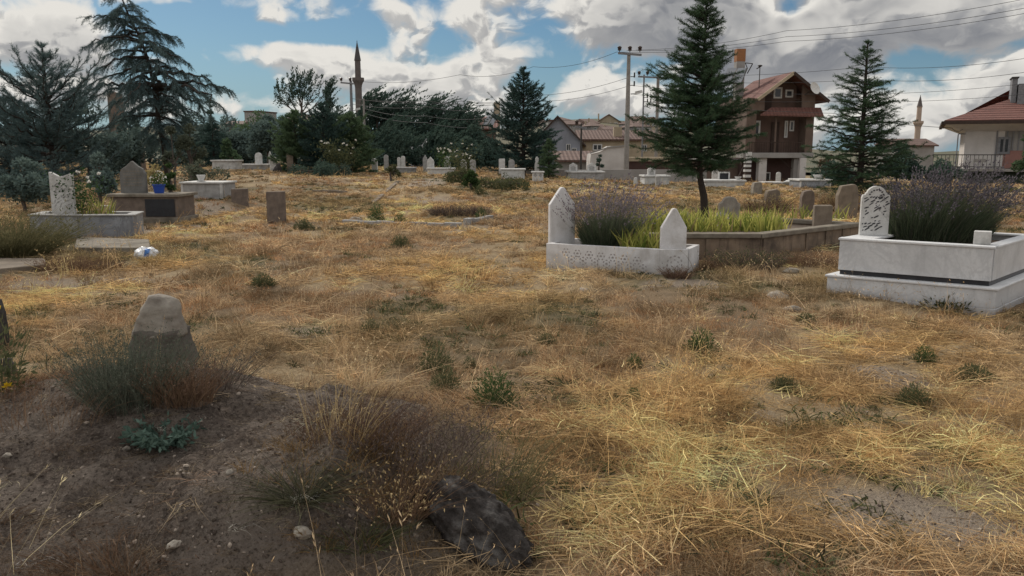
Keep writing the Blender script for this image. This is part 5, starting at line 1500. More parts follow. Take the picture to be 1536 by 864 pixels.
def right_house():
    Y = 46.0; s = Y / F
    t = thing('house', 'white house with red hip roof and railed balcony at the right edge', 'house', (at(1444, 250, Y).x, Y, 0), R(-27))
    X = lambda px: (px - 1444) * s / 1.12
    zf = lambda py: at(1444, py, Y).z
    W = X(1640); z0 = zf(253); ze = zf(181)
    MB().box(0, X(1500), 0, 8, z0, ze).build('wall', M['wall_white'], t)
    MB().box(X(1500) + .002, W, .9, 8, z0, ze).build('porch_wall', M['wall_grey'], t)
    # hip roof with overhang
    xo, yo = X(1411), -1.25
    zr = zf(112); run = (zr - ze) / .42
    x1 = W + 1.2; y1 = 9.3
    ym = (yo + y1) / 2; hh = (y1 - yo) / 2
    zt = ze + hh * .40
    v = [(xo, yo, ze), (x1, yo, ze), (x1, y1, ze), (xo, y1, ze), (xo + hh * 1.05, ym, zt), (x1 - hh, ym, zt)]
    v2 = [(a, b, c - .18) for a, b, c in v[:4]]
    MB().add(v + v2, [(0, 1, 5, 4), (1, 2, 5), (2, 3, 4, 5), (3, 0, 4), (0, 6, 7, 1), (1, 7, 8, 2), (2, 8, 9, 3), (3, 9, 6, 0), (9, 8, 7, 6)]).build('roof', M['roof_red'], t)
    b = MB(); b.bar((xo - .05, yo - .06, ze - .14), (x1, yo - .06, ze - .14), .16, .18); b.bar((xo - .06, yo, ze - .145), (xo - .06, y1, ze - .145), .16, .18); b.build('gutter', M['wood_dark'], t)
    mb = MB(); mb.add([(xo + .1, yo + .05, ze - .185), (W, yo + .05, ze - .185), (W, 0, ze - .6), (0, 0, ze - .6)], [(0, 1, 2, 3)]); mb.add([(xo + .1, yo + .05, ze - .186), (0, 0, ze - .6), (0, 8, ze - .6), (xo + .1, 8, ze - .186)], [(0, 1, 2, 3)])
    mb.build('soffit', M['wall_white'], t)
    window(t, X(1491), X(1509), zf(231), zf(206), -.01 + 0, 'metal_grey', 2, fw=.12)
    MB().box(X(1500) + .01, W, -.02, .9, zf(252), zf(226)).build('red_panel', M['wall_pink'], t)
    mb = MB()
    for k in range(9): mb.box(X(1503 + k * 8), X(1503 + k * 8) + .05, .0, .05, zf(226) + .004, ze - .6)
    mb.build('porch_slats', M['metal_grey'], t)
    MB().box(X(1500) + .006, W, .05, .09, zf(226) + .004, ze - .6).build('porch_screen', M['wall_grey'], t)
    # balcony slab, railing
    MB().box(X(1398), W, -1.5, -.003, zf(256), zf(252.5)).build('balcony_slab', M['wall_grey'], t)
    rl = MB(); ztop = zf(231.5)
    rl.box(X(1398), X(1500), -1.46, -1.41, ztop - .05, ztop); rl.box(X(1398), X(1500), -1.455, -1.415, zf(250), zf(250) + .04)
    x = X(1399)
    while x < X(1500): rl.box(x, x + .025, -1.45, -1.42, zf(252), ztop - .05); x += .20
    rl.build('railing', M['metal_dark'], t)
    pp = MB(); pp.tube([(X(1489), -.06, zf(252)), (X(1489), -.06, zf(197)), (X(1490), -.08, zf(195)), (X(1500), -.08, zf(195))], .035, 6); pp.build('downpipe', M['metal_grey'], t)
    pp = MB(); pp.tube([(X(1433), -.4, zf(252)), (X(1433), -.4, zf(202)), (X(1434), -.4, zf(201)), (X(1444), -.1, zf(201))], .03, 6); pp.build('lamp_pipe', M['metal_grey'], t)
    MB().box(X(1446), W, -.9, 7, zf(300) - .6, zf(256.5)).build('basement_wall', M['wall_green'], t)
    sr, cr = math.sin(R(-27)), math.cos(R(-27)); xl = t.location.x
    def XD(px, d):
        k = at(px, 150, 1.0).x
        return (k * (Y + d * cr) - xl + d * sr) / (cr - k * sr)
    ch = MB().box(XD(1516, 1.2), XD(1524, 1.2), 1.2, 2.6, zf(165), zf(117)).build('chimney', M['metal_grey'], t)
    MB().box(XD(1514.5, 1.2), XD(1525.5, 1.2), 1.1, 2.7, zf(117) + .002, zf(115)).build('chimney_cap', M['metal_dark'], ch)
    MB().box(XD(1525, 1.2) + .02, XD(1565, 1.2), 1.0, 3.0, zf(160), zf(126)).build('roof_box', M['metal_grey'], t)
    # red blanket over the rail
    MB().box(X(1457), X(1474), -1.47, -1.44, zf(243), zf(238)).build('rail_cloth', M['wall_grey'], t)
    return t
right_house()

def simple_house(label, px0, px1, py_e, py_b, Y, depth, py_r, wall, roof, kind='gable_side', rot=0.0, wins=(), chim=None, group=None, over=.35, name='house'):
    """kind gable_side: ridge runs left-right; gable_front: gable towards us; hip; shed"""
    a = at(px0, py_b, Y); b = at(px1, py_b, Y); w = b.x - a.x
    ze = at(px0, py_e, Y).z - a.z; zr = at(px0, py_r, Y).z - a.z
    t = thing(name, label, 'house', ((a.x + b.x) / 2, Y, a.z), rot, group); h = w / 2
    mb = MB()
    if kind == 'gable_front':
        mb.slab([(-h, -3), (h, -3), (h, ze), (0, zr - .05), (-h, ze)], (0, 0, 0), (1, 0, 0), (0, 0, 1), depth)
    else:
        mb.box(-h, h, 0, depth, -3, ze)
    mb.build('wall', M[wall], t)
    rb = MB(); e = over; d = depth
    if kind == 'gable_side':
        rb.add([(-h - e, -e, ze - .05), (h + e, -e, ze - .05), (h + e, d / 2, zr), (-h - e, d / 2, zr), (h + e, d + e, ze), (-h - e, d + e, ze), (-h - e, -e, ze - .2), (h + e, -e, ze - .2)],
               [(0, 1, 2, 3), (3, 2, 4, 5), (0, 3, 5), (1, 4, 2), (0, 6, 7, 1), (6, 5, 4, 7)])
    elif kind == 'gable_front':
        k = (zr - ze) / h; zz = ze - e * k
        for sg in (-1, 1):
            rb.add([(0, -e, zr), (0, d + e, zr), (sg * (h + e), d + e, zz), (sg * (h + e), -e, zz), (0, -e, zr - .18), (0, d + e, zr - .18), (sg * (h + e), d + e, zz - .18), (sg * (h + e), -e, zz - .18)],
                   [(0, 1, 2, 3), (7, 6, 5, 4), (0, 3, 7, 4), (1, 5, 6, 2), (2, 6, 7, 3)])
    elif kind == 'hip':
        q = min(h, d / 2) * .9
        rb.add([(-h - e, -e, ze), (h + e, -e, ze), (h + e, d + e, ze), (-h - e, d + e, ze), (-h + q, d / 2, zr), (h - q, d / 2, zr)], [(0, 1, 5, 4), (1, 2, 5), (2, 3, 4, 5), (3, 0, 4), (3, 2, 1, 0)])
    elif kind == 'shed':
        rb.add([(-h - e, -e, ze), (h + e, -e, ze), (h + e, d, zr), (-h - e, d, zr), (-h - e, -e, ze - .15), (h + e, -e, ze - .15), (h + e, d, zr - .15), (-h - e, d, zr - .15)],
               [(0, 1, 2, 3), (7, 6, 5, 4), (0, 4, 5, 1), (1, 5, 6, 2), (2, 6, 7, 3), (3, 7, 4, 0)])
    elif kind == 'flat':
        rb.box(-h - .15, h + .15, -.15, d + .15, ze + .001, ze + .3)
    r_ = rb.build('roof', M[roof], t)
    for (p0, p1, q0, q1) in wins:
        x0 = (p0 - (px0 + px1) / 2) / F * Y; x1 = (p1 - (px0 + px1) / 2) / F * Y
        window(t, x0, x1, at(px0, q1, Y).z - a.z, at(px0, q0, Y).z - a.z, -.03, cols=2, fw=min(.12, (x1 - x0) * .12))
    if chim:
        p0, p1, q0, yy = chim
        x0 = (p0 - (px0 + px1) / 2) / F * Y; x1 = (p1 - (px0 + px1) / 2) / F * Y
        MB().box(x0, x1, yy, yy + (x1 - x0), ze, at(px0, q0, Y).z - a.z).build('chimney', M['wall_cream'], r_)
    return t

simple_house('grey blue house with plain gable end beside the middle conifer', 800, 872, 211, 250, 74, 9, 173, 'wall_greyblue', 'wood_dark', 'gable_front', R(-6), ((849, 855, 216, 226), (857, 864, 222, 230)))
simple_house('cream house with brown tile roof behind the concrete pole', 873, 1000, 208, 250, 78, 9, 193, 'wall_cream', 'roof_brown', 'gable_side', 0, ((889, 903, 216, 226), (961, 969, 217, 227)), (922, 934, 190, 1.0))
simple_house('low shed with brown tile roof beside the grey blue house', 838, 888, 240, 264, 64, 4, 226, 'wall_grey', 'roof_brown', 'shed', 0, ())
simple_house('dark low workshop under a flat roof behind the pole', 930, 1016, 242, 270, 62, 5, 240, 'wall_redbrown', 'wall_cream', 'flat', 0, ())
simple_house('house with red tile roof peeking out left of the middle conifer', 694, 742, 192, 225, 92, 9, 172, 'wall_brown', 'roof_red_x', 'gable_side', 0, (), (740, 749, 151, 3))
# solar panels on that roof
t = thing('solar_water_heater', 'tilted pale solar panels on the red roof by the middle conifer', 'solar panel', at(735, 188, 88))
s = 88 / F
MB().add([(-12 * s, 0, 0), (4 * s, 0, 0), (12 * s, 1.6, 17 * s), (-2 * s, 1.6, 17 * s), (-12 * s, .1, -.12), (4 * s, .1, -.12), (12 * s, 1.7, 17 * s - .12), (-2 * s, 1.7, 17 * s - .12)], [(0, 1, 2, 3), (7, 6, 5, 4), (0, 4, 5, 1), (1, 5, 6, 2), (2, 6, 7, 3), (3, 7, 4, 0)]).build('panel', M['solar'], t)
f_ = MB(); f_.bar((-4 * s, -.02, .01), (5 * s, 1.6, 17 * s), .12); f_.bar((-12 * s, -.03, 0), (4 * s, -.03, 0), .12); f_.bar((4 * s, 0, 0), (4 * s, .5, -1.6), .1); f_.bar((-11 * s, 0, 0), (-11 * s, .5, -1.6), .1); f_.build('frame', M['metal_dark'], t)
# whitewashed lean-to wall with sloping top
a = at(885, 258, 60); b = at(935, 258, 60); w = b.x - a.x
pt = lambda px, py: ((px - 885) / F * 60, at(885, py, 60).z - a.z)
t = thing('outbuilding', 'white plastered outbuilding with stepped sloping top left of the pole', 'outbuilding', a)
MB().slab([(0, -.6), (w, -.6), pt(936, 220), pt(915, 219), pt(908, 223), pt(898, 228), pt(886, 231), pt(885, 240)], (0, 0, 0), (1, 0, 0), (0, 0, 1), 3.0).build('wall', M['wall_white'], t)
m = MB(); m.bar((pt(884, 230)[0], -.05, pt(884, 230)[1]), (pt(909, 222)[0], -.05, pt(909, 222)[1]), .12, .10); m.bar((pt(909, 221)[0], -.05, pt(909, 221)[1] - .0), (pt(936, 218.6)[0], -.05, pt(936, 218.6)[1]), .12, .10); m.build('coping', M['wall_grey'], t)
simple_house('pale shed with long sloping grey roof behind the far headstones', 626, 662, 236, 252, 74, 5, 220, 'wall_greyblue', 'roof_sheet', 'gable_side', R(14), ())
simple_house('small white gabled house half hidden above the pale shed', 648, 676, 218, 240, 76, 5, 205, 'wall_white', 'roof_sheet', 'gable_front', R(20), ())
simple_house('far grey house at the foot of the right minaret', 1345, 1398, 217, 245, 95, 8, 207, 'wall_grey', 'roof_brown', 'gable_side', R(-8), ())

# town on the hill
HG = 'small houses on the hill behind the grey blue house'
rgh = random.Random(5)
hill_rows = [
    (822, 842, 182, 176, 150, 'wall_grey', 'roof_brown', 'flat'), (841, 856, 180, 174, 165, 'wall_cream', 'roof_brown', 'hip'), (848, 872, 186, 179, 140, 'wall_grey', 'roof_brown', 'gable_side'),
    (872, 884, 186, 178, 170, 'wall_white', 'roof_brown', 'flat'), (882, 898, 184, 177, 180, 'wall_cream', 'roof_brown', 'gable_side'), (886, 912, 189, 182, 150, 'wall_grey', 'roof_brown', 'hip'),
    (896, 930, 182, 171, 190, 'wall_cream', 'roof_brown', 'gable_front'), (908, 926, 194, 188, 135, 'wall_brown', 'roof_brown', 'gable_side'), (928, 948, 186, 178, 170, 'wall_grey', 'roof_brown', 'hip'),
    (942, 966, 180, 173, 200, 'wall_cream', 'roof_brown', 'gable_side'), (950, 978, 190, 182, 150, 'wall_grey', 'roof_brown', 'hip'), (966, 992, 183, 175, 185, 'wall_cream', 'roof_brown', 'gable_front'),
    (790, 818, 186, 178, 190, 'wall_cream', 'roof_brown', 'gable_side'),
]
hill_lab = ['flat roofed grey house on the hill just above the grey blue gable', 'cream house on the hill with hipped roof behind the grey blue gable', 'grey house on the hill right above the grey blue roof edge',
            'narrow white block on the hill between two cream houses', 'cream house on the hill with brown ridge roof left of the broad gable', 'grey hip roofed house in front of the broad cream gable',
            'broad cream gabled house highest on the hill left of the pole', 'low brown walled house on the hill above the cream house roof', 'grey hip roofed house on the hill behind the pole',
            'cream house on the hill top just right of the pole', 'grey house with hipped roof low on the hill right of pole', 'cream gabled house on the hill near the tall conifer', 'cream house on the hill behind the middle conifer']
for (row, lb) in zip(hill_rows, hill_lab):
    p0, p1, pe, pr, Y, wl, rf, kd = row
    ws = [(p0 + (p1 - p0) * u, p0 + (p1 - p0) * (u + .16), pe + 2, pe + 6) for u in (.15, .45, .72)]
    simple_house(lb, p0, p1, pe, pe + 14, Y, 9, pr, wl, rf, kd, R(rgh.uniform(-20, 20)), ws, (p0 + 3, p0 + 5, pr - 2, 4) if rgh.random() < .6 else None, HG)
LG = 'houses on the slope behind the left trees'
for (p0, p1, pe, pr, Y, wl, kd, lb) in (
    (366, 389, 168, 165, 190, 'wall_grey', 'flat', 'cream flat topped block on the slope above the left trees'),
    (340, 364, 186, 180, 150, 'wall_grey', 'gable_side', 'grey house low on the slope right of the drooping cedar'),
    (384, 412, 188, 181, 140, 'wall_brown', 'gable_side', 'brown roofed house on the slope left of the sparse tree'),
    (412, 470, 182, 169, 120, 'wall_grey', 'hip', 'wide house with brown hip roof below the sparse tree'),
    (462, 480, 176, 170, 128, 'wall_white', 'gable_front', 'small white gabled house right of the wide hip roof'),
    (300, 330, 196, 188, 130, 'wall_brown', 'gable_side', 'brown house glimpsed behind the drooping cedar branches'),
    (20, 52, 205, 196, 90, 'wall_brown', 'gable_side', 'brown roof glimpsed through the trees at far left')):
    simple_house(lb, p0, p1, pe, pe + 18, Y, 8, pr, wl, 'roof_brown', kd, R(rgh.uniform(-15, 15)), [(p0 + (p1 - p0) * .3, p0 + (p1 - p0) * .45, pe + 3, pe + 7), (p0 + (p1 - p0) * .62, p0 + (p1 - p0) * .77, pe + 3, pe + 7)], None, LG)

# ------------------------------------------------------------------ minarets
def minaret(label, px, pyt, py_cone, py_bal, pyb, Y, r, mat_, cone):
    z = lambda py: at(px, py, Y).z
    c = at(px, pyb, Y); z0 = c.z - 12
    t = thing('minaret', label, 'minaret', (c.x, Y, z0))
    L = lambda py: z(py) - z0
    zb = L(py_bal)
    MB().lathe([(r * 1.15, 0), (r * 1.1, zb - r * 2.4), (r * 1.2, zb - r * 1.6)], seg=16).build('shaft', M[mat_], t)
    MB().lathe([(r * 1.2, zb - r * 1.6 + .01), (r * 1.5, zb - r * .7), (r * 1.95, zb), (r * 1.95, zb + r * .9), (r * 1.8, zb + r * .9), (r * 1.8, zb + .1)], seg=16).build('balcony', M[mat_], t)
    MB().lathe([(r * .98, zb), (r * .92, L(py_cone) - .3), (r * 1.1, L(py_cone) - .1), (r * 1.1, L(py_cone))], seg=16).build('upper_shaft', M[mat_], t)
    zc = L(py_cone); H = L(pyt) - zc
    MB().lathe([(r * 1.08, zc + .01), (r * .95, zc + H * .12), (r * .5, zc + H * .55), (r * .12, zc + H * .88), (.05, zc + H * .9), (.12, zc + H * .93), (.04, zc + H * .96), (.02, zc + H)], seg=16).build('cone', M[cone], t)
    return t
minaret('dark stone minaret with pointed cap above the windblown trees', 538, 60, 90, 121, 145, 210, .78, 'minaret', 'lead')
minaret('distant tan minaret right of the right hand conifer', 1375, 142, 160, 185, 215, 260, .78, 'minaret_pale', 'minaret')

# ------------------------------------------------------------------ poles and wires
def insulator(mb, x, y, z): mb.lathe([(.03, 0), (.03, .10), (.12, .12), (.13, .19), (.09, .2), (.14, .26), (.15, .34), (.08, .40)], (x, y, z), 10)
def pole(label, px, pyt, pyb, Y, r0, r1, mat_='pole_concrete', arm=None, lamp=None, racks=(), z_extra=0, lean=0):
    a = at(px, pyb, Y); H = at(px, pyt, Y).z - a.z; s = Y / F
    t = thing('utility_pole', label, 'utility pole', a)
    mb = MB(); mb.tube([(0, 0, -1), (lean * .5, 0, H / 2), (lean, 0, H)], [r0, (r0 + r1) / 2, r1], 8); mb.build('shaft', M[mat_], t)
    if arm:
        x0, x1, py, ins = arm; z = at(px, py, Y).z - a.z
        ab = MB(); ab.bar(((x0 - px) * s, -.12, z), ((x1 - px) * s, -.12, z - .12), .12, .14); an = ab.build('crossarm', M['metal_grey'], t)
        for i in ins:
            ib = MB(); insulator(ib, (i - px) * s, -.12, z + (.06 if True else 0)); ib.build('insulator', M['porcelain'], an)
    for (py, w_) in racks:
        z = at(px, py, Y).z - a.z
        rb = MB(); rb.bar((r0 * .8, 0, z), (w_, 0, z), .06, .05); rb.bar((w_, 0, z - .06), (w_, 0, z + .28), .09, .09); rb.build('wire_rack', M['metal_dark'], t)
    if lamp:
        x0, x1, py0, py1 = lamp
        lb = MB(); lb.tube([((x0 - px) * s, 0, at(px, py0, Y).z - a.z), (((x0 + x1) / 2 - px) * s, 0, at(px, py0, Y).z - a.z + .02)], .035, 6); l_ = lb.build('lamp_arm', M['metal_grey'], t)
        xm = ((x0 + x1) / 2 - px) * s; z = at(px, (py0 + py1) / 2, Y).z - a.z; w_ = (x1 - x0) / 2 * s
        hb = MB(); hb.add([(xm - .1, -.12, z - .12), (xm + w_, -.16, z + .02), (xm + w_, .16, z + .02), (xm - .1, .12, z - .12), (xm - .1, -.10, z + .1), (xm + w_ * .9, -.1, z + .2), (xm + w_ * .9, .1, z + .2), (xm - .1, .1, z + .1)],
                          [(3, 2, 1, 0), (4, 5, 6, 7), (0, 1, 5, 4), (1, 2, 6, 5), (2, 3, 7, 6), (3, 0, 4, 7)]); hb.build('lamp_head', M['grave_white'], l_)
    return t
pole('tall concrete pole with three dark insulators and street lamp', 939, 80, 266, 57, .20, .12, arm=(923, 957, 80, (925, 940, 954.5)), lamp=(943, 960, 141, 138), racks=((115, .42), (128, .42)))
pole('left post of the double pole half hidden by tall conifer', 963, 112, 232, 72, .07, .07, 'metal_grey', arm=(954, 992, 115, (955.5, 967.5)), racks=((146, .35), (153, .35), (160, .35)))
pole('right post of the double pole half hidden by tall conifer', 983, 113, 262, 72.6, .16, .13, 'pole_concrete', arm=None, racks=((146, -.6), (153, -.6)))
pole('slim pole with blue grey crossarm and lamp before the minaret', 528.5, 121, 196, 80, .17, .12, 'metal_grey', arm=(514, 533, 124, (515, 528)), lamp=(530, 541, 166, 163))
pole('second thin pole right of the minaret among the trees', 547, 148, 200, 84, .12, .10, 'pole_concrete')
pole('thin black pole between grey blue house and cream house', 871, 185, 263, 60, .09, .06, 'metal_dark', arm=(862, 879, 190, (864,)))
def wire(label, pts, sag, r=.014, group=None):
    P = [at(*p) for p in pts]; mid = []
    for a, b in zip(P[:-1], P[1:]):
        for k in range(12):
            u = k / 12; q = a.lerp(b, u); q.z -= sag * 4 * u * (1 - u); mid.append(q)
    mid.append(P[-1]); c = mid[0].copy()
    o = MB().tube([q - c for q in mid], r, 5).build('power_line', M['wire'], None, c)
    return tag(o, label, 'power line', group)
WG = 'power lines across the sky'
wire('highest power line rising from the concrete pole to the top right corner', [(954, 75, 57), (1180, 46, 52), (1560, -6, 40)], .25, .012, WG)
wire('second power line just under the highest towards the right', [(940, 76, 57), (1180, 55, 52), (1560, 8, 40)], .25, .012, WG)
wire('third power line sloping over the brown house chimney', [(925, 78, 57), (1180, 62, 52), (1560, 16, 40)], .25, .012, WG)
wire('power line passing above the right conifer top', [(985, 112, 72), (1300, 100, 56), (1560, 84, 44)], .3, .013, WG)
wire('power line just below the one above the right conifer top', [(985, 118, 72), (1300, 119, 56), (1560, 105, 44)], .3, .013, WG)
wire('power line crossing in front of the attic windows', [(946, 128, 57), (1240, 141, 50), (1560, 123, 42)], .2, .010, WG)
wire('power line crossing the awning of the brown house', [(946, 141, 57), (1240, 152, 50), (1560, 139, 42)], .2, .010, WG)
wire('power line running behind the right conifer to the white house', [(966, 152, 71), (1250, 170, 56), (1428, 192, 47), (1444, 194, 45.6)], .15, .015, WG)
wire('power line reaching left from the concrete pole top', [(925, 78, 57), (800, 100, 66), (690, 112, 72), (528, 121, 80)], .4, .014, WG)
wire('power line reaching left from the upper rack of the pole', [(946, 115, 57), (800, 143, 66), (690, 152, 73), (547, 150, 84)], .3, .014, WG)
wire('power line reaching left from the lower rack of the pole', [(946, 128, 57), (800, 152, 66), (560, 150, 84)], .3, .014, WG)
wire('topmost pale line before the windblown trees', [(529, 148, 80), (640, 151, 74), (745, 157, 70)], .2, .020, WG)
wire('second pale line before the windblown trees', [(529, 156, 80), (640, 160, 74), (745, 164, 70)], .25, .020, WG)
wire('third pale line before the windblown trees', [(547, 163, 80), (640, 174, 74), (740, 176, 70)], .25, .020, WG)
wire('lowest pale line before the windblown trees', [(547, 170, 80), (640, 184, 74), (740, 190, 70)], .25, .020, WG)
# brown stone pillar among the left trees
t = thing('stone_pillar', 'weathered brown stone pillar among the dark trees on the left', 'pillar', at(179, 258, 45))
s = 45 / F; H = at(179, 136, 45).z - at(179, 258, 45).z
MB().slab([(-10 * s, -.5), (10 * s, -.5), (9.5 * s, H * .8), (8 * s, H * .97), (-6 * s, H), (-9.5 * s, H * .96)], (0, 0, 0), (1, 0, 0), (0, 0, 1), .5).build('shaft', M['stone_brown'], t, bevel=.05)
MB().box(-14 * s, 30 * s, .1, .9, -.5, H * .42).build('base_block', M['stone_brown'], t, bevel=.06)
# ------------------------------------------------------------------ trees
def fol2(name, dark, light, tr=.18): M[name] = foliage(name, dark, light, tr)
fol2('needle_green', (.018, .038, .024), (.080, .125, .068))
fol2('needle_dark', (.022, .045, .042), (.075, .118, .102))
fol2('needle_haze', (.048, .078, .082), (.125, .175, .172))  # bluish haze over the left trees put into the needle colour
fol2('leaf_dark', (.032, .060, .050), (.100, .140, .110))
fol2('leaf_mid', (.042, .076, .042), (.130, .185, .100), .25)
fol2('leaf_olive', (.060, .074, .052), (.145, .160, .115), .25)
fol2('leaf_haze', (.075, .110, .105), (.155, .205, .180), .2)  # leaf colour lifted and blued, with the haze painted in
fol2('leaf_straw', (.22, .18, .085), (.42, .35, .17), .3)

def spline(pts, n):
    pts = np.array(pts, float); k = len(pts); t = np.linspace(0, k - 1, n); out = []
    for u in t:
        i = min(int(u), k - 2); f = u - i
        p0 = pts[max(i - 1, 0)]; p1 = pts[i]; p2 = pts[i + 1]; p3 = pts[min(i + 2, k - 1)]
        out.append(.5 * ((2 * p1) + (-p0 + p2) * f + (2 * p0 - 5 * p1 + 4 * p2 - p3) * f * f + (-p0 + 3 * p1 - 3 * p2 + p3) * f ** 3))
    return np.array(out)

def conifer(label, base, H, prof, seed, mat_='needle_green', whorls=22, per=6, droop=.25, rise=.25, trunk_pts=None, r0=.12, ragged=.25, twig=.34, need=.07, nw=.012,
            tw_step=.085, need_per=5, crown0=.16, hang=.0, group=None, cat='conifer', dens=1.0, tipup=0.0, wind=(0, 0), name='conifer_tree', side=None, jit=.018, wob=.13):
    """spruce or cedar: whorled limbs along a leader, side twigs, needle tufts. prof(u)=limb length in metres at height fraction u"""
    rg = np.random.default_rng(seed)
    t = thing(name, label, cat, base, 0, group)
    tp = np.array(trunk_pts if trunk_pts is not None else [(0, 0, -.3), (0, 0, H * .5), (0, 0, H)], float)
    sp = spline(tp, 40); zz = sp[:, 2]
    trunk_at = lambda z: np.array([np.interp(z, zz, sp[:, 0]), np.interp(z, zz, sp[:, 1]), z])
    mb = MB(); mb.tube(sp[::3].tolist() + [sp[-1].tolist()], list(r0 * (1 - .93 * np.linspace(0, 1, len(sp[::3]) + 1) ** .9)), 9)
    Ps, Ds, Ls, Rs = [], [], [], []
    zs = crown0 * H + (H * .985 - crown0 * H) * (np.linspace(0, 1, whorls) ** .92)
    gap = fbm(np.arange(whorls) * .9, np.arange(whorls) * .3 + seed, 2, seed)
    for wi, z in enumerate(zs):
        u = z / H; n = max(3, int(round(per * (1 - .35 * u))))
        a0 = rg.uniform(0, 6.28)
        for b in range(n):
            az = a0 + 6.283 * b / n + rg.normal(0, .25)
            R_ = prof(u) * rg.uniform(1 - ragged, 1 + ragged * .6) * (.75 + .5 * gap[wi])
            if side is not None: R_ *= side(az, u)
            if R_ < .05: continue
            p0 = trunk_at(min(H, z + rg.normal(0, H * jit)))
            m = max(4, int(R_ / .16)); s = np.linspace(0, 1, m)
            up = rise * (1.15 * u + .15) + rg.normal(0, wob)
            out = np.array([math.cos(az), math.sin(az)])
            q = np.stack([p0[0] + out[0] * R_ * s + wind[0] * s * s * R_, p0[1] + out[1] * R_ * s + wind[1] * s * s * R_,
                          p0[2] + R_ * (up * s - droop * s * s + tipup * s ** 4)], 1)
            q[1:-1] += rg.normal(0, .018 * R_, (m - 2, 3))
            mb.tube([tuple(v) for v in q], list(np.maximum(.006, r0 * .22 * (R_ / max(.3, prof(crown0) + .01)) ** .7 * (1 - .9 * s))), 5, False)
            # side twigs
            nt = max(5, int(R_ / tw_step * dens)); st = rg.uniform(.12, 1.0, nt) ** .8
            pos = np.stack([np.interp(st, s, q[:, k]) for k in range(3)], 1)
            tan = unit(np.stack([np.interp(np.minimum(1, st + .05), s, q[:, k]) for k in range(3)], 1) - pos + 1e-6)
            sg = np.where(rg.random(nt) < .5, -1, 1)
            lat = np.stack([-tan[:, 1], tan[:, 0], np.zeros(nt)], 1) * sg[:, None]
            ang = rg.uniform(.35, 1.1, nt)[:, None]
            d = unit(tan * np.cos(ang) + lat * np.sin(ang) + np.stack([np.zeros(nt), np.zeros(nt), rg.normal(.05 - hang, .22, nt)], 1))
            tl = twig * (.35 + .65 * (1 - st)) * rg.uniform(.6, 1.25, nt) * min(1, .35 + R_ / 1.2)
            kk = np.maximum(3, (tl / .045 * dens).astype(int)); kmax = int(kk.max())
            f = (np.arange(kmax)[None] + .5) / kk[:, None]; ok = f <= 1
            C = pos[:, None] + d[:, None] * (tl[:, None] * f)[..., None]
            C[..., 2] -= (hang * .6 + .08) * (tl[:, None] * f ** 2)
            C = C[ok]; dd = np.repeat(d[:, None], kmax, 1)[ok]
            # the limb itself is needled too
            sl = rg.uniform(.15, 1, nt); pl = np.stack([np.interp(sl, s, q[:, k]) for k in range(3)], 1)
            C = np.concatenate([C, pl]); dd = np.concatenate([dd, tan])
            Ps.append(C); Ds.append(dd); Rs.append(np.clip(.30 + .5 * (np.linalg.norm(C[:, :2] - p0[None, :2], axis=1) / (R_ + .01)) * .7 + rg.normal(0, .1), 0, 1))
    # leader
    nl = 60; zl = rg.uniform(H * .86, H * 1.0, nl); C = np.array([trunk_at(z) for z in zl]); Ps.append(C); Ds.append(np.tile([0, 0, 1.0], (nl, 1))); Rs.append(np.full(nl, .4))
    C = np.concatenate(Ps); d = np.concatenate(Ds); rr = np.concatenate(Rs)
    C = np.repeat(C, need_per, 0); d = np.repeat(d, need_per, 0); rr = np.repeat(rr, need_per)
    n = len(C)
    C = C + rg.normal(0, .012, (n, 3))
    nd = unit(d * .75 + rg.normal(0, .55, (n, 3)) + np.array([0, 0, .12 - hang * .7]))
    L = need * rg.uniform(.6, 1.25, n)
    sd = unit(np.cross(nd, rg.normal(size=(n, 3)))) * (nw * .5)
    V = np.stack([C - sd, C + sd, C + nd * L[:, None]], 1).reshape(-1, 3)
    Q = np.arange(n * 3).reshape(n, 3)
    mb.build('trunk', M['bark_dark'], t)
    r3 = np.repeat(np.clip(rr + rg.normal(0, .16, n), 0, 1), 3)
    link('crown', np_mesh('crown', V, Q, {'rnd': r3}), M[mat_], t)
    return t

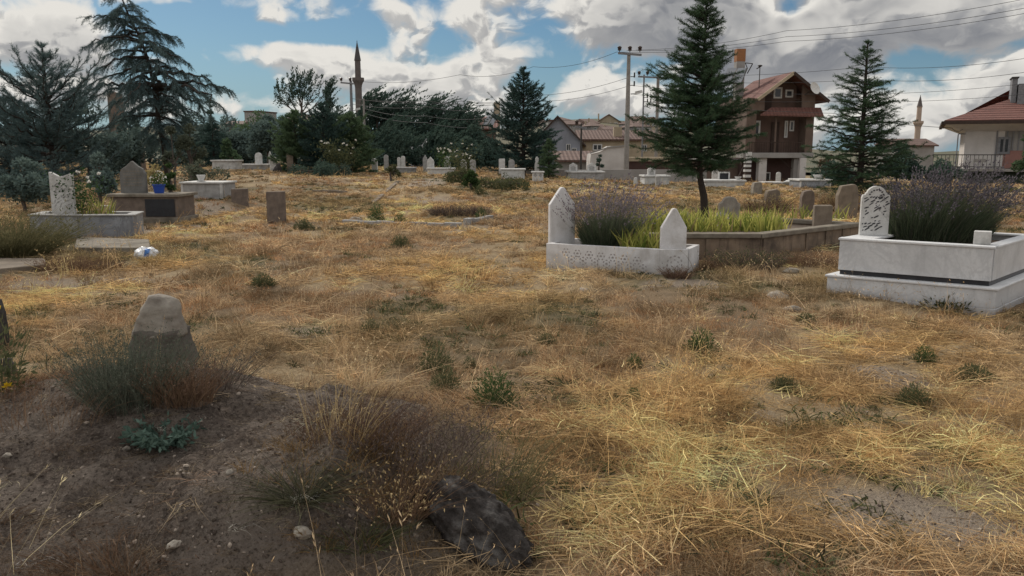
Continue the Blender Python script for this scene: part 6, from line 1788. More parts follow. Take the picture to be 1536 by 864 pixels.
def leafy(label, base, lobes, n, leaf, mat_, seed, cat='tree', name='broadleaf_tree', group=None, trunk_h=None, r0=.12, gaps=.45, gscale=1.1, shoots=0, wind=(0, 0, 0), shell=.45, flat=1.0, shoot_len=.8, bark='bark_grey', wide=.55, trunks=1):
    """bush or tree: leaf clumps through ellipsoid lobes with gaps, limbs reaching into each lobe; lobes (x,y,z,rx,ry,rz)"""
    rg = np.random.default_rng(seed)
    t = thing(name, label, cat, base, 0, group)
    lob = np.array(lobes, float); vol = lob[:, 3] * lob[:, 4] * lob[:, 5]; pr = vol ** .72; pr /= pr.sum()
    Cs, Rn = [], []; have = 0
    while have < n:
        m = n * 2; k = rg.choice(len(lob), m, p=pr); d = rdir(m, -.85, 1, rg); r = (shell + (1 - shell) * rg.random(m)) ** .6
        r = r * (1 + .22 * (fbm(d[:, 0] * 2.5 + k * 3.1, d[:, 1] * 2.5 + d[:, 2] * 2.2, 3, seed) - .5) * 2)
        C = lob[k, :3] + d * r[:, None] * lob[k, 3:]
        g = .5 * fbm(C[:, 0] * gscale + C[:, 1] * .7 * gscale, C[:, 2] * gscale - C[:, 1] * .4 * gscale, 3, seed + 9) + .5 * fbm(C[:, 0] * gscale * 2.3, C[:, 2] * gscale * 2.3 + C[:, 1] * gscale, 3, seed + 4)
        ok = g > gaps * rg.uniform(.82, 1.08, m)
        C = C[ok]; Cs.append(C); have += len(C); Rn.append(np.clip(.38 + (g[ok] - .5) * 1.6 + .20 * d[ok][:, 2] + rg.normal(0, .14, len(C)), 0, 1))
    C = np.concatenate(Cs)[:n]; rr = np.concatenate(Rn)[:n]
    D = unit(rdir(n, -.7, 1, rg) + np.array(wind))
    geo = [leaves(C, D, leaf * rg.uniform(.6, 1.35, n), leaf * wide * rg.uniform(.7, 1.2, n), rr, rg)]
    if shoots:
        k = rg.choice(len(lob), shoots, p=pr); d = rdir(shoots, .1, 1, rg)
        S = lob[k, :3] + d * lob[k, 3:] * .8
        sd = unit(d * .55 + np.array([0, 0, .9]) + np.array(wind) * 1.2 + rg.normal(0, .14, (shoots, 3)))
        sl = shoot_len * rg.uniform(.4, 1.15, shoots)
        m = 26; f = rg.random((shoots, m))
        bend = np.array([wind[0], wind[1], -.15])
        Cn = S[:, None] + sd[:, None] * (sl[:, None] * f)[..., None] + bend * (sl[:, None] * f * f)[..., None]
        Dn = unit(np.repeat(sd[:, None] + bend * f[..., None], 1, 1) + rg.normal(0, .38, (shoots, m, 3)))
        Cn = (Cn + rg.normal(0, .05, Cn.shape) * (1 - f * .8)[..., None]).reshape(-1, 3)
        geo.append(leaves(Cn, Dn.reshape(-1, 3), leaf * rg.uniform(.7, 1.3, len(Cn)), leaf * wide * .8, np.clip(rg.normal(.45, .2, len(Cn)), 0, 1), rg))
    V, Q, r_ = cat_geo(geo)
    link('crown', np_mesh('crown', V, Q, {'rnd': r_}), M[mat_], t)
    mb = MB(); th = trunk_h if trunk_h is not None else max(.3, lob[:, 2].min() * .8)
    for q in range(trunks):
        ox = rg.normal(0, .12 * (trunks > 1)); oy = rg.normal(0, .1 * (trunks > 1))
        mb.tube([(ox, oy, -.4), (ox + rg.normal(0, .05), oy, th * .5), (ox * 1.6 + rg.normal(0, .08), oy, th)], [r0 * 1.15, r0, r0 * .75], 8)
        for i, l in enumerate(lob):
            if trunks > 1 and i % trunks != q: continue
            mid = (l[0] * .45 + ox, l[1] * .45, th + (l[2] - th) * .45)
            tipp = (l[0], l[1], l[2] + l[5] * .45)
            mb.tube([(ox * 1.6, oy, th * .92), mid, tipp], [r0 * .62, r0 * .4, r0 * .12], 6)
            for j in range(3):
                dd = rdir(1, -.1, 1, rg)[0]
                mb.tube([mid, (mid[0] * .4 + (l[0] + dd[0] * l[3]) * .6, mid[1] * .4 + (l[1] + dd[1] * l[4]) * .6, mid[2] * .4 + (l[2] + dd[2] * l[5]) * .6), (l[0] + dd[0] * l[3] * .9, l[1] + dd[1] * l[4] * .9, l[2] + dd[2] * l[5] * .9)], [r0 * .3, r0 * .2, r0 * .05], 5)
    mb.build('trunk', M[bark], t)
    return t

# --- tall young cedar in front of the brown house
def lerp_prof(tab):
    us = [a for a, b in tab]; rs = [b for a, b in tab]
    return lambda u: float(np.interp(u, us, rs))
Yc = 18.0; s = Yc / F
b = at(1057, 334, Yc); Hc = at(1048, -14, Yc).z - b.z
P = lambda px, py: ((px - 1057) * s, 0, at(1057, py, Yc).z - b.z)
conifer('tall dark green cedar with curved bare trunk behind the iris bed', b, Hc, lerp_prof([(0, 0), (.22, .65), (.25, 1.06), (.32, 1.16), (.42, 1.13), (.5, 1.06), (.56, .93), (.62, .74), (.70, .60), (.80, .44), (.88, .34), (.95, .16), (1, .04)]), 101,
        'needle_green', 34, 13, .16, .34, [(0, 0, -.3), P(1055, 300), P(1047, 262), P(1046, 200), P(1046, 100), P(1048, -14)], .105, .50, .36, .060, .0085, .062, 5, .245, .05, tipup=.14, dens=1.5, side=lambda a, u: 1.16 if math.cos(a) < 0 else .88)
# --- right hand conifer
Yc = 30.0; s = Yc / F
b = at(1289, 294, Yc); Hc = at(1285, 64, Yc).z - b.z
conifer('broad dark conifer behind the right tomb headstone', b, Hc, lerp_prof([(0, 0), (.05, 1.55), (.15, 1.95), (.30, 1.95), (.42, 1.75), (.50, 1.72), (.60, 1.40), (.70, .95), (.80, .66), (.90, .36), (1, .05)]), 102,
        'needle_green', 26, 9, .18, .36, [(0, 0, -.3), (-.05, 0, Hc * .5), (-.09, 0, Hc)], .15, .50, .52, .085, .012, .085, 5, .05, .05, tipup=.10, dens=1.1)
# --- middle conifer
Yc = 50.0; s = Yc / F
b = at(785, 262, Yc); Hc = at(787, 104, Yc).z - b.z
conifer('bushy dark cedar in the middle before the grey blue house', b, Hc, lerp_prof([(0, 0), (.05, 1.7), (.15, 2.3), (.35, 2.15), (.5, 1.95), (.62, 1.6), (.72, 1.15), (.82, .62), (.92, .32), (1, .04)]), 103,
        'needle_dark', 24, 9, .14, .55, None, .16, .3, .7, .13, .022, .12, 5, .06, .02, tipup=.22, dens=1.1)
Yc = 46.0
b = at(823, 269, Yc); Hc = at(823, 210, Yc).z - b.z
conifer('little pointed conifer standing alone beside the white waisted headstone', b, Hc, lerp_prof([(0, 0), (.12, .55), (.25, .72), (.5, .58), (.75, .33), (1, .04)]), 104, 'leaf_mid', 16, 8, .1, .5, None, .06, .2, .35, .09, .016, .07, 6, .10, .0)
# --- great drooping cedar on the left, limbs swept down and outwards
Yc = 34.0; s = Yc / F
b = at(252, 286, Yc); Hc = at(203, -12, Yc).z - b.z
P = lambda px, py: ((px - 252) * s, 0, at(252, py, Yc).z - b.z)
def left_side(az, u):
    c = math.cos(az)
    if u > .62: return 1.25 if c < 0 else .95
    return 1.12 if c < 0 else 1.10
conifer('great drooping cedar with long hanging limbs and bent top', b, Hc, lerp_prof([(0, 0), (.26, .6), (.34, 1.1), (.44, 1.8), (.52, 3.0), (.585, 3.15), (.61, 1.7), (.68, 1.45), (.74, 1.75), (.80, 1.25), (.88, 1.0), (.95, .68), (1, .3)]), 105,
        'needle_haze', 15, 8, .46, .30, [(0, 0, -.3), P(252, 240), P(246, 180), P(240, 110), P(228, 60), P(212, 20), P(203, -12)], .13, .30, .80, .105, .014, .068, 5, .27, .40, dens=1.15, side=left_side)
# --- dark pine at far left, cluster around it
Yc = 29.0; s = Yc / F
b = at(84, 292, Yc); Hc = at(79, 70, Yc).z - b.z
conifer('dark haze tinted pine with feathery top at the far left', b, Hc, lerp_prof([(0, .8), (.1, 1.9), (.3, 2.3), (.5, 2.2), (.62, 1.8), (.68, 1.0), (.80, .50), (.90, .26), (1, .04)]), 106,
        'needle_haze', 22, 8, .06, .75, None, .12, .55, .65, .11, .014, .075, 4, .03, .02, tipup=.25, dens=1.1)
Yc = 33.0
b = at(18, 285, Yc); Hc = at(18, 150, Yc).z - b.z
conifer('lower dark pine cut by the left edge of the photo', b, Hc, lerp_prof([(0, .8), (.2, 1.9), (.5, 1.6), (.8, .75), (1, .08)]), 107, 'needle_haze', 18, 9, .1, .6, None, .12, .35, .6, .12, .017, .1, 5, .03, .02, tipup=.2)
def blob_lobes(rg, n, w, d, h, z0, r):
    L = []
    for i in range(n):
        x = rg.uniform(-1, 1); y = rg.uniform(-1, 1); k = 1 - .55 * abs(x) ** 1.5
        z = z0 + rg.uniform(.15, 1) * h * k
        q = r * rg.uniform(.75, 1.25); L.append((x * w, y * d, z, q, q, q * .9))
    return L
def tree_at(label, px, pyt, pyb, Y, wpx, n, leaf, mat_, seed, lob=9, gaps=.46, group='trees at the back of the cemetery', cat='tree', name='broadleaf_tree', z0=.12, shoots=0, wind=(0, 0, 0), shoot_len=.8, wide=.55, dpt=.8, rk=.42, **k):
    rg = np.random.default_rng(seed + 500)
    b = at(px, pyb, Y); H = at(px, pyt, Y).z - b.z; w = wpx / 2 / F * Y
    r = min(w, H) * rk
    L = blob_lobes(rg, lob, max(.05, w - r * .75), max(.1, w * dpt - r * .5), H - r * 1.5, H * z0, r)
    L.append((rg.uniform(-.2, .2) * w, 0, H - r * .85, r * .8, r * .8, r * .85))
    return leafy(label, b, L, n, leaf, mat_, seed, cat, name, group, max(.4, H * .3), max(.05, H * .018), gaps, 1.4 / max(.6, r), shoots, wind, shoot_len=shoot_len, wide=wide, **k)
BT = 'trees at the back of the cemetery'
tree_at('dark bushy tree between the far left pine and the stone pillar', 135, 150, 285, 38, 105, 9000, .17, 'leaf_haze', 201, 10)
tree_at('dark rounded tree filling the gap under the drooping cedar', 205, 172, 275, 42, 100, 9000, .18, 'leaf_haze', 202, 10)
tree_at('wide dark tree right of the drooping cedar trunk', 305, 168, 252, 60, 110, 10000, .25, 'leaf_haze', 203, 12)
tree_at('low dark tree on the slope right of the cedar', 365, 188, 248, 62, 90, 8000, .24, 'leaf_haze', 204, 10)
tree_at('thin pale leaved tree in front of the drooping cedar', 286, 186, 262, 33, 46, 1500, .12, 'leaf_olive', 205, 7, .50, trunks=3)
tree_at('slender young tree with dark trunk beside the cedar', 262, 190, 268, 31, 30, 900, .11, 'leaf_olive', 206, 6, .5)
Yc = 52.0; b = at(322, 252, Yc)
conifer('small dark spruce in front of the left back trees', b, at(322, 178, Yc).z - b.z, lerp_prof([(0, .6), (.15, 1.25), (.5, .9), (1, .06)]), 210, 'needle_dark', 16, 8, .18, .35, None, .09, .25, .45, .15, .026, .12, 5, .08, .05)
tree_at('green bush with white blossom by the arched headstone', 345, 208, 248, 50, 34, 1800, .15, 'leaf_mid', 207, 6)
tree_at('dark green tree behind the arched white headstone', 402, 172, 246, 56, 60, 6000, .22, 'leaf_haze', 208, 9)
Yc = 48.0; b = at(445, 262, Yc)
conifer('full green pine left of the blossoming bush', b, at(446, 168, Yc).z - b.z, lerp_prof([(0, 1.0), (.2, 1.5), (.5, 1.25), (.8, .6), (1, .06)]), 211, 'leaf_mid', 18, 9, .10, .6, None, .1, .3, .55, .14, .024, .11, 6, .03, .0, tipup=.2)
Yc = 47.0; b = at(487, 263, Yc)
conifer('darker pine between two full green pines', b, at(484, 158, Yc).z - b.z, lerp_prof([(0, 1.1), (.2, 1.6), (.5, 1.3), (.8, .6), (1, .06)]), 212, 'needle_dark', 18, 9, .10, .6, None, .1, .3, .55, .14, .024, .11, 6, .03, .0, tipup=.2)
Yc = 48.5; b = at(527, 260, Yc)
conifer('full green pine below the slim pole', b, at(528, 172, Yc).z - b.z, lerp_prof([(0, 1.0), (.2, 1.6), (.5, 1.3), (.8, .6), (1, .06)]), 213, 'leaf_mid', 18, 9, .10, .6, None, .1, .3, .55, .14, .024, .11, 6, .03, .0, tipup=.2)
# windblown poplars: crowns combed to the right
for i, (px, pyt, w, sd, lb) in enumerate(((505, 170, 60, 221, 'windblown dark tree left of the minaret base'), (562, 136, 72, 222, 'windblown dark tree just right of the minaret'), (605, 138, 76, 223, 'tallest windblown dark tree with combed top'),
                              (648, 148, 74, 224, 'windblown dark tree right of the tallest one'), (684, 158, 62, 225, 'last windblown dark tree at the right of the grove'), (585, 180, 90, 226, 'lower dark tree in front of the windblown grove'), (650, 190, 80, 227, 'low dark tree behind the pale shed'))):
    tree_at(lb, px, pyt + 10, 256, 86 - 2 * (i > 4) * 6, w, 6500, .34, 'leaf_dark', sd, 9, .42, group='windblown trees of the grove', shoots=210 if i < 5 else 60, wind=(.55, 0, .1), shoot_len=2.3, wide=.42)
# sparse half bare tree against the sky
Yc = 88.0; b = at(452, 205, Yc); H = at(452, 118, Yc).z - b.z
rg0 = np.random.default_rng(3)
leafy('sparse airy tree with see through crown against the sky', b, [(-1.6, 0, H * .70, .8, .8, 1.4), (-.5, .3, H * .80, .7, .7, 1.3), (.6, 0, H * .84, .8, .8, 1.3), (1.6, .2, H * .72, .7, .7, 1.3), (0, 0, H * .62, 1.2, 1.0, 1.0), (2.9, 0, H * .6, .5, .5, 1.2), (-2.3, 0, H * .6, .5, .5, 1.0)], 1300, .30, 'leaf_dark', 231, group=BT, trunk_h=H * .4, r0=.14, gaps=.5, shoots=70, wind=(.12, 0, .5), shoot_len=1.7, wide=.4, trunks=3)
tree_at('thin upright tree beside the sparse airy one', 492, 135, 215, 86, 24, 700, .28, 'leaf_dark', 232, 6, .5, shoots=36, wind=(.3, 0, .3), shoot_len=1.6, wide=.4)
tree_at('leaning dark tree behind the red roofed house', 716, 186, 245, 70, 60, 4500, .26, 'leaf_dark', 233, 8)
tree_at('dark tree left of the middle conifer', 700, 205, 255, 60, 66, 5000, .22, 'leaf_dark', 234, 9)
tree_at('small dark tree on the hill right of the cedar', 316, 150, 185, 130, 12, 500, .4, 'leaf_dark', 235, 4)
tree_at('dark tree behind the right conifer and far house', 1345, 212, 275, 45, 70, 5000, .18, 'leaf_dark', 236, 9)
tree_at('leafy dark bushes under the balcony railing of white house', 1412, 236, 272, 44, 66, 4200, .15, 'leaf_dark', 237, 8, cat='bush', name='garden_bush')
tree_at('dark green shrubs behind the right conifer trunk', 1250, 240, 275, 40, 76, 4200, .14, 'leaf_dark', 238, 8, cat='bush', name='garden_bush')
tree_at('reddish brown leaning shrub beside the house columns', 1238, 232, 275, 48, 40, 1500, .14, 'dead_brown', 239, 7, .5, cat='bush', name='garden_bush')
tree_at('low clipped yellowish hedge below the white house', 1515, 276, 297, 34, 66, 3800, .085, 'weed_olive', 240, 10, .40, cat='hedge', name='hedge', rk=.5)
tree_at('branch of a green tree entering at the right edge', 1545, 188, 265, 38, 40, 1600, .13, 'leaf_mid', 241, 6)
tree_at('dry yellow bush on the brown marble tomb', 235, 246, 288, 20.5, 34, 900, .07, 'leaf_straw', 242, 6, .45, cat='bush', name='dry_bush')
rose_bush('flowering weed clump with tall white blossoms near far headstones', at(693, 262, 44), 1.7, .7, 251, 16, 700, 'petal_white', 'flowering shrub', 'weed_olive', .10, .075)
rose_bush('white flowering shrub in front of the full green pines', at(512, 258, 44), 1.7, .9, 252, 12, 1500, 'petal_white', 'flowering shrub', 'weed_olive', .10, .08)
rose_bush('white flowering shrub beside the turban headstone', at(668, 258, 49.5), 1.5, .6, 253, 12, 500, 'petal_white', 'flowering shrub', 'weed_green', .10, .075)
tree_at('round green bush alone in the dry grass centre left', 707, 255, 292, 30, 28, 1500, .085, 'weed_green', 254, 6, .42, cat='bush', name='green_bush')
tree_at('wide low thicket of dark weeds before the white tombs', 752, 259, 285, 34, 90, 4200, .085, 'weed_olive', 255, 10, .42, cat='bush', name='weed_thicket', rk=.5)
tree_at('smaller thicket of dark weeds left of round green bush', 690, 250, 272, 38, 56, 2500, .09, 'weed_olive', 256, 8, .42, cat='bush', name='weed_thicket', rk=.5)
tree_at('dark shrub tangle at the foot of the green pines', 480, 238, 266, 43, 120, 3800, .11, 'leaf_dark', 257, 10, .45, cat='bush', name='weed_thicket', rk=.5)
tree_at('small dark herb in the path towards the far headstones', 588, 246, 268, 38, 26, 800, .085, 'weed_olive', 258, 5, .45, cat='bush', name='green_bush')
tree_at('dark shrub behind the grey marble grave headstone', 40, 235, 310, 22, 90, 5200, .10, 'leaf_haze', 259, 10, .42, cat='bush', name='weed_thicket')
tree_at('dark shrub between the wavy and arched headstones', 150, 230, 305, 21.5, 60, 3600, .09, 'leaf_haze', 260, 9, .44, cat='bush', name='weed_thicket')
tree_at('tall dry weeds behind the white box tomb', 300, 240, 275, 25, 90, 1600, .08, 'leaf_olive', 261, 8, .5, cat='bush', name='weed_thicket')
tree_at('tall plant with green stalks beside the blue pot', 256, 246, 296, 19.5, 18, 700, .07, 'weed_green', 262, 5, .42, cat='bush', name='green_bush')
tree_at('tiny conifer seedling beside the white outbuilding', 899, 232, 256, 50, 12, 500, .10, 'leaf_dark', 263, 4, .4)
tree_at('hazy green tree on the slope under the hill houses', 352, 172, 250, 74, 80, 7000, .26, 'leaf_haze', 271, 10)
tree_at('hazy tree crown in front of the brown roofed slope house', 390, 166, 250, 72, 84, 7000, .26, 'leaf_mid', 272, 10)
tree_at('low hazy tree left of the full green pine', 425, 176, 252, 66, 60, 5500, .23, 'leaf_haze', 273, 9)
tree_at('green tree top between the sparse tree and slim pole', 470, 172, 240, 76, 70, 5500, .27, 'leaf_mid', 274, 9)
tree_at('dark low tree behind the red roof and middle conifer', 735, 208, 252, 64, 60, 4500, .22, 'leaf_dark', 275, 8)
M['weed_dark'] = foliage('dark_tussock_blades', (.028, .032, .022), (.12, .115, .07), .2)
# ------------------------------------------------------------------ foreground: heap of earth
Yr = 5.35
cx = at(243, 520, Yr).x; zb = at(243, 592, Yr).z
t = thing('rough_gravestone', 'rough upright field stone with pale broken top on the earth heap', 'gravestone', (cx, Yr, zb))
PROFILE = [(610, 245, 62), (590, 245, 58), (535, 240, 50), (497, 243, 39), (470, 246, 30), (452, 247, 22), (443, 246, 14), (441, 246, 8)]
def stone_block(name, py0, py1, mat_, seed, off=(0, 0, 0), dep=.13, swell=1.0):
    n = 44; V = []; Fc = []; rows = 26
    ys = [p[0] for p in PROFILE][::-1]; xs = [p[1] for p in PROFILE][::-1]; hs = [p[2] for p in PROFILE][::-1]
    sp = Yr / F
    for r in range(rows + 1):
        py = py0 + (py1 - py0) * r / rows
        c_ = (np.interp(py, ys, xs) - 243) * sp; h_ = np.interp(py, ys, hs) * sp * swell; z = at(243, py, Yr).z - zb
        dy_ = dep * (.45 + .55 * min(1, h_ / .2))
        if r == rows: h_ *= .55; dy_ *= .5
        for k in range(n):
            a_ = 2 * math.pi * k / n; e_ = .62
            x = c_ + h_ * math.copysign(abs(math.cos(a_)) ** e_, math.cos(a_)); y = dy_ * math.copysign(abs(math.sin(a_)) ** e_, math.sin(a_))
            p = Vector((x, y, z)); q = p * 5 + Vector((seed, 0, 0))
            d_ = .030 * noise.fractal(q, 1, 2, 5) + .016 * noise.noise(p * 16) - .018 * abs(noise.noise(p * 9 + Vector((0, seed, 0))))
            nv = Vector((math.cos(a_), math.sin(a_), 0))
            V.append(p + nv * d_ + Vector((0, 0, .014 * noise.noise(q * 1.7))) + Vector(off))
    for r in range(rows):
        for k in range(n): Fc.append((r * n + k, r * n + (k + 1) % n, (r + 1) * n + (k + 1) % n, (r + 1) * n + k))
    Fc.append(tuple(range(rows * n, rows * n + n))); Fc.append(tuple(range(n))[::-1])
    mb = MB(); mb.add(V, Fc); return mb.build(name, M[mat_], t, smooth=True)
M['stone_field'] = stone('weathered_field_stone', (.125, .108, .092), (.085, .073, .062), 6, .95, .8, (.05, .045, .038), .5, 45, bdist=.03)  # darker field stone of the body, below the paler break
stone_block('body', 625, 487, 'stone_field', 3, dep=.145, swell=1.0)
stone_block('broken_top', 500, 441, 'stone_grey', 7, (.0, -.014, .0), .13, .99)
def bush_lines(name, label, cat, loc, rad, h, n, seed, mat_, lw=(.0025, .005), lean=.8, bend=(.2, 0, -.3), ell=1.0, leafn=0, leafm=None, leaf=(.02, .008), jitter=.25, up=1.0):
    t = thing(name, label, cat, loc)
    V, Q, rr, P, D, B, L = blade_mesh('stems', n, rad, (h * .5, h * 1.05), lw, lean, bend, up, seed, 4, -.02, ell, jitter)
    link('stems', np_mesh('stems', V, Q, {'rnd': rr}), M[mat_], t)
    if leafn:
        rg = np.random.default_rng(seed + 1); k = rg.integers(0, n, leafn); s = rg.uniform(.3, 1, (leafn, 1))
        C = P[k] + D[k] * L[k][:, None] * s + B[k] * L[k][:, None] * s * s
        V, Q, r = leaves(C, unit(D[k] + rg.normal(0, .8, (leafn, 3))), leaf[0] * rg.uniform(.6, 1.3, leafn), leaf[1], rng=rg)
        link('leaves', np_mesh('leaves', V, Q, {'rnd': r}), M[leafm or mat_], t)
    return t
def onG(px, py): g = G(px, py); return (g.x, g.y, g.z)
bush_lines('sage_bush', 'soft grey green bush at the foot of the rough upright stone', 'bush', onG(196, 606), .19, .37, 900, 71, 'sage', (.0015, .003), .28, (.05, 0, -.1), .8, 6500, 'sage', (.016, .004), jitter=.22)
bush_lines('rusty_grass_clump', 'rusty brown dry clump in front of the rough upright stone', 'dry plant', onG(272, 600), .14, .22, 700, 72, 'rust_grass', (.0018, .0035), .3, (.1, 0, -.15), .7, 900, 'dead_brown', (.014, .005))
bush_lines('dry_plant', 'faded grey weeds right behind the rough upright stone', 'dry plant', onG(318, 575), .18, .24, 300, 73, 'dead_purple', (.0018, .003), .8, (.15, 0, -.2), .6, 600, 'sage', (.015, .004))
bush_lines('dry_bush', 'purple brown dried bush on the right shoulder of the heap', 'dry plant', onG(622, 682), .26, .27, 420, 74, 'dead_purple', (.0016, .003), .35, (.12, 0, -.15), .8, 2200, 'dead_purple', (.016, .005), jitter=.3)
bush_lines('dry_bush', 'brown dried weed clump on top of the heap near the edge', 'dry plant', onG(545, 655), .24, .22, 520, 75, 'dead_brown', (.0016, .003), .5, (.1, 0, -.2), .8, 1300, 'dead_brown', (.012, .005))
bush_lines('dry_bush', 'grey purple dead stems spreading over the dark rock', 'dry plant', onG(672, 728), .18, .20, 260, 76, 'dead_purple', (.0016, .003), .8, (.35, -.1, -.35), .9, 500, 'dead_purple', (.014, .004))
bush_lines('rusty_grass_clump', 'orange brown grass clump left of the dark rock', 'dry plant', onG(590, 772), .12, .30, 380, 77, 'rust_grass', (.0018, .0032), .6, (.12, 0, -.25), .8, 500, 'straw', (.016, .006))
bush_lines('grass_tussock', 'dark spiky grass tussock on the slope of the heap', 'grass tussock', onG(452, 742), .07, .22, 420, 78, 'weed_dark', (.002, .0036), 1.2, (.0, 0, -.35), 1, 0, jitter=.4, up=.8)
bush_lines('grass_tussock', 'dark green low tuft at the bottom centre of the heap', 'grass tussock', onG(545, 812), .09, .16, 260, 79, 'weed_olive', (.0022, .004), 1.2, (.1, 0, -.3), 1, 0)
bush_lines('dry_bush', 'dark rusty grass clump at the bottom left of the heap', 'dry plant', onG(185, 850), .24, .17, 900, 80, 'rust_grass', (.002, .0038), .9, (.12, 0, -.3), .6, 500, 'dead_brown', (.012, .005))
bush_lines('dry_bush', 'thin tall pale grass standing behind the dark tussock', 'dry plant', onG(500, 655), .16, .48, 60, 81, 'straw', (.0016, .0026), .35, (.22, 0, -.15), .7, 160, 'straw', (.02, .004))
bush_lines('green_grass_clump', 'half green barley like stalks right of the dark rock', 'grass clump', onG(742, 735), .22, .42, 260, 82, 'olive_bush', (.002, .0042), .5, (.35, 0, -.2), .8, 900, 'olive_bush', (.02, .005))
bush_lines('dry_bush', 'pale yellow stalks leaning over at the heap left edge', 'dry plant', onG(60, 632), .3, .26, 170, 83, 'rust_grass', (.0016, .0028), .5, (.4, 0, -.35), .6, 0)
# thistle rosette
rg = np.random.default_rng(91); n = 74; a = rg.uniform(0, 6.283, n); r = np.sqrt(rg.random(n))
P = np.stack([np.cos(a) * r * .05, np.sin(a) * r * .04, rg.uniform(0, .03, n)], 1); D = unit(np.stack([np.cos(a), np.sin(a), rg.uniform(.15, .9, n)], 1))
V, Q, rr, tt = ribbons(P, D, np.stack([0 * a, 0 * a, -.35 + 0 * a], 1), rg.uniform(.05, .115, n), rg.uniform(.018, .03, n), 5, rng=rg, tipw=.15, basew=.4)
k = rg.integers(0, n, 500); s = rg.uniform(.2, 1, (500, 1)); C = P[k] + D[k] * .12 * s
g2 = leaves(C, unit(D[k] + rg.normal(0, .9, (500, 3))), .034, .014, rng=rg)
V, Q, rr = cat_geo([(V, Q, rr), g2])
tag(link('thistle', np_mesh('thistle', V, Q, {'rnd': rr}), M['thistle'], None, onG(246, 668)), 'pale blue green thistle rosette lying on the dark earth heap', 'thistle')
# green weed tufts in the field
for i, (px, py, w, h, m_, lb) in enumerate((
    (740, 612, .20, .24, 'weed_green', 'bright green leafy weed in the straw right of centre'), (655, 560, .19, .21, 'weed_olive', 'dull green weed patch left of the bright green one'), (668, 588, .15, .17, 'weed_olive', 'smaller dull green weed just below the weed patch'),
    (1053, 530, .19, .18, 'weed_green', 'green weed below the white carved grave in open field'), (1386, 545, .12, .13, 'weed_green', 'green weed by the bare dusty patch on the right'), (1460, 574, .20, .11, 'weed_olive', 'grey green weed right of the dusty patch'),
    (951, 553, .09, .10, 'weed_green', 'small green weed left of the open field weed'), (950, 602, .07, .07, 'weed_green', 'tiny bright green sprout in straw below the centre'), (1208, 486, .16, .09, 'weed_olive', 'low dark weed before the tiered tomb corner'),
    (1175, 585, .13, .09, 'weed_olive', 'faint green weed left of the dusty patch'), (555, 500, .13, .12, 'weed_olive', 'grey green weed left of centre beyond the heap'), (820, 518, .12, .10, 'weed_olive', 'dull weed under the carved grave corner'),
    (705, 556, .08, .10, 'weed_olive', 'small weed right of the dull green patch'), (1370, 612, .15, .14, 'weed_olive', 'olive weed standing at the edge of dusty patch'), (565, 332, .30, .40, 'weed_green', 'dark herb growing over the long pale kerb left end'),
    (600, 336, .22, .22, 'weed_green', 'dark herb growing behind the middle of the long kerb'), (722, 330, .24, .30, 'weed_green', 'green herb at the short kerb piece'), (395, 430, .22, .14, 'weed_olive', 'green weed in dry grass beyond the heap'),
    (1420, 464, .42, .13, 'weed_olive', 'grassy tuft at the foot of the tiered tomb'), (600, 372, .25, .20, 'weed_olive', 'green patch of weed below the long kerb'), (720, 292, .3, .3, 'weed_olive', 'weed at the foot of the round green bush'), (455, 345, .3, .22, 'weed_olive', 'weed cluster right of the tall square brown stone'))):
    t = thing('weed', lb, 'weed', onG(px, py)); rg = np.random.default_rng(300 + i)
    sc_ = max(.7, w / .15); geo = [herb_parts(rg, 750, w * .62, h * 1.15, .026 * sc_, .0065 * sc_), herb_parts(rg, 260, w * .9, h * .7, .026 * sc_, .006 * sc_)]
    V, Q, rr = cat_geo(geo); link('leaves', np_mesh('leaves', V, Q, {'rnd': rr}), M[m_], t)
    V, Q, rr, *_ = blade_mesh('stems', 40, w * .4, (h * .5, h * 1.1), (.002, .004), 1.0, (.05, 0, -.1), 1, 400 + i, 3)
    link('stems', np_mesh('stems', V, Q, {'rnd': rr}), M['weed_olive'], t)
# long bent straw over the tussock
c = Vector(onG(430, 850)); pts = [at(428, 864, 2.95), at(447, 790, 3.1), at(456, 735, 3.2), at(470, 660, 3.25), at(483, 610, 3.3)]
pts = [Vector(p) for p in spline([tuple(p) for p in pts], 16)]; c = pts[0].copy()
t = thing('grass_stalk', 'long pale bent grass stalk rising over the dark tussock', 'grass stalk', c)
MB().tube([p - c for p in pts], [.0032 - .0002 * i * .8 for i in range(16)], 5).build('stem', M['straw'], t)
rg = np.random.default_rng(12); hp = np.array([tuple(pts[i] - c) for i in rg.integers(8, 16, 60)]); V, Q, rr = leaves(hp + rg.normal(0, .003, hp.shape), unit(np.array(tuple(pts[-1] - pts[-3])) * 8 + rg.normal(0, .5, hp.shape)), .022, .004, rng=rg)
link('seed_head', np_mesh('seed_head', V, Q, {'rnd': rr}), M['straw'], t)
p0 = pts[7] - c
sb = MB()
for dx, dz in ((-.06, -.09), (.05, -.10), (.09, -.03)): sb.tube([pts[6] - c, pts[6] - c + Vector((dx * .6, -.02, dz * .4)), pts[6] - c + Vector((dx, -.03, dz))], [.002, .0015, .001], 4)
sb.build('dry_blade', M['straw'], t)
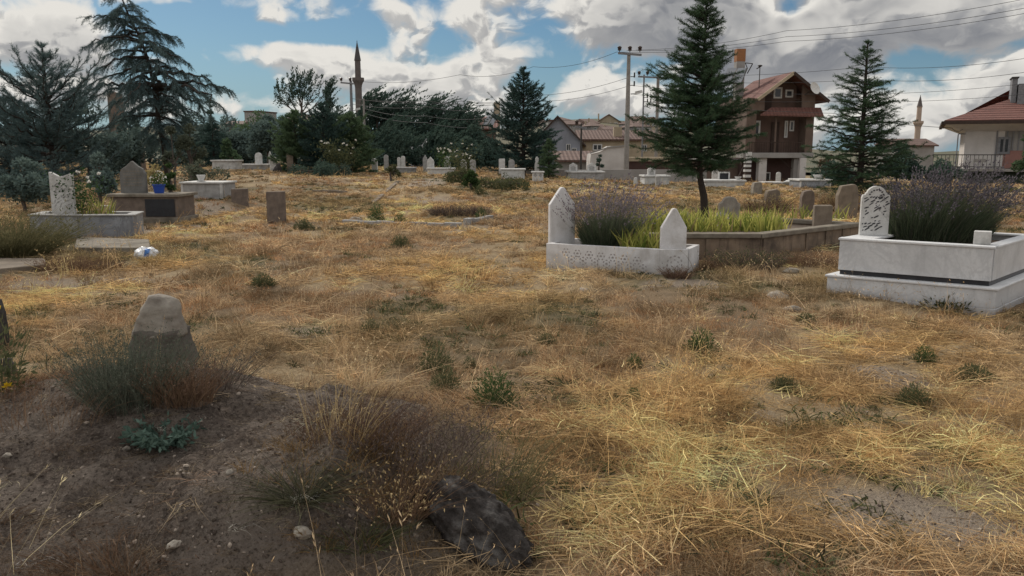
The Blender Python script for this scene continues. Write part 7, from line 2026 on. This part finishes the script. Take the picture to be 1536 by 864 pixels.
# stones on the heap
for (px, py, s_, sd, rz, lb) in ((455, 808, (.036, .026, .024), 3, .3, 'white angular stone below the dark tussock'), (265, 822, (.034, .015, .015), 5, .5, 'small oblong white stone at the bottom of the heap'), (190, 677, (.02, .014, .012), 6, .1, 'tiny pale stone on the earth left of the thistle'),
                                 (345, 712, (.018, .014, .013), 8, 1, 'tiny pale stone on the dark earth right of the thistle'), (12, 694, (.02, .012, .012), 9, 0, 'tiny pale stone at the left edge of the heap')):
    g = onG(px, py); tag(rock('pale_stone', M['stone_pale' if s_[0] > .025 else 'stone_grey'], s_, sd, None, (g[0], g[1], g[2] + s_[2] * .35), rz, 3, .85), lb, 'stone')
zk = at(704, 822, 2.98)
o = rock('dark_boulder', M['boulder_crust'], (.31, .15, .165), 77, None, (zk.x, 2.98, hz(zk.x, 2.98) + .0), 0, 6, .34)
for v in o.data.vertices:      # crusty ridges along the back of the stone
    p = v.co; v.co += p.normalized() * (.020 * abs(noise.noise(Vector((p.x * 12, p.y * 30, p.z * 30)))) + .012 * noise.noise(p * 40))
o.rotation_euler = (R(8), R(24), R(-30))
tag(o, 'dark lichen crusted boulder at the foot of the earth heap', 'boulder')
# left edge: dark stone with leafy plant and yellow flower, big dry bush beyond
g = onG(-4, 520); tag(rock('dark_stone', M['stone_dark'], (.13, .15, .34), 81, None, (g[0] - .04, g[1], g[2] + .15), .3, 4, .25), 'dark upright stone cut by the left edge of the photo', 'stone')
g = onG(12, 563); tag(rock('dark_stone', M['stone_dark'], (.085, .09, .10), 82, None, (g[0], g[1], g[2] + .05), .8, 4, .25), 'small round dark stone at left edge below the upright one', 'stone')
t = thing('leafy_plant', 'green leafy plant with yellow flower before the dark edge stones', 'plant', onG(2, 590)); rg = np.random.default_rng(55)
V, Q, rr = herb_parts(rg, 330, .15, .44, .04, .016); link('leaves', np_mesh('leaves', V, Q, {'rnd': rr}), M['weed_olive'], t)
V, Q, rr, P, D, B, L = blade_mesh('stems', 26, .08, (.3, .5), (.004, .006), .4, (.1, 0, 0), 1, 56, 4); link('stems', np_mesh('stems', V, Q, {'rnd': rr}), M['weed_olive'], t)
for c_, m_ in (((.05, -.05, .42), 14), ((-.02, -.1, .12), 8), ((.10, -.1, .06), 8)):
    V, Q, rr = leaves(np.repeat(np.array([c_]), m_, 0), rdir(m_, -.3, 1, rg), .030, .02, rng=rg); link('bloom', np_mesh('bloom', V, Q, {'rnd': rr}), M['petal_yellow'], t)
bush_lines('dry_bush', 'large dry olive bush at the left edge beside the grey grave', 'bush', onG(14, 386), .50, 1.0, 1500, 85, 'olive_bush', (.006, .011), .8, (.2, 0, -.35), .8, 2600, 'olive_bush', (.06, .018))
bush_lines('dry_bush', 'rusty brown dry weeds in front of the low stone step', 'dry plant', onG(118, 408), .55, .30, 900, 86, 'rust_grass', (.005, .009), .5, (.1, 0, -.2), .4, 700, 'dead_brown', (.03, .012))
bush_lines('mullein_stalk', 'tall dry seed stalk standing before the rusty weeds', 'dry plant', onG(92, 418), .02, .55, 5, 87, 'straw', (.006, .010), .15, (.02, 0, 0), 1, 120, 'straw', (.03, .02))
bush_lines('dry_bush', 'brown dry weeds against the carved foot panel', 'dry plant', onG(1015, 417), .14, .22, 380, 88, 'dead_brown', (.003, .006), .7, (.1, 0, -.2), .6, 400, 'dead_brown', (.02, .008))
bush_lines('dry_bush', 'tangled dark weeds at the corner of the concrete plot', 'dry plant', onG(1120, 402), .42, .34, 900, 89, 'dead_purple', (.003, .006), .7, (.1, 0, -.2), .5, 1600, 'weed_olive', (.03, .012))
bush_lines('dry_bush', 'rusty low weeds along the front of the concrete plot', 'dry plant', onG(1062, 404), .30, .24, 500, 90, 'rust_grass', (.003, .006), .5, (.1, 0, -.2), .5, 300, 'dead_brown', (.02, .008))
bush_lines('dry_bush', 'dry rusty weeds between concrete plot and tiered tomb', 'dry plant', onG(1205, 398), .40, .32, 600, 92, 'rust_grass', (.003, .006), .5, (.1, 0, -.2), .5, 500, 'dead_brown', (.02, .008))
bush_lines('dry_bush', 'pale dry stalks at the left foot of the tiered tomb', 'dry plant', onG(1222, 428), .22, .30, 260, 93, 'straw', (.0025, .005), .5, (.15, 0, -.2), .6, 200, 'straw', (.02, .006))
bush_lines('dry_bush', 'bare dark twigs standing against the lower marble tier', 'dry plant', onG(1420, 458), .10, .26, 46, 94, 'dead_purple', (.003, .006), .9, (.05, 0, -.1), 1, 30, 'dead_purple', (.02, .006))
bush_lines('dry_bush', 'tall rusty weeds on the bank near the right conifer', 'dry plant', onG(1262, 318), .50, .85, 700, 95, 'rust_grass', (.006, .011), .5, (.1, 0, -.2), .5, 900, 'leaf_straw', (.05, .02))
bush_lines('dry_bush', 'purple brown withered patch in the middle of the field', 'dry plant', onG(690, 322), .75, .34, 1100, 96, 'dead_purple', (.007, .012), .5, (.1, 0, -.2), .4, 500, 'dead_brown', (.04, .015))
bush_lines('dry_bush', 'tall dry weeds behind the dark old arched stone', 'dry plant', onG(1150, 318), .55, .65, 500, 97, 'dead_brown', (.006, .010), .5, (.1, 0, -.2), .5, 500, 'leaf_straw', (.05, .02))
build_ground()
build_grass()
